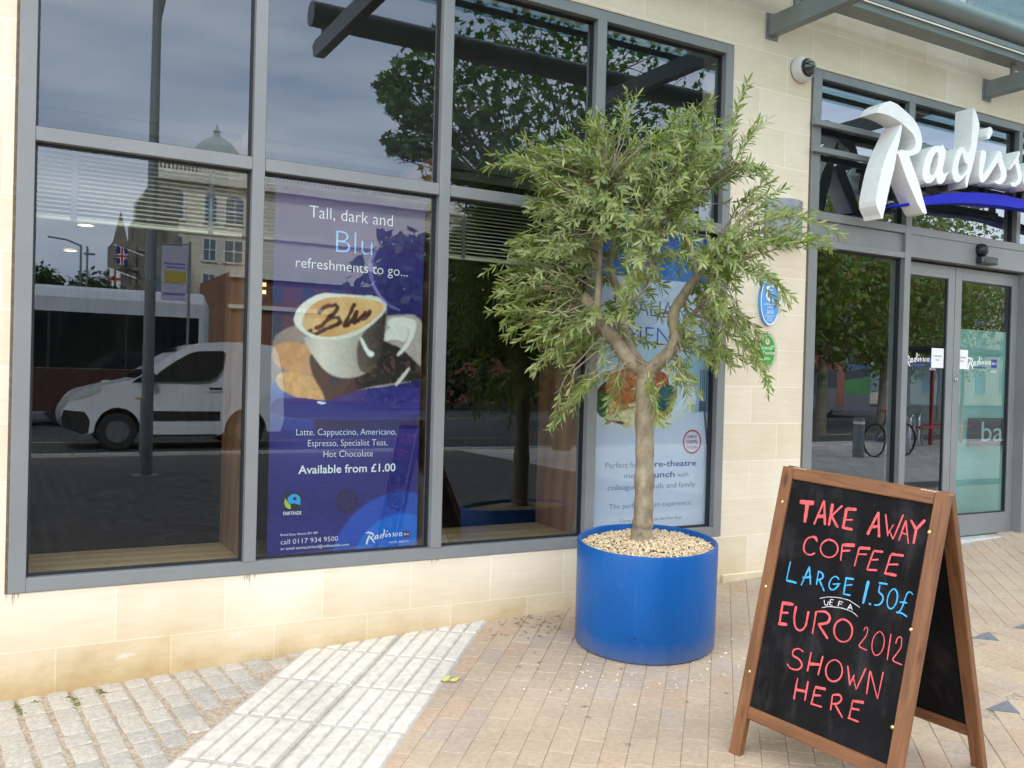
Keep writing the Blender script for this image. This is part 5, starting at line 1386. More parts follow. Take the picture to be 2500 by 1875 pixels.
# ------------------------------------------------------------------ planter and olive tree
PC = (3.0446, -0.6452)
gn = Vector((-S_, -SY_, 1)).normalized()
gq = Vector((0, 0, 1)).rotation_difference(gn)
pl_ = thing('planter', 'glossy cobalt blue drum planter holding the olive tree', 'planter', None, (PC[0], PC[1], gz(*PC) + 0.003))
pl_.rotation_mode = 'QUATERNION'
pl_.rotation_quaternion = gq
s = MB()
s.lathe([(0.0, .002), (.366, .002), (.371, .006), (.375, .014), (.3755, .28), (.3755, .545), (.373, .5525), (.368, .555), (.360, .5525), (.358, .545), (.357, .42)], 120)
m, t, p = nodes('cobalt_gloss_paint')
v = objco(t)
c = ramp(t, noise(t, objco(t, (3, 3, 1.2)), 2.0, 5), [(0.3, (0.0018, 0.078, 0.30)), (0.7, (0.003, 0.10, 0.36))])
sc_ = ramp(t, noise(t, objco(t, (9, 9, 5)), 2.2, 8, 0.75), [(0.60, (0, 0, 0)), (0.74, (0.42, 0.42, 0.42))])
c = mixc(t, sc_, c, (0.12, 0.22, 0.50))
sx = t.nodes.new('ShaderNodeSeparateXYZ'); t.links.new(v, sx.inputs[0])
zz = nd(t, 'Math', operation='MULTIPLY_ADD'); t.links.new(noise(t, v, 7, 6, .7), zz.inputs[0]); zz.inputs[1].default_value = -.16; t.links.new(sx.outputs[2], zz.inputs[2])
dm = nd(t, 'MapRange'); dm.inputs['From Min'].default_value = -.07; dm.inputs['From Max'].default_value = .03; dm.inputs['To Min'].default_value = .5; dm.inputs['To Max'].default_value = 0
t.links.new(zz.outputs[0], dm.inputs['Value'])
c = mixc(t, dm.outputs[0], c, (.16, .17, .22))
dr_m = ramp(t, noise(t, objco(t, (26, 26, 1.6)), 1.5, 4, .6), [(.62, (0, 0, 0)), (.74, (.16, .16, .16))])
c = mixc(t, dr_m, c, (.16, .24, .46))
t.links.new(c, p.inputs['Base Color'])
r_ = nd(t, 'MapRange'); r_.inputs['To Min'].default_value = 0.26; r_.inputs['To Max'].default_value = 0.40
t.links.new(noise(t, v, 3.0, 5), r_.inputs['Value'])
t.links.new(r_.outputs[0], p.inputs['Roughness'])
p.inputs['Specular IOR Level'].default_value = 0.3
bump(t, p, noise(t, v, 2.5, 3), 0.04, 0.01)
s.build('drum', m, pl_, smooth=True)
for a in (-2.35, -1.02):
    s = MB(); s.disc((0, 0, 0), .0045, 'Y', 12)
    o = s.build('drain_hole', MT['black'], pl_)
    o.location = (.3762 * cos(a), .3762 * sin(a), .135)
    o.rotation_euler = (0, 0, a + pi / 2)
gr = MB()
rs = random.Random(12)
def gtop(x, y):
    return 0.522 + 0.018 * (1 - (x * x + y * y) / .128) + 0.006 * sin(9 * x + 2) * cos(8 * y) + .012 * x
for k in range(4800):
    r_ = .352 * math.sqrt(rs.random())
    a = rs.uniform(0, 2 * pi)
    x, y = r_ * cos(a), r_ * sin(a)
    t_ = rs.random()
    c = (0.66, 0.51, 0.31) if t_ < .55 else ((0.72, 0.60, 0.42) if t_ < .84 else ((0.42, 0.30, 0.18) if t_ < .96 else (0.07, 0.06, 0.05)))
    ico(gr, (x, y, gtop(x, y) + rs.uniform(-.006, .006)), rs.uniform(.0042, .0088), col_jit(c, .14, rs), .75, rs)
n = len(gr.v)
for i in range(49):
    for (rr, zz) in ((.0, .0), (.356, .0)):
        a = 2 * pi * i / 48
        gr.v.append((rr * cos(a), rr * sin(a), gtop(rr * cos(a), rr * sin(a)) - .006)); gr.c.append((0.34, 0.27, 0.18))
for i in range(48):
    gr.f.append((n + 2 * i, n + 2 * i + 1, n + 2 * i + 3))
go = gr.build('planter_gravel', gm, smooth=False)
go.location = pl_.location
go.rotation_mode = 'QUATERNION'
go.rotation_quaternion = gq
tag(go, 'cream gravel with a few dark bits filling the blue planter', 'gravel', kind='stuff')

TB, TU, TN = [Vector(v) for v in TFRAME]
def tw(p):
    q = TB + TU * p[0] + TN * p[1]
    return Vector((q.x, q.y, p[2]))
ot = thing('olive_tree', 'olive tree with a pale trunk and shaggy grey green crown', 'tree', None, (PC[0], PC[1], gz(*PC) + .54))
OT = Vector(ot.location)
def spline(pts, n=4):
    P = [Vector(p[:3]) for p in pts]
    Rr = [p[3] for p in pts]
    o_, r_ = [], []
    for i in range(len(P) - 1):
        a, b, c, d = P[max(0, i - 1)], P[i], P[i + 1], P[min(len(P) - 1, i + 2)]
        for k in range(n):
            t = k / n
            o_.append(0.5 * ((2 * b) + (c - a) * t + (2 * a - 5 * b + 4 * c - d) * t * t + (3 * b - a - 3 * c + d) * t ** 3))
            r_.append(Rr[i] + (Rr[i + 1] - Rr[i]) * t)
    o_.append(P[-1]); r_.append(Rr[-1])
    return o_, r_
m, t, p = nodes('olive_bark')
v = objco(t, (1, 1, .55))
c = ramp(t, noise(t, v, 16, 8, .7), [(.25, (.12, .092, .058)), (.5, (.30, .25, .17)), (.75, (.46, .41, .30))])
c = mixc(t, .75, c, ramp(t, noise(t, objco(t, (1, 1, .3)), 7, 4), [(.3, (.62, .62, .58)), (.65, (1.12, 1.1, 1.04))]), 'MULTIPLY')
k = ramp(t, noise(t, objco(t, (14, 14, 22)), 1.3, 4, .6), [(.27, (.22, .17, .12)), (.34, (1, 1, 1))])
c = mixc(t, .9, c, k, 'MULTIPLY')
t.links.new(c, p.inputs['Base Color'])
p.inputs['Roughness'].default_value = .85
bump(t, p, mixc(t, .5, noise(t, v, 34, 8, .7), noise(t, v, 9, 4)), .8, .012)
bark = m
s = MB()
skel = []
for li, lb in enumerate(LIMBS):
    pts, rr = spline([list(tw(q)) + [q[3]] for q in lb], 5)
    r2_ = [r * (.93 if li == 0 else .84) * (1 + .06 * sin(i * 1.7 + li) + .04 * sin(i * .9 + 2 * li)) for i, r in enumerate(rr)]
    s.tube([p_ - OT for p_ in pts], r2_, 16 if li == 0 else 12)
    if li:
        skel += [(p_, r) for p_, r in zip(pts, rr)][2:]
s.build('trunk', bark, ot, smooth=True)
s = MB()
cut = tw(LIMBS[1][-1]) - OT
s.disc((0, 0, 0), .035, 'X', 18)
co_ = s.build('sawn_end', mat('sawn_wood', (.36, .24, .15), .8, 0, .3, 40), ot)
d_ = (tw(LIMBS[1][-1]) - tw(LIMBS[1][-2])).normalized()
co_.location = cut + d_ * .0015
co_.rotation_mode = 'QUATERNION'
co_.rotation_quaternion = Vector((1, 0, 0)).rotation_difference(d_)
# twigs and leaves
def pin(u, w, poly):
    c = False
    for i in range(len(poly)):
        x1, y1 = poly[i]
        x2, y2 = poly[(i + 1) % len(poly)]
        if (y1 > w) != (y2 > w) and u < (x2 - x1) * (w - y1) / (y2 - y1) + x1:
            c = not c
    return c
def edge_d(u, w, poly):
    d = 9
    for i in range(len(poly)):
        x1, y1 = poly[i]; x2, y2 = poly[(i + 1) % len(poly)]
        dx, dy = x2 - x1, y2 - y1
        t = max(0, min(1, ((u - x1) * dx + (w - y1) * dy) / (dx * dx + dy * dy + 1e-9)))
        d = min(d, math.hypot(u - x1 - t * dx, w - y1 - t * dy))
    return d
rs = random.Random(42)
tips = []
cu = [p_[0] for p_ in CROWN]; cw = [p_[1] for p_ in CROWN]
tries = 0
wc = .5 * (min(cw) + max(cw))
clus = []
while len(tips) < 690 and tries < 90000:
    tries += 1
    if len(clus) < 105 or rs.random() < .10:
        u, w_ = rs.uniform(min(cu), max(cu)), rs.uniform(min(cw), max(cw))
        if pin(u, w_, CROWN):
            clus.append((u, w_))
    else:
        cc0 = rs.choice(clus)
        u, w_ = cc0[0] + rs.gauss(0, .045), cc0[1] + rs.gauss(0, .045)
    if not pin(u, w_, CROWN):
        continue
    e = edge_d(u, w_, CROWN)
    dm = min(.62, math.sqrt(max(0, e * 1.5)) * .62)
    vv = rs.uniform(-1, 1)
    vv = math.copysign(abs(vv) ** .6, vv) * dm
    # thin out the hollow under the crown so the limbs show
    low = (w_ < 1.62) and abs(u) < .38 
    if low and (vv < .05 or rs.random() < .55) and rs.random() < .93:
        continue
    if w_ < 1.45 and rs.random() < .45:
        continue
    if w_ < wc and rs.random() < .50:
        continue
    tips.append((u, vv, w_))
def nearest(P, up_ok=True):
    best = None
    for (q, r) in skel:
        d = (q - P).length + (0.25 if q.z > P.z + .2 else 0) + rs.uniform(0, .12)
        if best is None or d < best[0]:
            best = (d, q, r)
    return best[1], best[2]
tg = MB()
LV, LF, LC = [], [], []
def leaf_at(P, d, side, L_, W_, droop):
    """one lance shaped leaf, folded a little along its rib"""
    d = (d + Vector((0, 0, -droop))).normalized()
    s_ = d.cross(side)
    if s_.length < 1e-4:
        return
    s_.normalize()
    nrm = s_.cross(d)
    n = len(LV)
    cur = rs.uniform(-.25, .35)
    k = rs.uniform(.6, 1.35)
    cc_ = (.185 * k * rs.uniform(.85, 1.2), .265 * k, .048 * k)
    if rs.random() < .34:
        cc_ = (.33 * k, .35 * k, .12 * k)
    for (t, wd, h) in ((0, .06, 0), (.28, .85, .02), (.55, 1.0, .03), (.8, .62, .01), (1.0, .0, -.03)):
        c_ = P + d * (t * L_) + nrm * (L_ * (h - cur * t * t * .35))
        if wd > 0.01:
            LV.append(tuple(c_ + s_ * (wd * W_ / 2) + nrm * (W_ * .16 * wd)))
            LV.append(tuple(c_))
            LV.append(tuple(c_ - s_ * (wd * W_ / 2) + nrm * (W_ * .16 * wd)))
            LC.extend([cc_] * 3)
        else:
            LV.append(tuple(c_)); LC.append(cc_)
    for r_ in range(3):
        a = n + r_ * 3
        LF.append((a, a + 1, a + 4, a + 3))
        LF.append((a + 1, a + 2, a + 5, a + 4))
    a = n + 9
    LF.append((a, a + 1, a + 3)); LF.append((a + 1, a + 2, a + 3))
def twig(A, B, r0, spread=.05, leafy=(.35, 1.0), dens=1.0, sag=0.06):
    n_ = 9
    L0 = (B - A).length
    mid = [Vector((rs.gauss(0, spread), rs.gauss(0, spread), rs.gauss(.03, spread))) * L0 for _ in range(2)]
    pts = []
    for i in range(n_ + 1):
        t = i / n_
        b = 4 * t * (1 - t)
        P = A.lerp(B, t) + mid[0] * b + mid[1] * (b * (t - .5))
        P.z += sag * b * L0
        pts.append(P)
    tg.tube([p_ - OT for p_ in pts], [r0 * (1 - .75 * i / n_) for i in range(n_ + 1)], 5, cap=False)
    # leaves in opposite pairs along the outer part
    ll = 0.0
    tot = sum((pts[i + 1] - pts[i]).length for i in range(n_))
    s0, s1 = tot * leafy[0], tot * leafy[1]
    pos = s0
    phase = rs.uniform(0, pi)
    while pos < s1:
        acc = 0
        for i in range(n_):
            l_ = (pts[i + 1] - pts[i]).length
            if acc + l_ >= pos:
                break
            acc += l_
        f = (pos - acc) / max(1e-6, (pts[i + 1] - pts[i]).length)
        P = pts[i].lerp(pts[i + 1], min(1, f))
        d = (pts[i + 1] - pts[i]).normalized()
        a = d.cross(Vector((0, 0, 1)))
        if a.length < 1e-3:
            a = Vector((1, 0, 0))
        a.normalize()
        b = d.cross(a)
        for sg_ in (1, -1):
            if rs.random() > dens * .94:
                continue
            q = (a * cos(phase) + b * sin(phase)) * sg_
            out = (d * rs.uniform(.55, 1.0) + q * rs.uniform(.55, .95)).normalized()
            leaf_at(P - OT, out, q.cross(d).cross(out) + Vector((rs.gauss(0, .35), rs.gauss(0, .35), rs.gauss(.5, .35))), rs.uniform(.036, .074), rs.uniform(.0090, .0150), rs.uniform(0, .28))
        phase += rs.uniform(.9, 1.9)
        pos += rs.uniform(.015, .025)
    leaf_at(pts[-1] - OT, (pts[-1] - pts[-2]).normalized(), Vector((rs.gauss(0, 1), rs.gauss(0, 1), 1)), .048, .010, .1)
for (u, vv, w_) in tips:
    B = tw((u, vv, w_))
    A, r = nearest(B)
    D = B - A
    if D.length > .34:                 # start along a finer branch, not straight from the limb
        A2 = A.lerp(B, rs.uniform(.25, .5)) + Vector((rs.gauss(0, .03), rs.gauss(0, .03), rs.gauss(.03, .03)))
        tg.tube([A - OT, (A.lerp(A2, .5) + Vector((rs.gauss(0, .015), rs.gauss(0, .015), .01))) - OT, A2 - OT], [min(r * .5, .0048), .0038, .0032], 5, cap=False)
        A = A2
    twig(A, B, .0030, .06, (.12, 1.0))
for (a_, b_) in SPRAYS:
    for k in range(3):
        dv = rs.uniform(-.22, .12)
        A = tw((a_[0] + rs.gauss(0, .02), dv, a_[2] + rs.gauss(0, .02)))
        j = (0, 0) if k == 0 else (rs.gauss(0, .045), rs.gauss(0, .045))
        B = tw((b_[0] + j[0], dv + rs.uniform(-.05, .05), b_[2] + j[1]))
        if k:
            B = A.lerp(B, rs.uniform(.7, .98))
        q, r = nearest(A)
        if (q - A).length < .6:
            tg.tube([q - OT, q.lerp(A, .5) + Vector((0, 0, .02)) - OT, A - OT], [.005, .004, .0034], 5, cap=False)
        twig(A, B, .0032, .05, (.1, 1.0), 1.0, -.02 if b_[2] < a_[2] else .05)
tg.build('twigs', mat('twig_bark', (.34, .29, .20), .8, 0, .25, 30), ot, smooth=True)
m, t, p = nodes('olive_leaf')
a_ = nd(t, 'Attribute', attribute_name='Col')
ge = t.nodes.new('ShaderNodeNewGeometry')
und = mixc(t, .45, a_.outputs['Color'], (.36, .42, .24))
c = mixc(t, ge.outputs['Backfacing'], a_.outputs['Color'], und)
t.links.new(c, p.inputs['Base Color'])
p.inputs['Roughness'].default_value = .42
p.inputs['Specular IOR Level'].default_value = .5
tl = nd(t, 'BsdfTranslucent')
t.links.new(mixc(t, 1.0, a_.outputs['Color'], (1.5, 1.7, .8), 'MULTIPLY'), tl.inputs['Color'])
mx = t.nodes.new('ShaderNodeMixShader'); mx.inputs[0].default_value = .28
t.links.new(p.outputs[0], mx.inputs[1]); t.links.new(tl.outputs[0], mx.inputs[2])
t.links.new(mx.outputs[0], t.nodes['Material Output'].inputs['Surface'])
lm = MB(); lm.v, lm.f, lm.c = LV, LF, LC
lm.build('crown', m, ot)
print('olive leaves', len(LF) // 8)

# ------------------------------------------------------------------ sandwich board
bo, ba, bu, bn = [Vector(BRD[k]) for k in ('o', 'a', 'up', 'nn')]
gN = Vector(BRD['n'])
BW, BL = BRD['W'], BRD['L']
bd = thing('sandwich_board', 'wooden sandwich board with red and blue chalk lettering for take away coffee', 'sandwich board', None, tuple(bo))
def FB(p):                                   # (along, up the panel, out of the face) relative to the root
    return tuple(ba * p[0] + bu * p[1] + bn * p[2])
back = (gN.cross(ba)).normalized()           # horizontal, away from the written face
ridge = bu * BL - bn * 0.050
tilt2 = rad(19.5)
bu2 = (gN * cos(tilt2) - back * sin(tilt2)).normalized()   # rear leg direction, upwards
bn2 = ba.cross(bu2).normalized()
L2 = (ridge.dot(gN)) / cos(tilt2)
o2 = ridge - bu2 * L2
def FR(p):
    return tuple(o2 + ba * p[0] + bu2 * p[1] + bn2 * p[2])
pine = wood('stained_pine', (.13, .048, .017), (.30, .125, .046), (13, 13, 13), .5, 8)
def strip(name, fr, s0, s1, l0, l1, d0, d1, m=pine):
    s = MB(); s.cbox(s0, s1, l0, l1, d0, d1, .003, fr); return s.build(name, m, bd)
# each timber gets its grain along its own length
m, t, p = nodes('stained_pine_grain')
tcn = t.nodes.new('ShaderNodeAttribute'); tcn.attribute_name = 'grain'
mp = t.nodes.new('ShaderNodeMapping'); mp.inputs['Scale'].default_value = (2.2, 30, 30)
t.links.new(tcn.outputs['Vector'], mp.inputs[0])
f = noise(t, mp.outputs[0], 1.6, 6, .6, .9)
c = ramp(t, f, [(.25, (.105, .042, .016)), (.5, (.19, .080, .031)), (.75, (.275, .122, .049))])
kk = nd(t, 'TexVoronoi', Scale=1.0); mp2 = t.nodes.new('ShaderNodeMapping'); mp2.inputs['Scale'].default_value = (4.2, 13, 13)
t.links.new(tcn.outputs['Vector'], mp2.inputs[0]); t.links.new(mp2.outputs[0], kk.inputs['Vector'])
c = mixc(t, .85, c, ramp(t, kk.outputs['Distance'], [(.06, (.22, .15, .12)), (.17, (.95, .92, .9)), (.25, (1, 1, 1))]), 'MULTIPLY')
t.links.new(c, p.inputs['Base Color']); p.inputs['Roughness'].default_value = .42
bump(t, p, f, .15, .002)
PINE = m
def timber(name, fr, s0, s1, l0, l1, d0, d1):
    s = MB(); s.cbox(s0, s1, l0, l1, d0, d1, .0035)
    loc = np.array(s.v)
    s.v = [fr(q) for q in s.v]
    o = s.build(name, PINE, bd)
    at = o.data.attributes.new('grain', 'FLOAT_VECTOR', 'POINT')
    g_ = loc if (s1 - s0) > (l1 - l0) else loc[:, [1, 0, 2]]
    g_ = g_ + np.array([R.uniform(0, 9), R.uniform(0, 9), R.uniform(0, 9)])
    at.data.foreach_set('vector', g_.astype(np.float32).ravel())
    return o
ST_ = .053
timber('stile', FB, 0, ST_, 0, BL, -.032, 0)
timber('stile', FB, BW - ST_, BW, 0, BL, -.032, 0)
timber('rail', FB, ST_ + .0005, BW - ST_ - .0005, BL - .047, BL - .001, -.030, -.001)
timber('rail', FB, ST_ + .0005, BW - ST_ - .0005, .155, .2045, -.030, -.001)
m, t, p = nodes('chalkboard')
v = objco(t)
c = ramp(t, noise(t, v, 5, 6, .6), [(.35, (.005, .0053, .006)), (.6, (.009, .0095, .0105)), (.8, (.020, .020, .0215))])
t.links.new(c, p.inputs['Base Color']); p.inputs['Roughness'].default_value = .75; p.inputs['Specular IOR Level'].default_value = .12
sm = ramp(t, noise(t, objco(t, (3, 5, 2.2), rot=(.4, .3, 0)), 1.6, 7, .72), [(.52, (0, 0, 0)), (.70, (.30, .30, .30))])
t.links.new(mixc(t, sm, c, (.085, .075, .078)), p.inputs['Base Color'])
CB = m
s = MB(); s.box(ST_ - .004, BW - ST_ + .004, .2, BL - .042, -.020, -.012, FB); s.build('chalkboard', CB, bd)
timber('rear_stile', FR, 0, ST_, 0, L2 + .012, 0.0, .032)
timber('rear_stile', FR, BW - ST_, BW, 0, L2 + .012, 0.0, .032)
timber('rear_rail', FR, ST_ + .0005, BW - ST_ - .0005, L2 - .040, L2 + .011, .001, .030)
timber('rear_rail', FR, ST_ + .0005, BW - ST_ - .0005, .150, .200, .001, .030)
s = MB(); s.box(ST_ - .004, BW - ST_ + .004, .196, L2 - .036, .012, .020, FR); s.build('rear_chalkboard', CB, bd)
for x in (.05, BW - .11):
    s = MB(); s.cbox(x, x + .06, BL - .004, BL + .0022, -.055, -.004, .0008, FB); s.build('hinge', MT['chrome'], bd)
for (a, l) in SCREWS:
    s = MB(); s.lathe([(0, .0025), (.004, .0025), (.0075, .0), (.0078, -.001)], 14, (0, 0, 0), 'Z', lambda q, a=a, l=l: FB((a + q[0], l + q[1], q[2] + .0012))); s.build('screw', MT['brass'], bd, smooth=True)
def chalk_mat(name, c):
    m, t, p = nodes(name)
    v = objco(t)
    f = mixc(t, .5, noise(t, v, 90, 5, .7), noise(t, objco(t, (1, 1, .35)), 34, 4, .6))
    cc_ = ramp(t, f, [(.34, [x * .42 for x in c]), (.48, [x * .9 for x in c]), (.66, [min(1, x * 1.18) for x in c])])
    t.links.new(cc_, p.inputs['Base Color']); p.inputs['Roughness'].default_value = .75
    return m
CH = {'red': chalk_mat('red_chalk_paint', (.78, .115, .125)), 'blue': chalk_mat('blue_chalk_paint', (.055, .42, .80)), 'white': chalk_mat('white_chalk', (.68, .68, .70))}
sb_ = {}
rs = random.Random(8)
for i, (cl, lid, wd, pts) in enumerate(CHALK):
    mbk = sb_.setdefault((lid, cl), MB())
    P = [Vector((a, b)) for a, b in pts]
    # refine, wobble
    Q = [P[0]]
    for a, b in zip(P, P[1:]):
        k = max(1, int((b - a).length / .006))
        for j in range(1, k + 1):
            Q.append(a.lerp(b, j / k))
    if len(P) > 4:
        for _ in range(3):
            Q = [Q[0]] + [(Q[j - 1] + Q[j] * 2 + Q[j + 1]) / 4 for j in range(1, len(Q) - 1)] + [Q[-1]]
    dpt = -.012 + .0006 + .00022 * (i % 14)
    n = len(mbk.v)
    m_ = len(Q)
    for j, q in enumerate(Q):
        d = (Q[min(j + 1, m_ - 1)] - Q[max(j - 1, 0)])
        d = d.normalized() if d.length > 1e-7 else Vector((1, 0))
        nn_ = Vector((-d.y, d.x))
        ends = min(j, m_ - 1 - j)
        k = (.80 if ends == 0 else 1.0) * (1 + .16 * sin(j * .22 + i * 1.7) + .06 * sin(j * .9 + i) + rs.uniform(-.06, .06))
        a, b = q + nn_ * (wd / 2 * k), q - nn_ * (wd / 2 * k)
        mbk.v += [FB((a.x, a.y, dpt)), FB((b.x, b.y, dpt))]
    for j in range(m_ - 1):
        mbk.f.append((n + 2 * j, n + 2 * j + 1, n + 2 * j + 3, n + 2 * j + 2))
for (lid, k), mbk in sb_.items():
    mbk.build({'red': 'red_lettering', 'blue': 'blue_lettering', 'white': 'white_lettering'}[k], CH[k], bd)
# ------------------------------------------------------------------ the street behind the camera (seen in the glass)
lp = thing('street_lamp', 'dark grey tapered lamp post mirrored in the left pane', 'street lamp', None, (1.665, -8.19, gz(1.665, -8.19)))
s = MB(); s.tube([(0, 0, -.02), (0, 0, 1.0), (.005, 0, 1.02), (.015, 0, 8.2)], [.085, .08, .072, .048], 18); s.build('post', MT['steel'], lp, smooth=True)
s = MB(); s.tube([(.012, 0, 5.75), (.06, 0, 6.1), (.20, .02, 6.9), (.45, .03, 7.5), (.9, .04, 7.9)], [.022, .03, .032, .028, .026], 12); s.cbox(.85, 1.4, -.08, .16, 7.86, 7.98, .02); s.build('lamp_arm', MT['steel'], lp, smooth=True)
s = MB(); s.cbox(-.16, .16, -.16, .16, -.03, .012, .01); s.build('base_plate', MT['steel'], lp)

paintw = mat('white_van_paint', (.74, .75, .77), .25, 0, .02, 2, coat=.6)
tyre = mat('tyre_rubber', (.015, .015, .016), .8)
rimm = mat('alloy_rim', (.35, .36, .37), .3, .8)
dglass = mat('dark_vehicle_glass', (.010, .012, .012), .05, coat=.5)
trim = mat('black_trim', (.014, .014, .015), .55)
def wheel(parent, x, y, z, r_=.31, w_=.19, face=1):
    s = MB(); s.lathe([(r_ * .62, -w_ / 2), (r_ * .93, -w_ / 2), (r_, -w_ / 2 + .03), (r_, w_ / 2 - .03), (r_ * .93, w_ / 2), (r_ * .62, w_ / 2)], 28, (x, y, z), 'Y')
    wo_ = s.build('wheel', tyre, parent, smooth=True)
    s = MB()
    f = y + face * w_ * .42
    s.lathe([(r_ * .63, 0), (r_ * .58, -.02 * 1), (.001, -.02)], 28, (x, f, z), 'Y')
    for k in range(7):
        a = k * 2 * pi / 7
        q = [(x + r_ * .12 * cos(a + d) , z + r_ * .12 * sin(a + d)) for d in (-1.2, 1.2)]
        e = [(x + r_ * .58 * cos(a + d), z + r_ * .58 * sin(a + d)) for d in (.17, -.17)]
        n = len(s.v)
        for (X, Z) in q + e:
            s.v.append((X, f + face * .012, Z))
        s.f.append((n, n + 1, n + 2, n + 3))
    s.build('rim', rimm, wo_)
def vehicle_shell(s, prof, hw, belt, roof, tuck):
    """side profile given as (x, z); the sides lean in above the belt line"""
    def half(z):
        if z <= belt:
            return hw - .05 * max(0, (.45 - z)) 
        return hw - tuck * ((z - belt) / (roof - belt)) ** 1.3
    n = len(prof)
    for sg in (1, -1):
        s.v += [(x, sg * half(z), z) for x, z in prof]
    bm = bmesh.new()
    vs = [bm.verts.new(p) for p in s.v]
    for i in range(n):
        j = (i + 1) % n
        bm.faces.new((vs[i], vs[j], vs[n + j], vs[n + i]))
    for sg in (0, 1):
        es = [bm.edges.get((vs[sg * n + i], vs[sg * n + (i + 1) % n])) for i in range(n)]
        bmesh.ops.triangle_fill(bm, use_beauty=True, edges=es)
    bmesh.ops.recalc_face_normals(bm, faces=bm.faces[:])
    s.v, s.f = [], []
    s.addbm(bm)
    return half
VX, VY = 0.86, -12.9
van = thing('parked_van', 'white panel van with black side stripe mirrored in the left pane', 'van', None, (VX, VY, .012))
arch = lambda cx, r_=.37, n=10: [(cx - r_ * cos(pi * i / n), .30 + r_ * sin(pi * i / n) * 1.12) for i in range(n + 1)]
prof = [(.02, .40), (.0, .56), (.03, .68), (.10, .80), (.26, .97), (.55, 1.06), (.98, 1.16), (1.12, 1.20), (1.40, 1.42), (1.68, 1.63), (1.92, 1.77), (2.12, 1.84), (2.5, 1.885), (2.9, 1.90), (3.2, 1.885), (3.45, 1.85), (3.53, 1.70), (3.60, 1.2), (3.62, .50), (3.56, .30)] + [(x, z) for x, z in reversed(arch(2.95))] + [(2.45, .22), (1.30, .22)] + [(x, z) for x, z in reversed(arch(.85))] + [(.30, .26)]
s = MB()
half = vehicle_shell(s, prof, .90, 1.12, 1.90, .17)
vb = s.build('body', paintw, van, smooth=False)
s = MB()
for sg in (1, -1):
    for cx in (.85, 2.95):
        n = len(s.v)
        s.v += [(cx + .40 * cos(t), sg * .70, .30 + .45 * sin(t)) for t in [pi * i / 16 for i in range(17)]]
        s.f.append(tuple(range(n, n + 17)))
s.build('wheel_arch', trim, van)
def side_panel(name, pts, m, off=.006):
    s = MB()
    for sg in (1, -1):
        bm = bmesh.new()
        vs = [bm.verts.new((x, sg * (half(z) + off), z)) for x, z in pts]
        f = bm.faces.new(vs)
        bmesh.ops.triangulate(bm, faces=[f])
        s.addbm(bm)
    return s.build(name, m, van)
wp = [(1.34, 1.16), (1.50, 1.33), (1.72, 1.50), (1.98, 1.66), (2.12, 1.705), (2.54, 1.73), (2.60, 1.69), (2.55, 1.45), (2.45, 1.27), (2.30, 1.19), (1.9, 1.165)]
side_panel('side_window', wp, dglass)
side_panel('quarter_window', [(1.05, 1.135), (1.14, 1.20), (1.30, 1.30), (1.29, 1.15)], dglass)
side_panel('side_stripe', [(1.33, .50), (1.33, .66), (2.50, .66), (2.50, .50)], trim, .012)
side_panel('door_handle', [(2.30, 1.03), (2.30, 1.07), (2.52, 1.075), (2.52, 1.035)], trim, .016)
for x in (1.30, 2.66):
    side_panel('door_seam', [(x, .70), (x, 1.1), (x + .008, 1.1), (x + .008, .70)], trim, .003)
side_panel('sill_line', [(1.30, .225), (1.30, .262), (2.46, .262), (2.46, .225)], trim, .004)
side_panel('bumper', [(.015, .40), (.0, .55), (.035, .665), (.34, .64), (.42, .50), (.40, .30), (.30, .27)], trim, .008)
lampm = mat('headlamp_lens', (.55, .56, .58), .08, coat=1)
side_panel('headlamp', [(.11, .82), (.20, .93), (.36, 1.01), (.62, 1.055), (.55, .98), (.36, .88)], lampm, .010)
side_panel('indicator', [(1.12, .86), (1.12, .885), (1.19, .885), (1.19, .86)], mat('amber_lens', (.7, .2, .04), .3), .008)
s = MB(); s.v += [(1.125, y * (half(1.2) - .08), 1.205 + .012) for y in (1, -1)] + [(1.90, y * (half(1.75) - .06), 1.765 + .012) for y in (-1, 1)]; s.f.append((0, 1, 2, 3)); s.build('windscreen', dglass, van)
for sg in (1, -1):
    s = MB(); s.cbox(1.30, 1.42, sg * 1.0 - .09, sg * 1.0 + .09, 1.14, 1.30, .03); s.build('wing_mirror', trim, van)
    wheel(van, .85, sg * .80, .31, .31, .19, sg)
    wheel(van, 2.95, sg * .80, .31, .31, .19, sg)

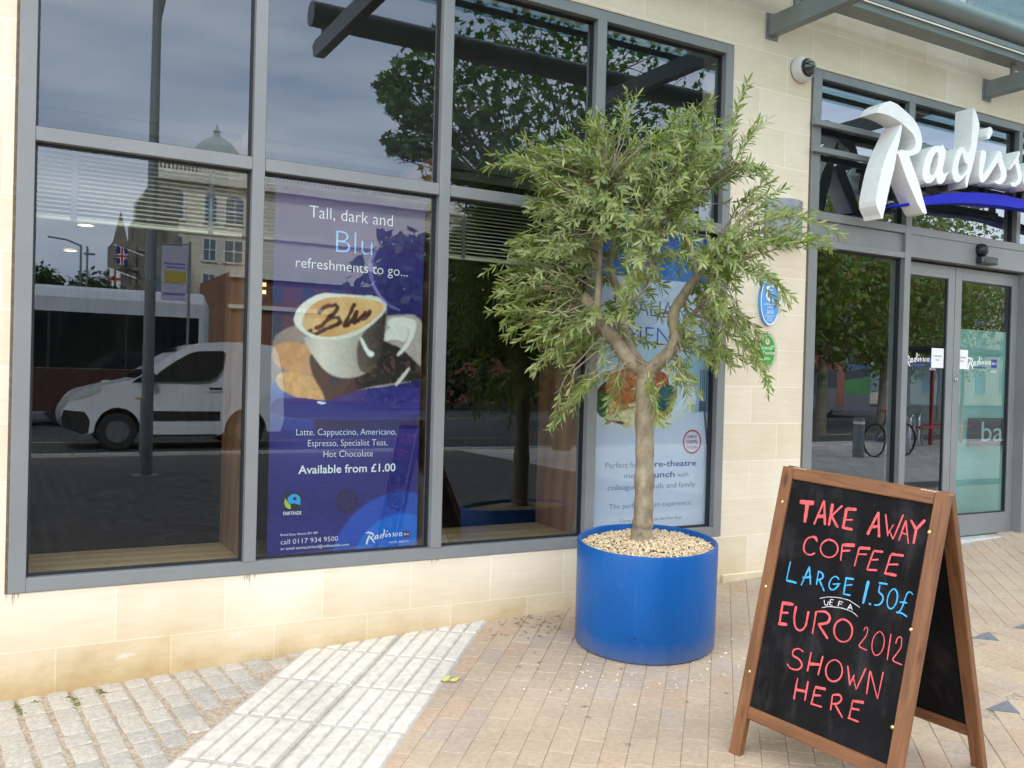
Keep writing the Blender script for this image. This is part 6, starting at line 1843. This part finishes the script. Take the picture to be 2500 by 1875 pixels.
def bus(name, lab, x0, x1, yc, cols, h=3.1, emblem=False):
    b = thing(name, lab, 'bus', 'buses passing behind the photographer', (x0, yc, .012))
    L_ = x1 - x0
    hw = 1.24
    s = MB()
    prof = [(-hw, .32), (-hw, h - .28), (-hw + .10, h - .08), (-hw + .32, h), (hw - .32, h), (hw - .10, h - .08), (hw, h - .28), (hw, .32)]
    n = len(prof)
    for x, k in ((0, .93), (.12, 1.0), (L_ - .12, 1.0), (L_, .93)):
        s.v += [(x, y * k, .32 + (z - .32) * (k if k < 1 else 1)) for y, z in prof]
    for r_ in range(3):
        for i in range(n):
            j = (i + 1) % n
            s.f.append((r_ * n + i, r_ * n + j, r_ * n + n + j, r_ * n + n + i))
    s.f.append(tuple(range(n - 1, -1, -1))); s.f.append(tuple(range(3 * n, 4 * n)))
    s.build('body', cols[0], b, smooth=False)
    for sg in (1, -1):
        y = sg * (hw + .006)
        s = MB(); s.box(.25, L_ - .25, min(y, y - sg * .004), max(y, y - sg * .004), 1.35, h - .62); s.build('side_window', dglass, b)
        s = MB(); s.box(.13, L_ - .13, min(y, y - sg * .004), max(y, y - sg * .004), .34, 1.34); s.build('side_skirt', cols[1], b)
        s = MB()
        yy = sg * (hw + .012)
        nb = int(L_ / 1.5)
        for i in range(1, nb):
            x = .25 + (L_ - .5) * i / nb
            s.box(x - .03, x + .03, min(yy, yy - sg * .004), max(yy, yy - sg * .004), 1.36, h - .63)
        s.build('window_pillar', trim, b)
        for x in (L_ * .22, L_ * .74):
            wheel(b, x, sg * (hw - .14), .48, .48, .28, sg)
    for x, k in ((-.006, -1), (L_ + .006, 1)):
        s = MB(); s.box(x - .003, x + .003, -1.0, 1.0, 1.3, h - .75); s.build('windscreen', dglass, b)
        s = MB(); s.box(x - .004, x + .004, -1.0, -.75, .7, .85); s.box(x - .004, x + .004, .75, 1.0, .7, .85); s.build('headlamp', lampm, b)
    return b
silver = mat('silver_bus_paint', (.50, .51, .53), .35, 0, .05, 3)
dred = mat('dark_red_paint', (.055, .018, .016), .4)
bus('city_bus', 'silver topped city bus mirrored behind the white van in the left pane', -7.5, 4.45, -20.2, (silver, dred), 3.27)
BX = 24.5
gb = bus('city_bus', 'blue, red and green city bus mirrored left of the sliding doors', BX, 36.0, -26.24, (mat('bus_blue', (.07, .18, .38), .35), mat('bus_grey', (.20, .20, .21), .4)), 3.95)
def livery(name, pts, m, d):
    s = MB(); s.prism([(x - BX, z) for x, z in pts], 0, None, lambda q: (q[0], 1.24 + d, q[1])); s.build(name, m, gb)
livery('red_panel', [(BX + .3, 2.2), (33.6, 2.2), (33.6, 3.6), (BX + .3, 3.6)], mat('bus_red', (.26, .05, .05), .4), .012)
livery('orange_edge', [(33.61, .5), (34.15, .5), (34.15, 3.6), (33.61, 3.6)], mat('bus_orange', (.36, .13, .08), .4), .012)
livery('lower_window', [(BX + .3, 1.0), (33.0, 1.0), (33.0, 2.19), (BX + .3, 2.19)], dglass, .018)
livery('green_panel', [(34.16, 1.1), (35.85, 1.1), (35.85, 1.95), (34.16, 1.75)], mat('bus_green', (.10, .30, .09), .4), .013)
livery('dark_wedge', [(34.16, 1.76), (35.85, 1.96), (35.85, 2.4), (34.16, 2.1)], dglass, .014)
livery('blue_side', [(34.16, 2.11), (35.85, 2.41), (35.85, 3.35), (34.16, 3.35)], mat('bus_mid_blue', (.08, .18, .32), .4), .013)
livery('white_flash', [(34.3, 3.36), (35.6, 3.78), (34.4, 3.78), (33.9, 3.5)], MT['white'], .02)
s = MB(); s.prism([(x - BX, z) for x, z in ring_poly(32.4, 2.9, .5, .45, 0)], 0, None, lambda q: (q[0], 1.258, q[1]), [[(x - BX, z) for x, z in ring_poly(32.4, 2.9, .43, .38, 0)]]); s.build('ring_emblem', mat('bus_emblem', (.42, .3, .3), .5), gb)

car = thing('parked_car', 'pale car waiting beyond the van in the left pane', 'car', None, (-4.2, -16.6, .012))
prof = [(0, .45), (.05, .62), (.3, .80), (.95, .92), (1.55, 1.30), (2.0, 1.43), (2.9, 1.44), (3.5, 1.2), (4.0, .98), (4.15, .7), (4.12, .35)] + [(x, z) for x, z in reversed(arch(3.3, .34))] + [(2.9, .22), (1.2, .22)] + [(x, z) for x, z in reversed(arch(.80, .34))] + [(.2, .3)]
s = MB(); half = vehicle_shell(s, prof, .86, .90, 1.44, .22); s.build('body', mat('silver_car_paint', (.42, .43, .45), .28, .1, .02, 3, coat=.6), car)
def cpanel(name, pts, m, off=.006):
    s = MB()
    for sg in (1, -1):
        bm = bmesh.new(); f = bm.faces.new([bm.verts.new((x, sg * (half(z) + off), z)) for x, z in pts]); bmesh.ops.triangulate(bm, faces=[f]); s.addbm(bm)
    s.build(name, m, car)
cpanel('side_window', [(1.2, .95), (1.62, 1.27), (2.0, 1.36), (2.85, 1.37), (3.3, 1.18), (3.5, .97)], dglass)
for sg in (1, -1):
    wheel(car, .80, sg * .76, .30, .30, .19, sg); wheel(car, 3.3, sg * .76, .30, .30, .19, sg)
br_ = thing('road_barrier', 'red and white striped road barrier mirrored over the van bonnet', 'barrier', None, (1.75, -15.6, .01))
redp = mat('barrier_red', (.42, .03, .03), .5)
s = MB(); s.cbox(0, 1.2, -.03, .03, .80, 1.12, .006); bo_ = s.build('board', MT['white'], br_)
s = MB()
for i in range(4):
    x = .06 + i * .30
    n = len(s.v); s.v += [(x, .032, .80), (x + .14, .032, .80), (x + .28, .032, 1.12), (x + .14, .032, 1.12)]; s.f.append((n, n + 1, n + 2, n + 3))
s.build('stripe', redp, bo_)
for x in (.1, 1.1):
    s = MB(); s.cbox(x - .03, x + .03, -.025, .025, .0, .80, .004); s.cbox(x - .05, x + .05, -.3, .3, .0, .05, .004); s.build('leg', trim, br_)

# --- buildings across the water
cream = mat('cream_limestone', (.72, .65, .51), .85, 0, .08, .4)
cream2 = mat('cream_trim', (.76, .70, .58), .85, 0, .06, 1)
bglass = mat('building_window_glass', (.11, .16, .18), .12)
cu = mat('green_copper', (.42, .46, .42), .6, 0, .15, .8)
cb = thing('stone_hotel', 'cream stone hotel with a domed turret mirrored above the menu board', 'building', None, (8.6, -60, 0))
W_ = 34.0
s = MB(); s.box(0, W_, -12, 0, 0, 14.1); s.build('wall', cream, cb)
s = MB(); s.box(-.25, W_ + .25, .002, .55, 13.95, 14.45); s.box(-.15, W_ + .15, .002, .3, 4.6, 4.95); s.box(-.1, W_ + .1, .002, .2, 10.7, 10.95); s.build('cornice', cream2, cb)
s = MB(); s.box(.0, W_, -.3, .1, 14.46, 14.7); s.box(0, W_, -.3, .1, 15.3, 15.5)
for i in range(136):
    x = .1 + i * .25
    s.box(x, x + .10, -.2, .0, 14.71, 15.29)
s.build('balustrade', cream2, cb)
s = MB(); s.box(.6, 2.6, -6, -1.2, 14.46, 16.2); s.build('mansard_roof', mat('slate_roof', (.16, .13, .12), .8), cb)
for r_, (z0, z1, arched) in enumerate(((11.5, 13.0, True), (8.9, 10.3, False), (6.5, 7.9, False), (2.9, 4.3, False), (.8, 2.4, False))):
    for cx, ww in ((1.3, .8), (3.45, .75), (5.05, 1.15)):
        s = MB(); s.box(cx - ww / 2 - .14, cx + ww / 2 + .14, .002, .12, z0 - .14, z1 + .14)
        wf = s.build('window', cream2, cb)
        s = MB()
        pts = [(cx - ww / 2, z0), (cx + ww / 2, z0), (cx + ww / 2, z1)]
        if arched:
            pts += [(cx + ww / 2 * cos(t), z1 + .35 * sin(t)) for t in [pi * i / 8 for i in range(1, 8)]]
        pts += [(cx - ww / 2, z1)]
        s.prism(pts, .13, .125, FY); s.build('pane', bglass, wf)
        s = MB(); s.box(cx - .03, cx + .03, .131, .15, z0, z1); s.box(cx - ww / 2, cx + ww / 2, .131, .149, (z0 + z1) / 2 - .03, (z0 + z1) / 2 + .03); s.build('glazing_bar', MT['white'], wf)
s = MB(); s.lathe([(1.75, 14.5), (1.75, 16.0), (1.95, 16.05), (1.95, 16.25)], 24, (4.35, -3, 0)); s.build('drum', cream2, cb)
s = MB(); s.lathe([(1.72, 16.25), (1.64, 16.7), (1.40, 17.15), (1.0, 17.55), (.55, 17.85), (.24, 18.0), (.20, 18.3), (.26, 18.35), (.1, 18.6), (.0, 19.0)], 24, (4.35, -3, 0)); s.build('dome', cu, cb, smooth=True)
ch = thing('stone_church', 'weathered grey church tower with a pinnacle mirrored left of the lamp post', 'church', None, (5.6, -54, 0))
gst = mat('weathered_stone', (.22, .195, .15), .9, 0, .35, 1.2, .6, 4)
s = MB()
s.box(0, 1.2, -4, 0, 0, 8.9); s.box(1.2, 4.2, -3.6, -.3, 0, 8.4); s.box(1.05, 1.9, -3, -.2, 8.4, 10.2); s.box(1.45, 2.8, -3, -.4, 8.41, 11.6); s.box(1.9, 3.6, -3, -.5, 8.42, 12.4)
s.box(-.15, 1.35, -4.1, .12, 4.5, 4.75); s.box(-.15, 1.35, -4.1, .12, 7.2, 7.4)
s.build('wall', gst, ch)
s = MB(); n = 0; s.v += [(0, -1.0, 8.9), (.75, -1.0, 8.9), (.75, -.25, 8.9), (0, -.25, 8.9), (.37, -.62, 10.75)]; s.f += [(0, 1, 4), (1, 2, 4), (2, 3, 4), (3, 0, 4)]; s.build('pinnacle', gst, ch)
for z in (2.0, 5.4):
    s = MB(); s.prism([(1.9, z), (2.7, z), (2.7, z + 1.4), (2.3, z + 1.9), (1.9, z + 1.4)], -.24, -.29, FY); s.build('window', bglass, ch)
rb = thing('brick_building', 'orange brick building mirrored under the menu board', 'building', None, (9.45, -40.5, 0))
brk = mat('orange_brick', (.27, .125, .065), .85, 0, .2, 2)
s = MB(); s.box(0, 18, -8, 0, 0, 6.2); s.build('wall', brk, rb)
s = MB(); s.box(-.1, 18.1, .002, .22, 5.9, 6.3); s.box(-.1, 18.1, .002, .18, 4.4, 4.6); s.build('cornice', cream2, rb)
for x in (.75, 2.2, 3.7, 5.2):
    for z in (.9, 3.0, 4.75):
        s = MB(); s.box(x - .25, x + .25, .002, .05, z, z + (1.3 if z < 4 else .9)); s.build('window', bglass, rb)
# flags
def flag(lab, x, z, kind):
    f_ = thing('flag', lab, 'flag', 'flags on the church front', (x, -53.2, z))
    s = MB(); s.tube([(-.55, -.5, .35), (.95, .4, -.25)], .03, 8); s.build('flagpole', MT['white'], f_)
    base = mat('flag_navy', (.02, .03, .16), .8) if kind else MT['white']
    s = MB()
    for i in range(7):
        for zz in (0, 1):
            s.v.append((-.45 + i * .10 + .03 * sin(i * 2 + zz), .02 * sin(i * 1.7), .25 - .09 * i * .3 - zz * 1.0))
    for i in range(6):
        s.f.append((2 * i, 2 * i + 1, 2 * i + 3, 2 * i + 2))
    cl = s.build('cloth', base, f_)
    s = MB()
    s.box(-.20, -.10, .028, .032, -.85, .2); s.box(-.44, .14, .028, .0325, -.42, -.28)
    s.build('red_cross', redp, cl)
    if kind:
        s = MB(); s.box(-.25, -.05, .024, .027, -.85, .2); s.box(-.44, .14, .024, .0275, -.47, -.23); s.build('white_cross', MT['white'], cl)
flag('blue union flag hanging on the church front in the mirrored scene', 6.1, 8.25, True)
flag('white flag with a red cross hanging below the union flag', 5.75, 6.9, False)
fl = thing('street_lamp', 'distant thin lamp post with a long flat arm against the sky', 'street lamp', None, (2.6, -35, 0))
s = MB(); s.tube([(0, 0, 0), (0, 0, 6.15)], [.06, .04], 10); s.tube([(.22, .1, 0), (.22, .1, 6.1)], [.05, .04], 10); s.build('post', MT['steel'], fl)
s = MB(); s.tube([(0, 0, 6.12), (-.5, 0, 6.3), (-1.15, 0, 6.36)], .035, 8); s.cbox(.1, .5, .05, .15, 5.78, 5.86, .02); s.build('lamp_arm', MT['steel'], fl)
bn_ = thing('street_banner', 'white and yellow street banner mirrored right of the lamp post', 'banner', None, (2.90, -14.6, 0))
s = MB(); s.tube([(.32, 0, 0), (.32, 0, 3.95)], .028, 10); s.tube([(.32, 0, 3.9), (-.22, 0, 3.86)], .014, 8); s.build('pole', MT['steel'], bn_)
s = MB(); s.box(-.20, .28, -.006, .006, 2.75, 3.84); s.build('cloth', mat('banner_white', (.42, .40, .50), .7), bn_)
s = MB(); s.box(-.14, .26, .007, .009, 3.10, 3.34); s.build('yellow_band', mat('banner_yellow', (.42, .33, .05), .7), bn_)
s = MB(); s.box(-.16, .24, .007, .009, 3.47, 3.50); s.box(-.16, .24, .007, .009, 2.86, 2.90); s.box(-.12, .24, .007, .0092, 3.40, 3.43); s.build('purple_print', mat('banner_purple', (.17, .10, .36), .7), bn_)

# --- trees
def leaf_cloud(mb, blobs, n, size, base, rnd, lobed=True, shape=7):
    rs_ = np.random.RandomState(rnd)
    tot = sum(b[3] for b in blobs)
    for (bx, by, bz, br, sq) in [(b[0], b[1], b[2], b[3], b[4] if len(b) > 4 else .8) for b in blobs]:
        k = int(n * br / tot)
        if k < 1:
            continue
        R0 = np.array((1, .42, .86, .42, .72, .30, .72, .42, .86, .42) if lobed else (1, .62, .5, .62, 1, .62, .5, .62))
        nr_ = lambda q: q / (np.linalg.norm(q, axis=1, keepdims=True) + 1e-9)
        d = nr_(rs_.normal(size=(k, 3)))
        r_ = br * (rs_.rand(k, 1) ** .42) * rs_.uniform(.75, 1.08, (k, 1))
        p_ = np.array([bx, by, bz]) + d * r_ * np.array([1, 1, sq])
        nr = nr_(d * .5 + rs_.normal(size=(k, 3)) * .6 + np.array([0, 0, .5]))
        a = nr_(np.cross(nr, rs_.normal(size=(k, 3))))
        b = np.cross(nr, a)
        s_ = size * rs_.uniform(.6, 1.3, (k, 1))
        cc = np.array(base) * rs_.uniform(.65, 1.35, (k, 3))
        th = 2 * pi * np.arange(len(R0)) / len(R0)
        q = p_[:, None] + (a[:, None] * np.cos(th)[None, :, None] + b[:, None] * np.sin(th)[None, :, None]) * (s_[:, None] * R0[None, :, None]) + nr[:, None] * (s_[:, None] * .18 * (R0[None, :, None] - .6))
        m0 = len(mb.v)
        mb.v += [tuple(x) for x in q.reshape(-1, 3).tolist()]
        mb.c += np.repeat(cc, len(R0), 0).tolist()
        mb.f += [tuple(range(m0 + i * len(R0), m0 + (i + 1) * len(R0))) for i in range(k)]
def leaf_mat(name):
    m, t, p = nodes(name)
    a = nd(t, 'Attribute', attribute_name='Col')
    t.links.new(a.outputs['Color'], p.inputs['Base Color'])
    p.inputs['Roughness'].default_value = .5
    tl = nd(t, 'BsdfTranslucent')
    t.links.new(mixc(t, 1.0, a.outputs['Color'], (1.6, 1.9, .6), 'MULTIPLY'), tl.inputs['Color'])
    mx = t.nodes.new('ShaderNodeMixShader'); mx.inputs[0].default_value = .35
    t.links.new(p.outputs[0], mx.inputs[1]); t.links.new(tl.outputs[0], mx.inputs[2])
    t.links.new(mx.outputs[0], t.nodes['Material Output'].inputs['Surface'])
    return m
LM = leaf_mat('plane_leaf')
tbark = mat('plane_bark', (.16, .14, .10), .85, 0, .4, 6, .5, 20)
def street_tree(name, lab, grp_, loc, trunk, blobs, n, size, base, seed, lobed):
    t_ = thing(name, lab, 'tree', grp_, loc)
    o = np.array(loc)
    s = MB()
    tx, ty, th = trunk
    s.tube([(0, 0, -.1), (.03, .02, 1.2), (.08, .0, th)], [.19, .16, .12], 12)
    rr = random.Random(seed)
    for b in blobs:
        B = Vector((b[0] - o[0], b[1] - o[1], b[2] - o[2]))
        A = Vector((.06, .0, th * .9))
        mid = A.lerp(B, .5) + Vector((rr.uniform(-.3, .3), rr.uniform(-.3, .3), rr.uniform(-.1, .4)))
        s.tube([A, mid, B], [.07, .045, .02], 8)
        for k in range(14):
            d = Vector((rr.gauss(0, 1), rr.gauss(0, 1), rr.gauss(0, .8))).normalized() * b[3] * rr.uniform(.7, 1.05)
            q = A.lerp(B, rr.uniform(.5, 1))
            s.tube([q, q.lerp(B + d, .5) + Vector((0, 0, .08)), B + d], [.016, .010, .004], 5, cap=False)
    s.build('trunk', tbark, t_, smooth=True)
    mb = MB()
    leaf_cloud(mb, blobs, n, size, base, seed, lobed)
    mb.v = [(x - o[0], y - o[1], z - o[2]) for x, y, z in mb.v]
    mb.build('crown', LM, t_)
    return t_
G1 = (.05, .105, .022)
street_tree('plane_tree', 'large leaved plane tree mirrored in the upper panes', None, (9.6, -10.6, 0), (0, 0, 4.4),
            [(6.1, -8.2, 5.35, .62, .9), (5.45, -8.3, 5.35, .36), (5.35, -8.25, 4.85, .34), (5.75, -8.1, 4.6, .38), (5.6, -8.9, 6.15, .6), (5.2, -8.8, 5.85, .34), (6.5, -8.0, 4.45, .42), (6.9, -8.3, 5.2, 1.1, .8), (6.6, -9.0, 6.5, 1.2), (8.3, -8.4, 5.6, 1.5, .75), (8.2, -9.6, 7.2, 1.7), (10.2, -8.6, 5.6, 1.7, .75), (10.3, -10.2, 7.6, 2.0), (12.2, -9.6, 6.0, 1.9), (7.4, -7.6, 4.5, .7, .7), (9.3, -7.4, 4.7, .9, .7), (5.2, -8.35, 4.9, .32), (5.05, -8.3, 5.45, .26)],
            4600, .108, (.06, .13, .028), 31, True)
k = 0
for (x, y, r_, z) in ((16.5, -12.4, 2.3, 4.6), (20.5, -14.0, 2.6, 5.0), (25.0, -15.5, 2.8, 5.2), (29.5, -18.0, 3.2, 5.4), (24, -21.0, 3.4, 5.2), (35.0, -20.5, 3.4, 5.6), (13.5, -15.5, 2.4, 5.6), (33, -29, 4.2, 5.6), (41, -31, 4.6, 6.0)):
    lab = ('street tree mirrored in the left entrance pane', 'street tree mirrored behind the left door leaf', 'street tree mirrored behind the right door leaf', 'tall street tree mirrored farthest along the entrance glass', 'street tree standing behind the row in the entrance glass', 'street tree mirrored at the end of the entrance glass', 'street tree mirrored over the red bus', 'big street tree far behind the blue bus in the glass', 'big street tree at the far end of the mirrored street')[k]
    street_tree('street_tree', lab, 'street trees mirrored in the entrance glass', (x, y, 0), (0, 0, 2.6), [(x, y, z, r_, .8), (x - r_ * .6, y + .6, z - .6, r_ * .65, .8), (x + r_ * .6, y + .4, z - .5, r_ * .7, .8), (x + .2, y + .3, z + r_ * .6, r_ * .7), (x + .3, y, z - r_ * .8, r_ * .6, .7), (x - r_ * .5, y, z - r_ * .75, r_ * .5, .7)], 6200, .10, (.15, .175, .045), 60 + k, False)
    k += 1
for (x, y, z, r_, lab) in ((3.0, -35.5, 4.5, 1.05, 'small leafy tree mirrored right of the distant lamp'), (1.2, -35.5, 4.7, .9, 'small leafy tree mirrored at the far left of the pane'), (3.9, -36.5, 4.2, .9, 'small leafy tree mirrored beside the church')):
    street_tree('small_tree', lab, 'small trees by the water', (x, y, 0), (0, 0, 3.4), [(x, y, z, r_, .8), (x + .4, y + .3, z - .3, r_ * .7, .8)], 900, .11, (.05, .085, .03), 90 + k, False)
    k += 1

for (x, y, r_, z, lab) in ((15.0, -33, 2.6, 4.6, 'dark leafy tree mirrored at the left of the pane beside the olive'), (18.8, -32, 3.0, 5.0, 'dark leafy tree mirrored in the middle of the pane beside the olive'), (22.8, -33, 3.1, 5.2, 'dark leafy tree mirrored behind the olive crown'), (27.0, -34, 3.2, 5.2, 'dark leafy tree mirrored over the pale blue poster')):
    street_tree('quay_tree', lab, 'trees along the far quay', (x, y, 0), (0, 0, 2.2), [(x, y, z, r_, .9), (x - r_ * .6, y + .6, z - 1.4, r_ * .75, .9), (x + r_ * .6, y + .4, z - 1.5, r_ * .75, .9), (x + .2, y + .3, z + r_ * .7, r_ * .7)], 2200, .30, (.045, .065, .016), 120 + k, False)
    k += 1
hg = MB()
leaf_cloud(hg, [(13 + i * 1.1, -30.2, 1.0, 1.0, .9) for i in range(16)], 3200, .16, (.035, .05, .015), 200, False)
ho_ = hg.build('hedge', LM)
tag(ho_, 'low dark hedge along the far quay mirrored beside the olive trunk', 'hedge')

# --- cycle stands, bicycle, bollard, shelter by the road to the right
for i, (x, y) in enumerate(((16.2, -7.7), (18.0, -8.9), (19.9, -10.1))):
    lab = ('cycle stand nearest the grey bollard in the entrance glass', 'cycle stand mirrored between the two door leaves', 'cycle stand mirrored in the right door leaf')[i]
    t_ = thing('cycle_stand', lab, 'cycle stand', 'cycle stands mirrored in the entrance glass', (x, y, gz(x, y)), rad(-32))
    s = MB(); s.tube([(-.45, 0, 0), (-.45, 0, .62), (-.40, 0, .74), (-.28, 0, .79), (.28, 0, .79), (.40, 0, .74), (.45, 0, .62), (.45, 0, 0)], .026, 12); s.build('hoop', MT['chrome'], t_, smooth=True)
    s = MB(); 
    for xx in (-.45, .45):
        s.lathe([(.06, 0), (.06, .01), (.03, .012)], 16, (xx, 0, 0))
    s.build('base_flange', MT['chrome'], t_)
bi = thing('bicycle', 'dark bicycle with a red saddle leaning at a cycle stand in the glass', 'bicycle', None, (15.74, -7.75, gz(15.74, -7.75)), 0)
for x in (-.52, .52):
    s = MB()
    s.lathe([(.315, -.018), (.34, -.012), (.34, .012), (.315, .018), (.315, -.018)], 32, (x, 0, .34), 'Y'); w_ = s.build('wheel', tyre, bi, smooth=True)
    s = MB()
    for k in range(12):
        a = k * pi / 6
        s.tube([(x, 0, .34), (x + .315 * cos(a), 0, .34 + .315 * sin(a))], .003, 4)
    s.build('spokes', MT['chrome'], w_)
s = MB()
for a, b in (((-.52, 0, .34), (-.10, 0, .32)), ((-.10, 0, .32), (-.22, 0, .86)), ((-.22, 0, .80), (.36, 0, .84)), ((-.10, 0, .32), (.38, 0, .76)), ((.34, 0, .90), (.52, 0, .34)), ((-.52, 0, .34), (-.21, 0, .76))):
    s.tube([a, b], .018, 8)
s.build('frame', mat('bike_blue', (.03, .05, .12), .35), bi, smooth=True)
s = MB(); s.cbox(-.36, -.10, -.06, .06, .92, .97, .02); s.tube([(-.22, 0, .84), (-.23, 0, .93)], .013, 8); s.build('saddle', redp, bi)
s = MB(); s.tube([(.30, -.26, 1.0), (.36, -.05, .98), (.36, .05, .98), (.30, .26, 1.0)], .012, 8); s.tube([(.34, 0, .88), (.36, 0, .98)], .014, 8); s.build('handlebar', trim, bi, smooth=True)
bo = thing('bollard', 'grey steel bollard in front of the bicycle in the entrance glass', 'bollard', None, (14.72, -7.72, gz(14.72, -7.72)))
s = MB(); s.lathe([(.0, .80), (.10, .795), (.11, .77), (.11, 0)], 24); s.build('post', MT['steel'], bo, smooth=True)
s = MB(); s.lathe([(.112, .72), (.112, .67)], 24); s.build('band', MT['white'], bo)
sh_ = thing('bus_shelter', 'glass bus shelter mirrored behind the left door leaf', 'shelter', None, (20.5, -9.6, gz(20.5, -9.6)), rad(-12))
s = MB(); s.cbox(-1.9, 1.9, -.7, .7, 2.30, 2.42, .02); s.build('roof', trim, sh_)
for x in (-1.8, 0, 1.8):
    s = MB(); s.cbox(x - .04, x + .04, -.62, -.54, 0, 2.30, .004); s.build('post', redp, sh_)
s = MB(); s.box(-1.74, 1.74, -.585, -.575, .3, 2.15); s.build('glass_wall', MT['canopy_glass'], sh_)
s = MB(); s.cbox(-1.4, 1.4, -.45, -.15, .45, .50, .01); s.build('bench', redp, sh_)

tb_ = thing('sky_block_terrace', 'added long brown terrace blocking bright sky beyond the mirrored trees', 'building', None, (30, -52, 0))  # added to block bright sky mirrored in the door glass
s = MB(); s.box(0, 90, -10, 0, 0, 13); s.build('wall', mat('brown_stucco', (.34, .30, .24), .9, 0, .2, .3), tb_)
s = MB(); s.box(-.2, 90.2, .002, .5, 12.6, 13.2); s.build('cornice', cream2, tb_)
for i in range(22):
    for z in (1.2, 4.6, 8.0):
        s = MB(); s.box(2 + i * 4, 3.6 + i * 4, .002, .06, z, z + 2.2); s.build('window', bglass, tb_)
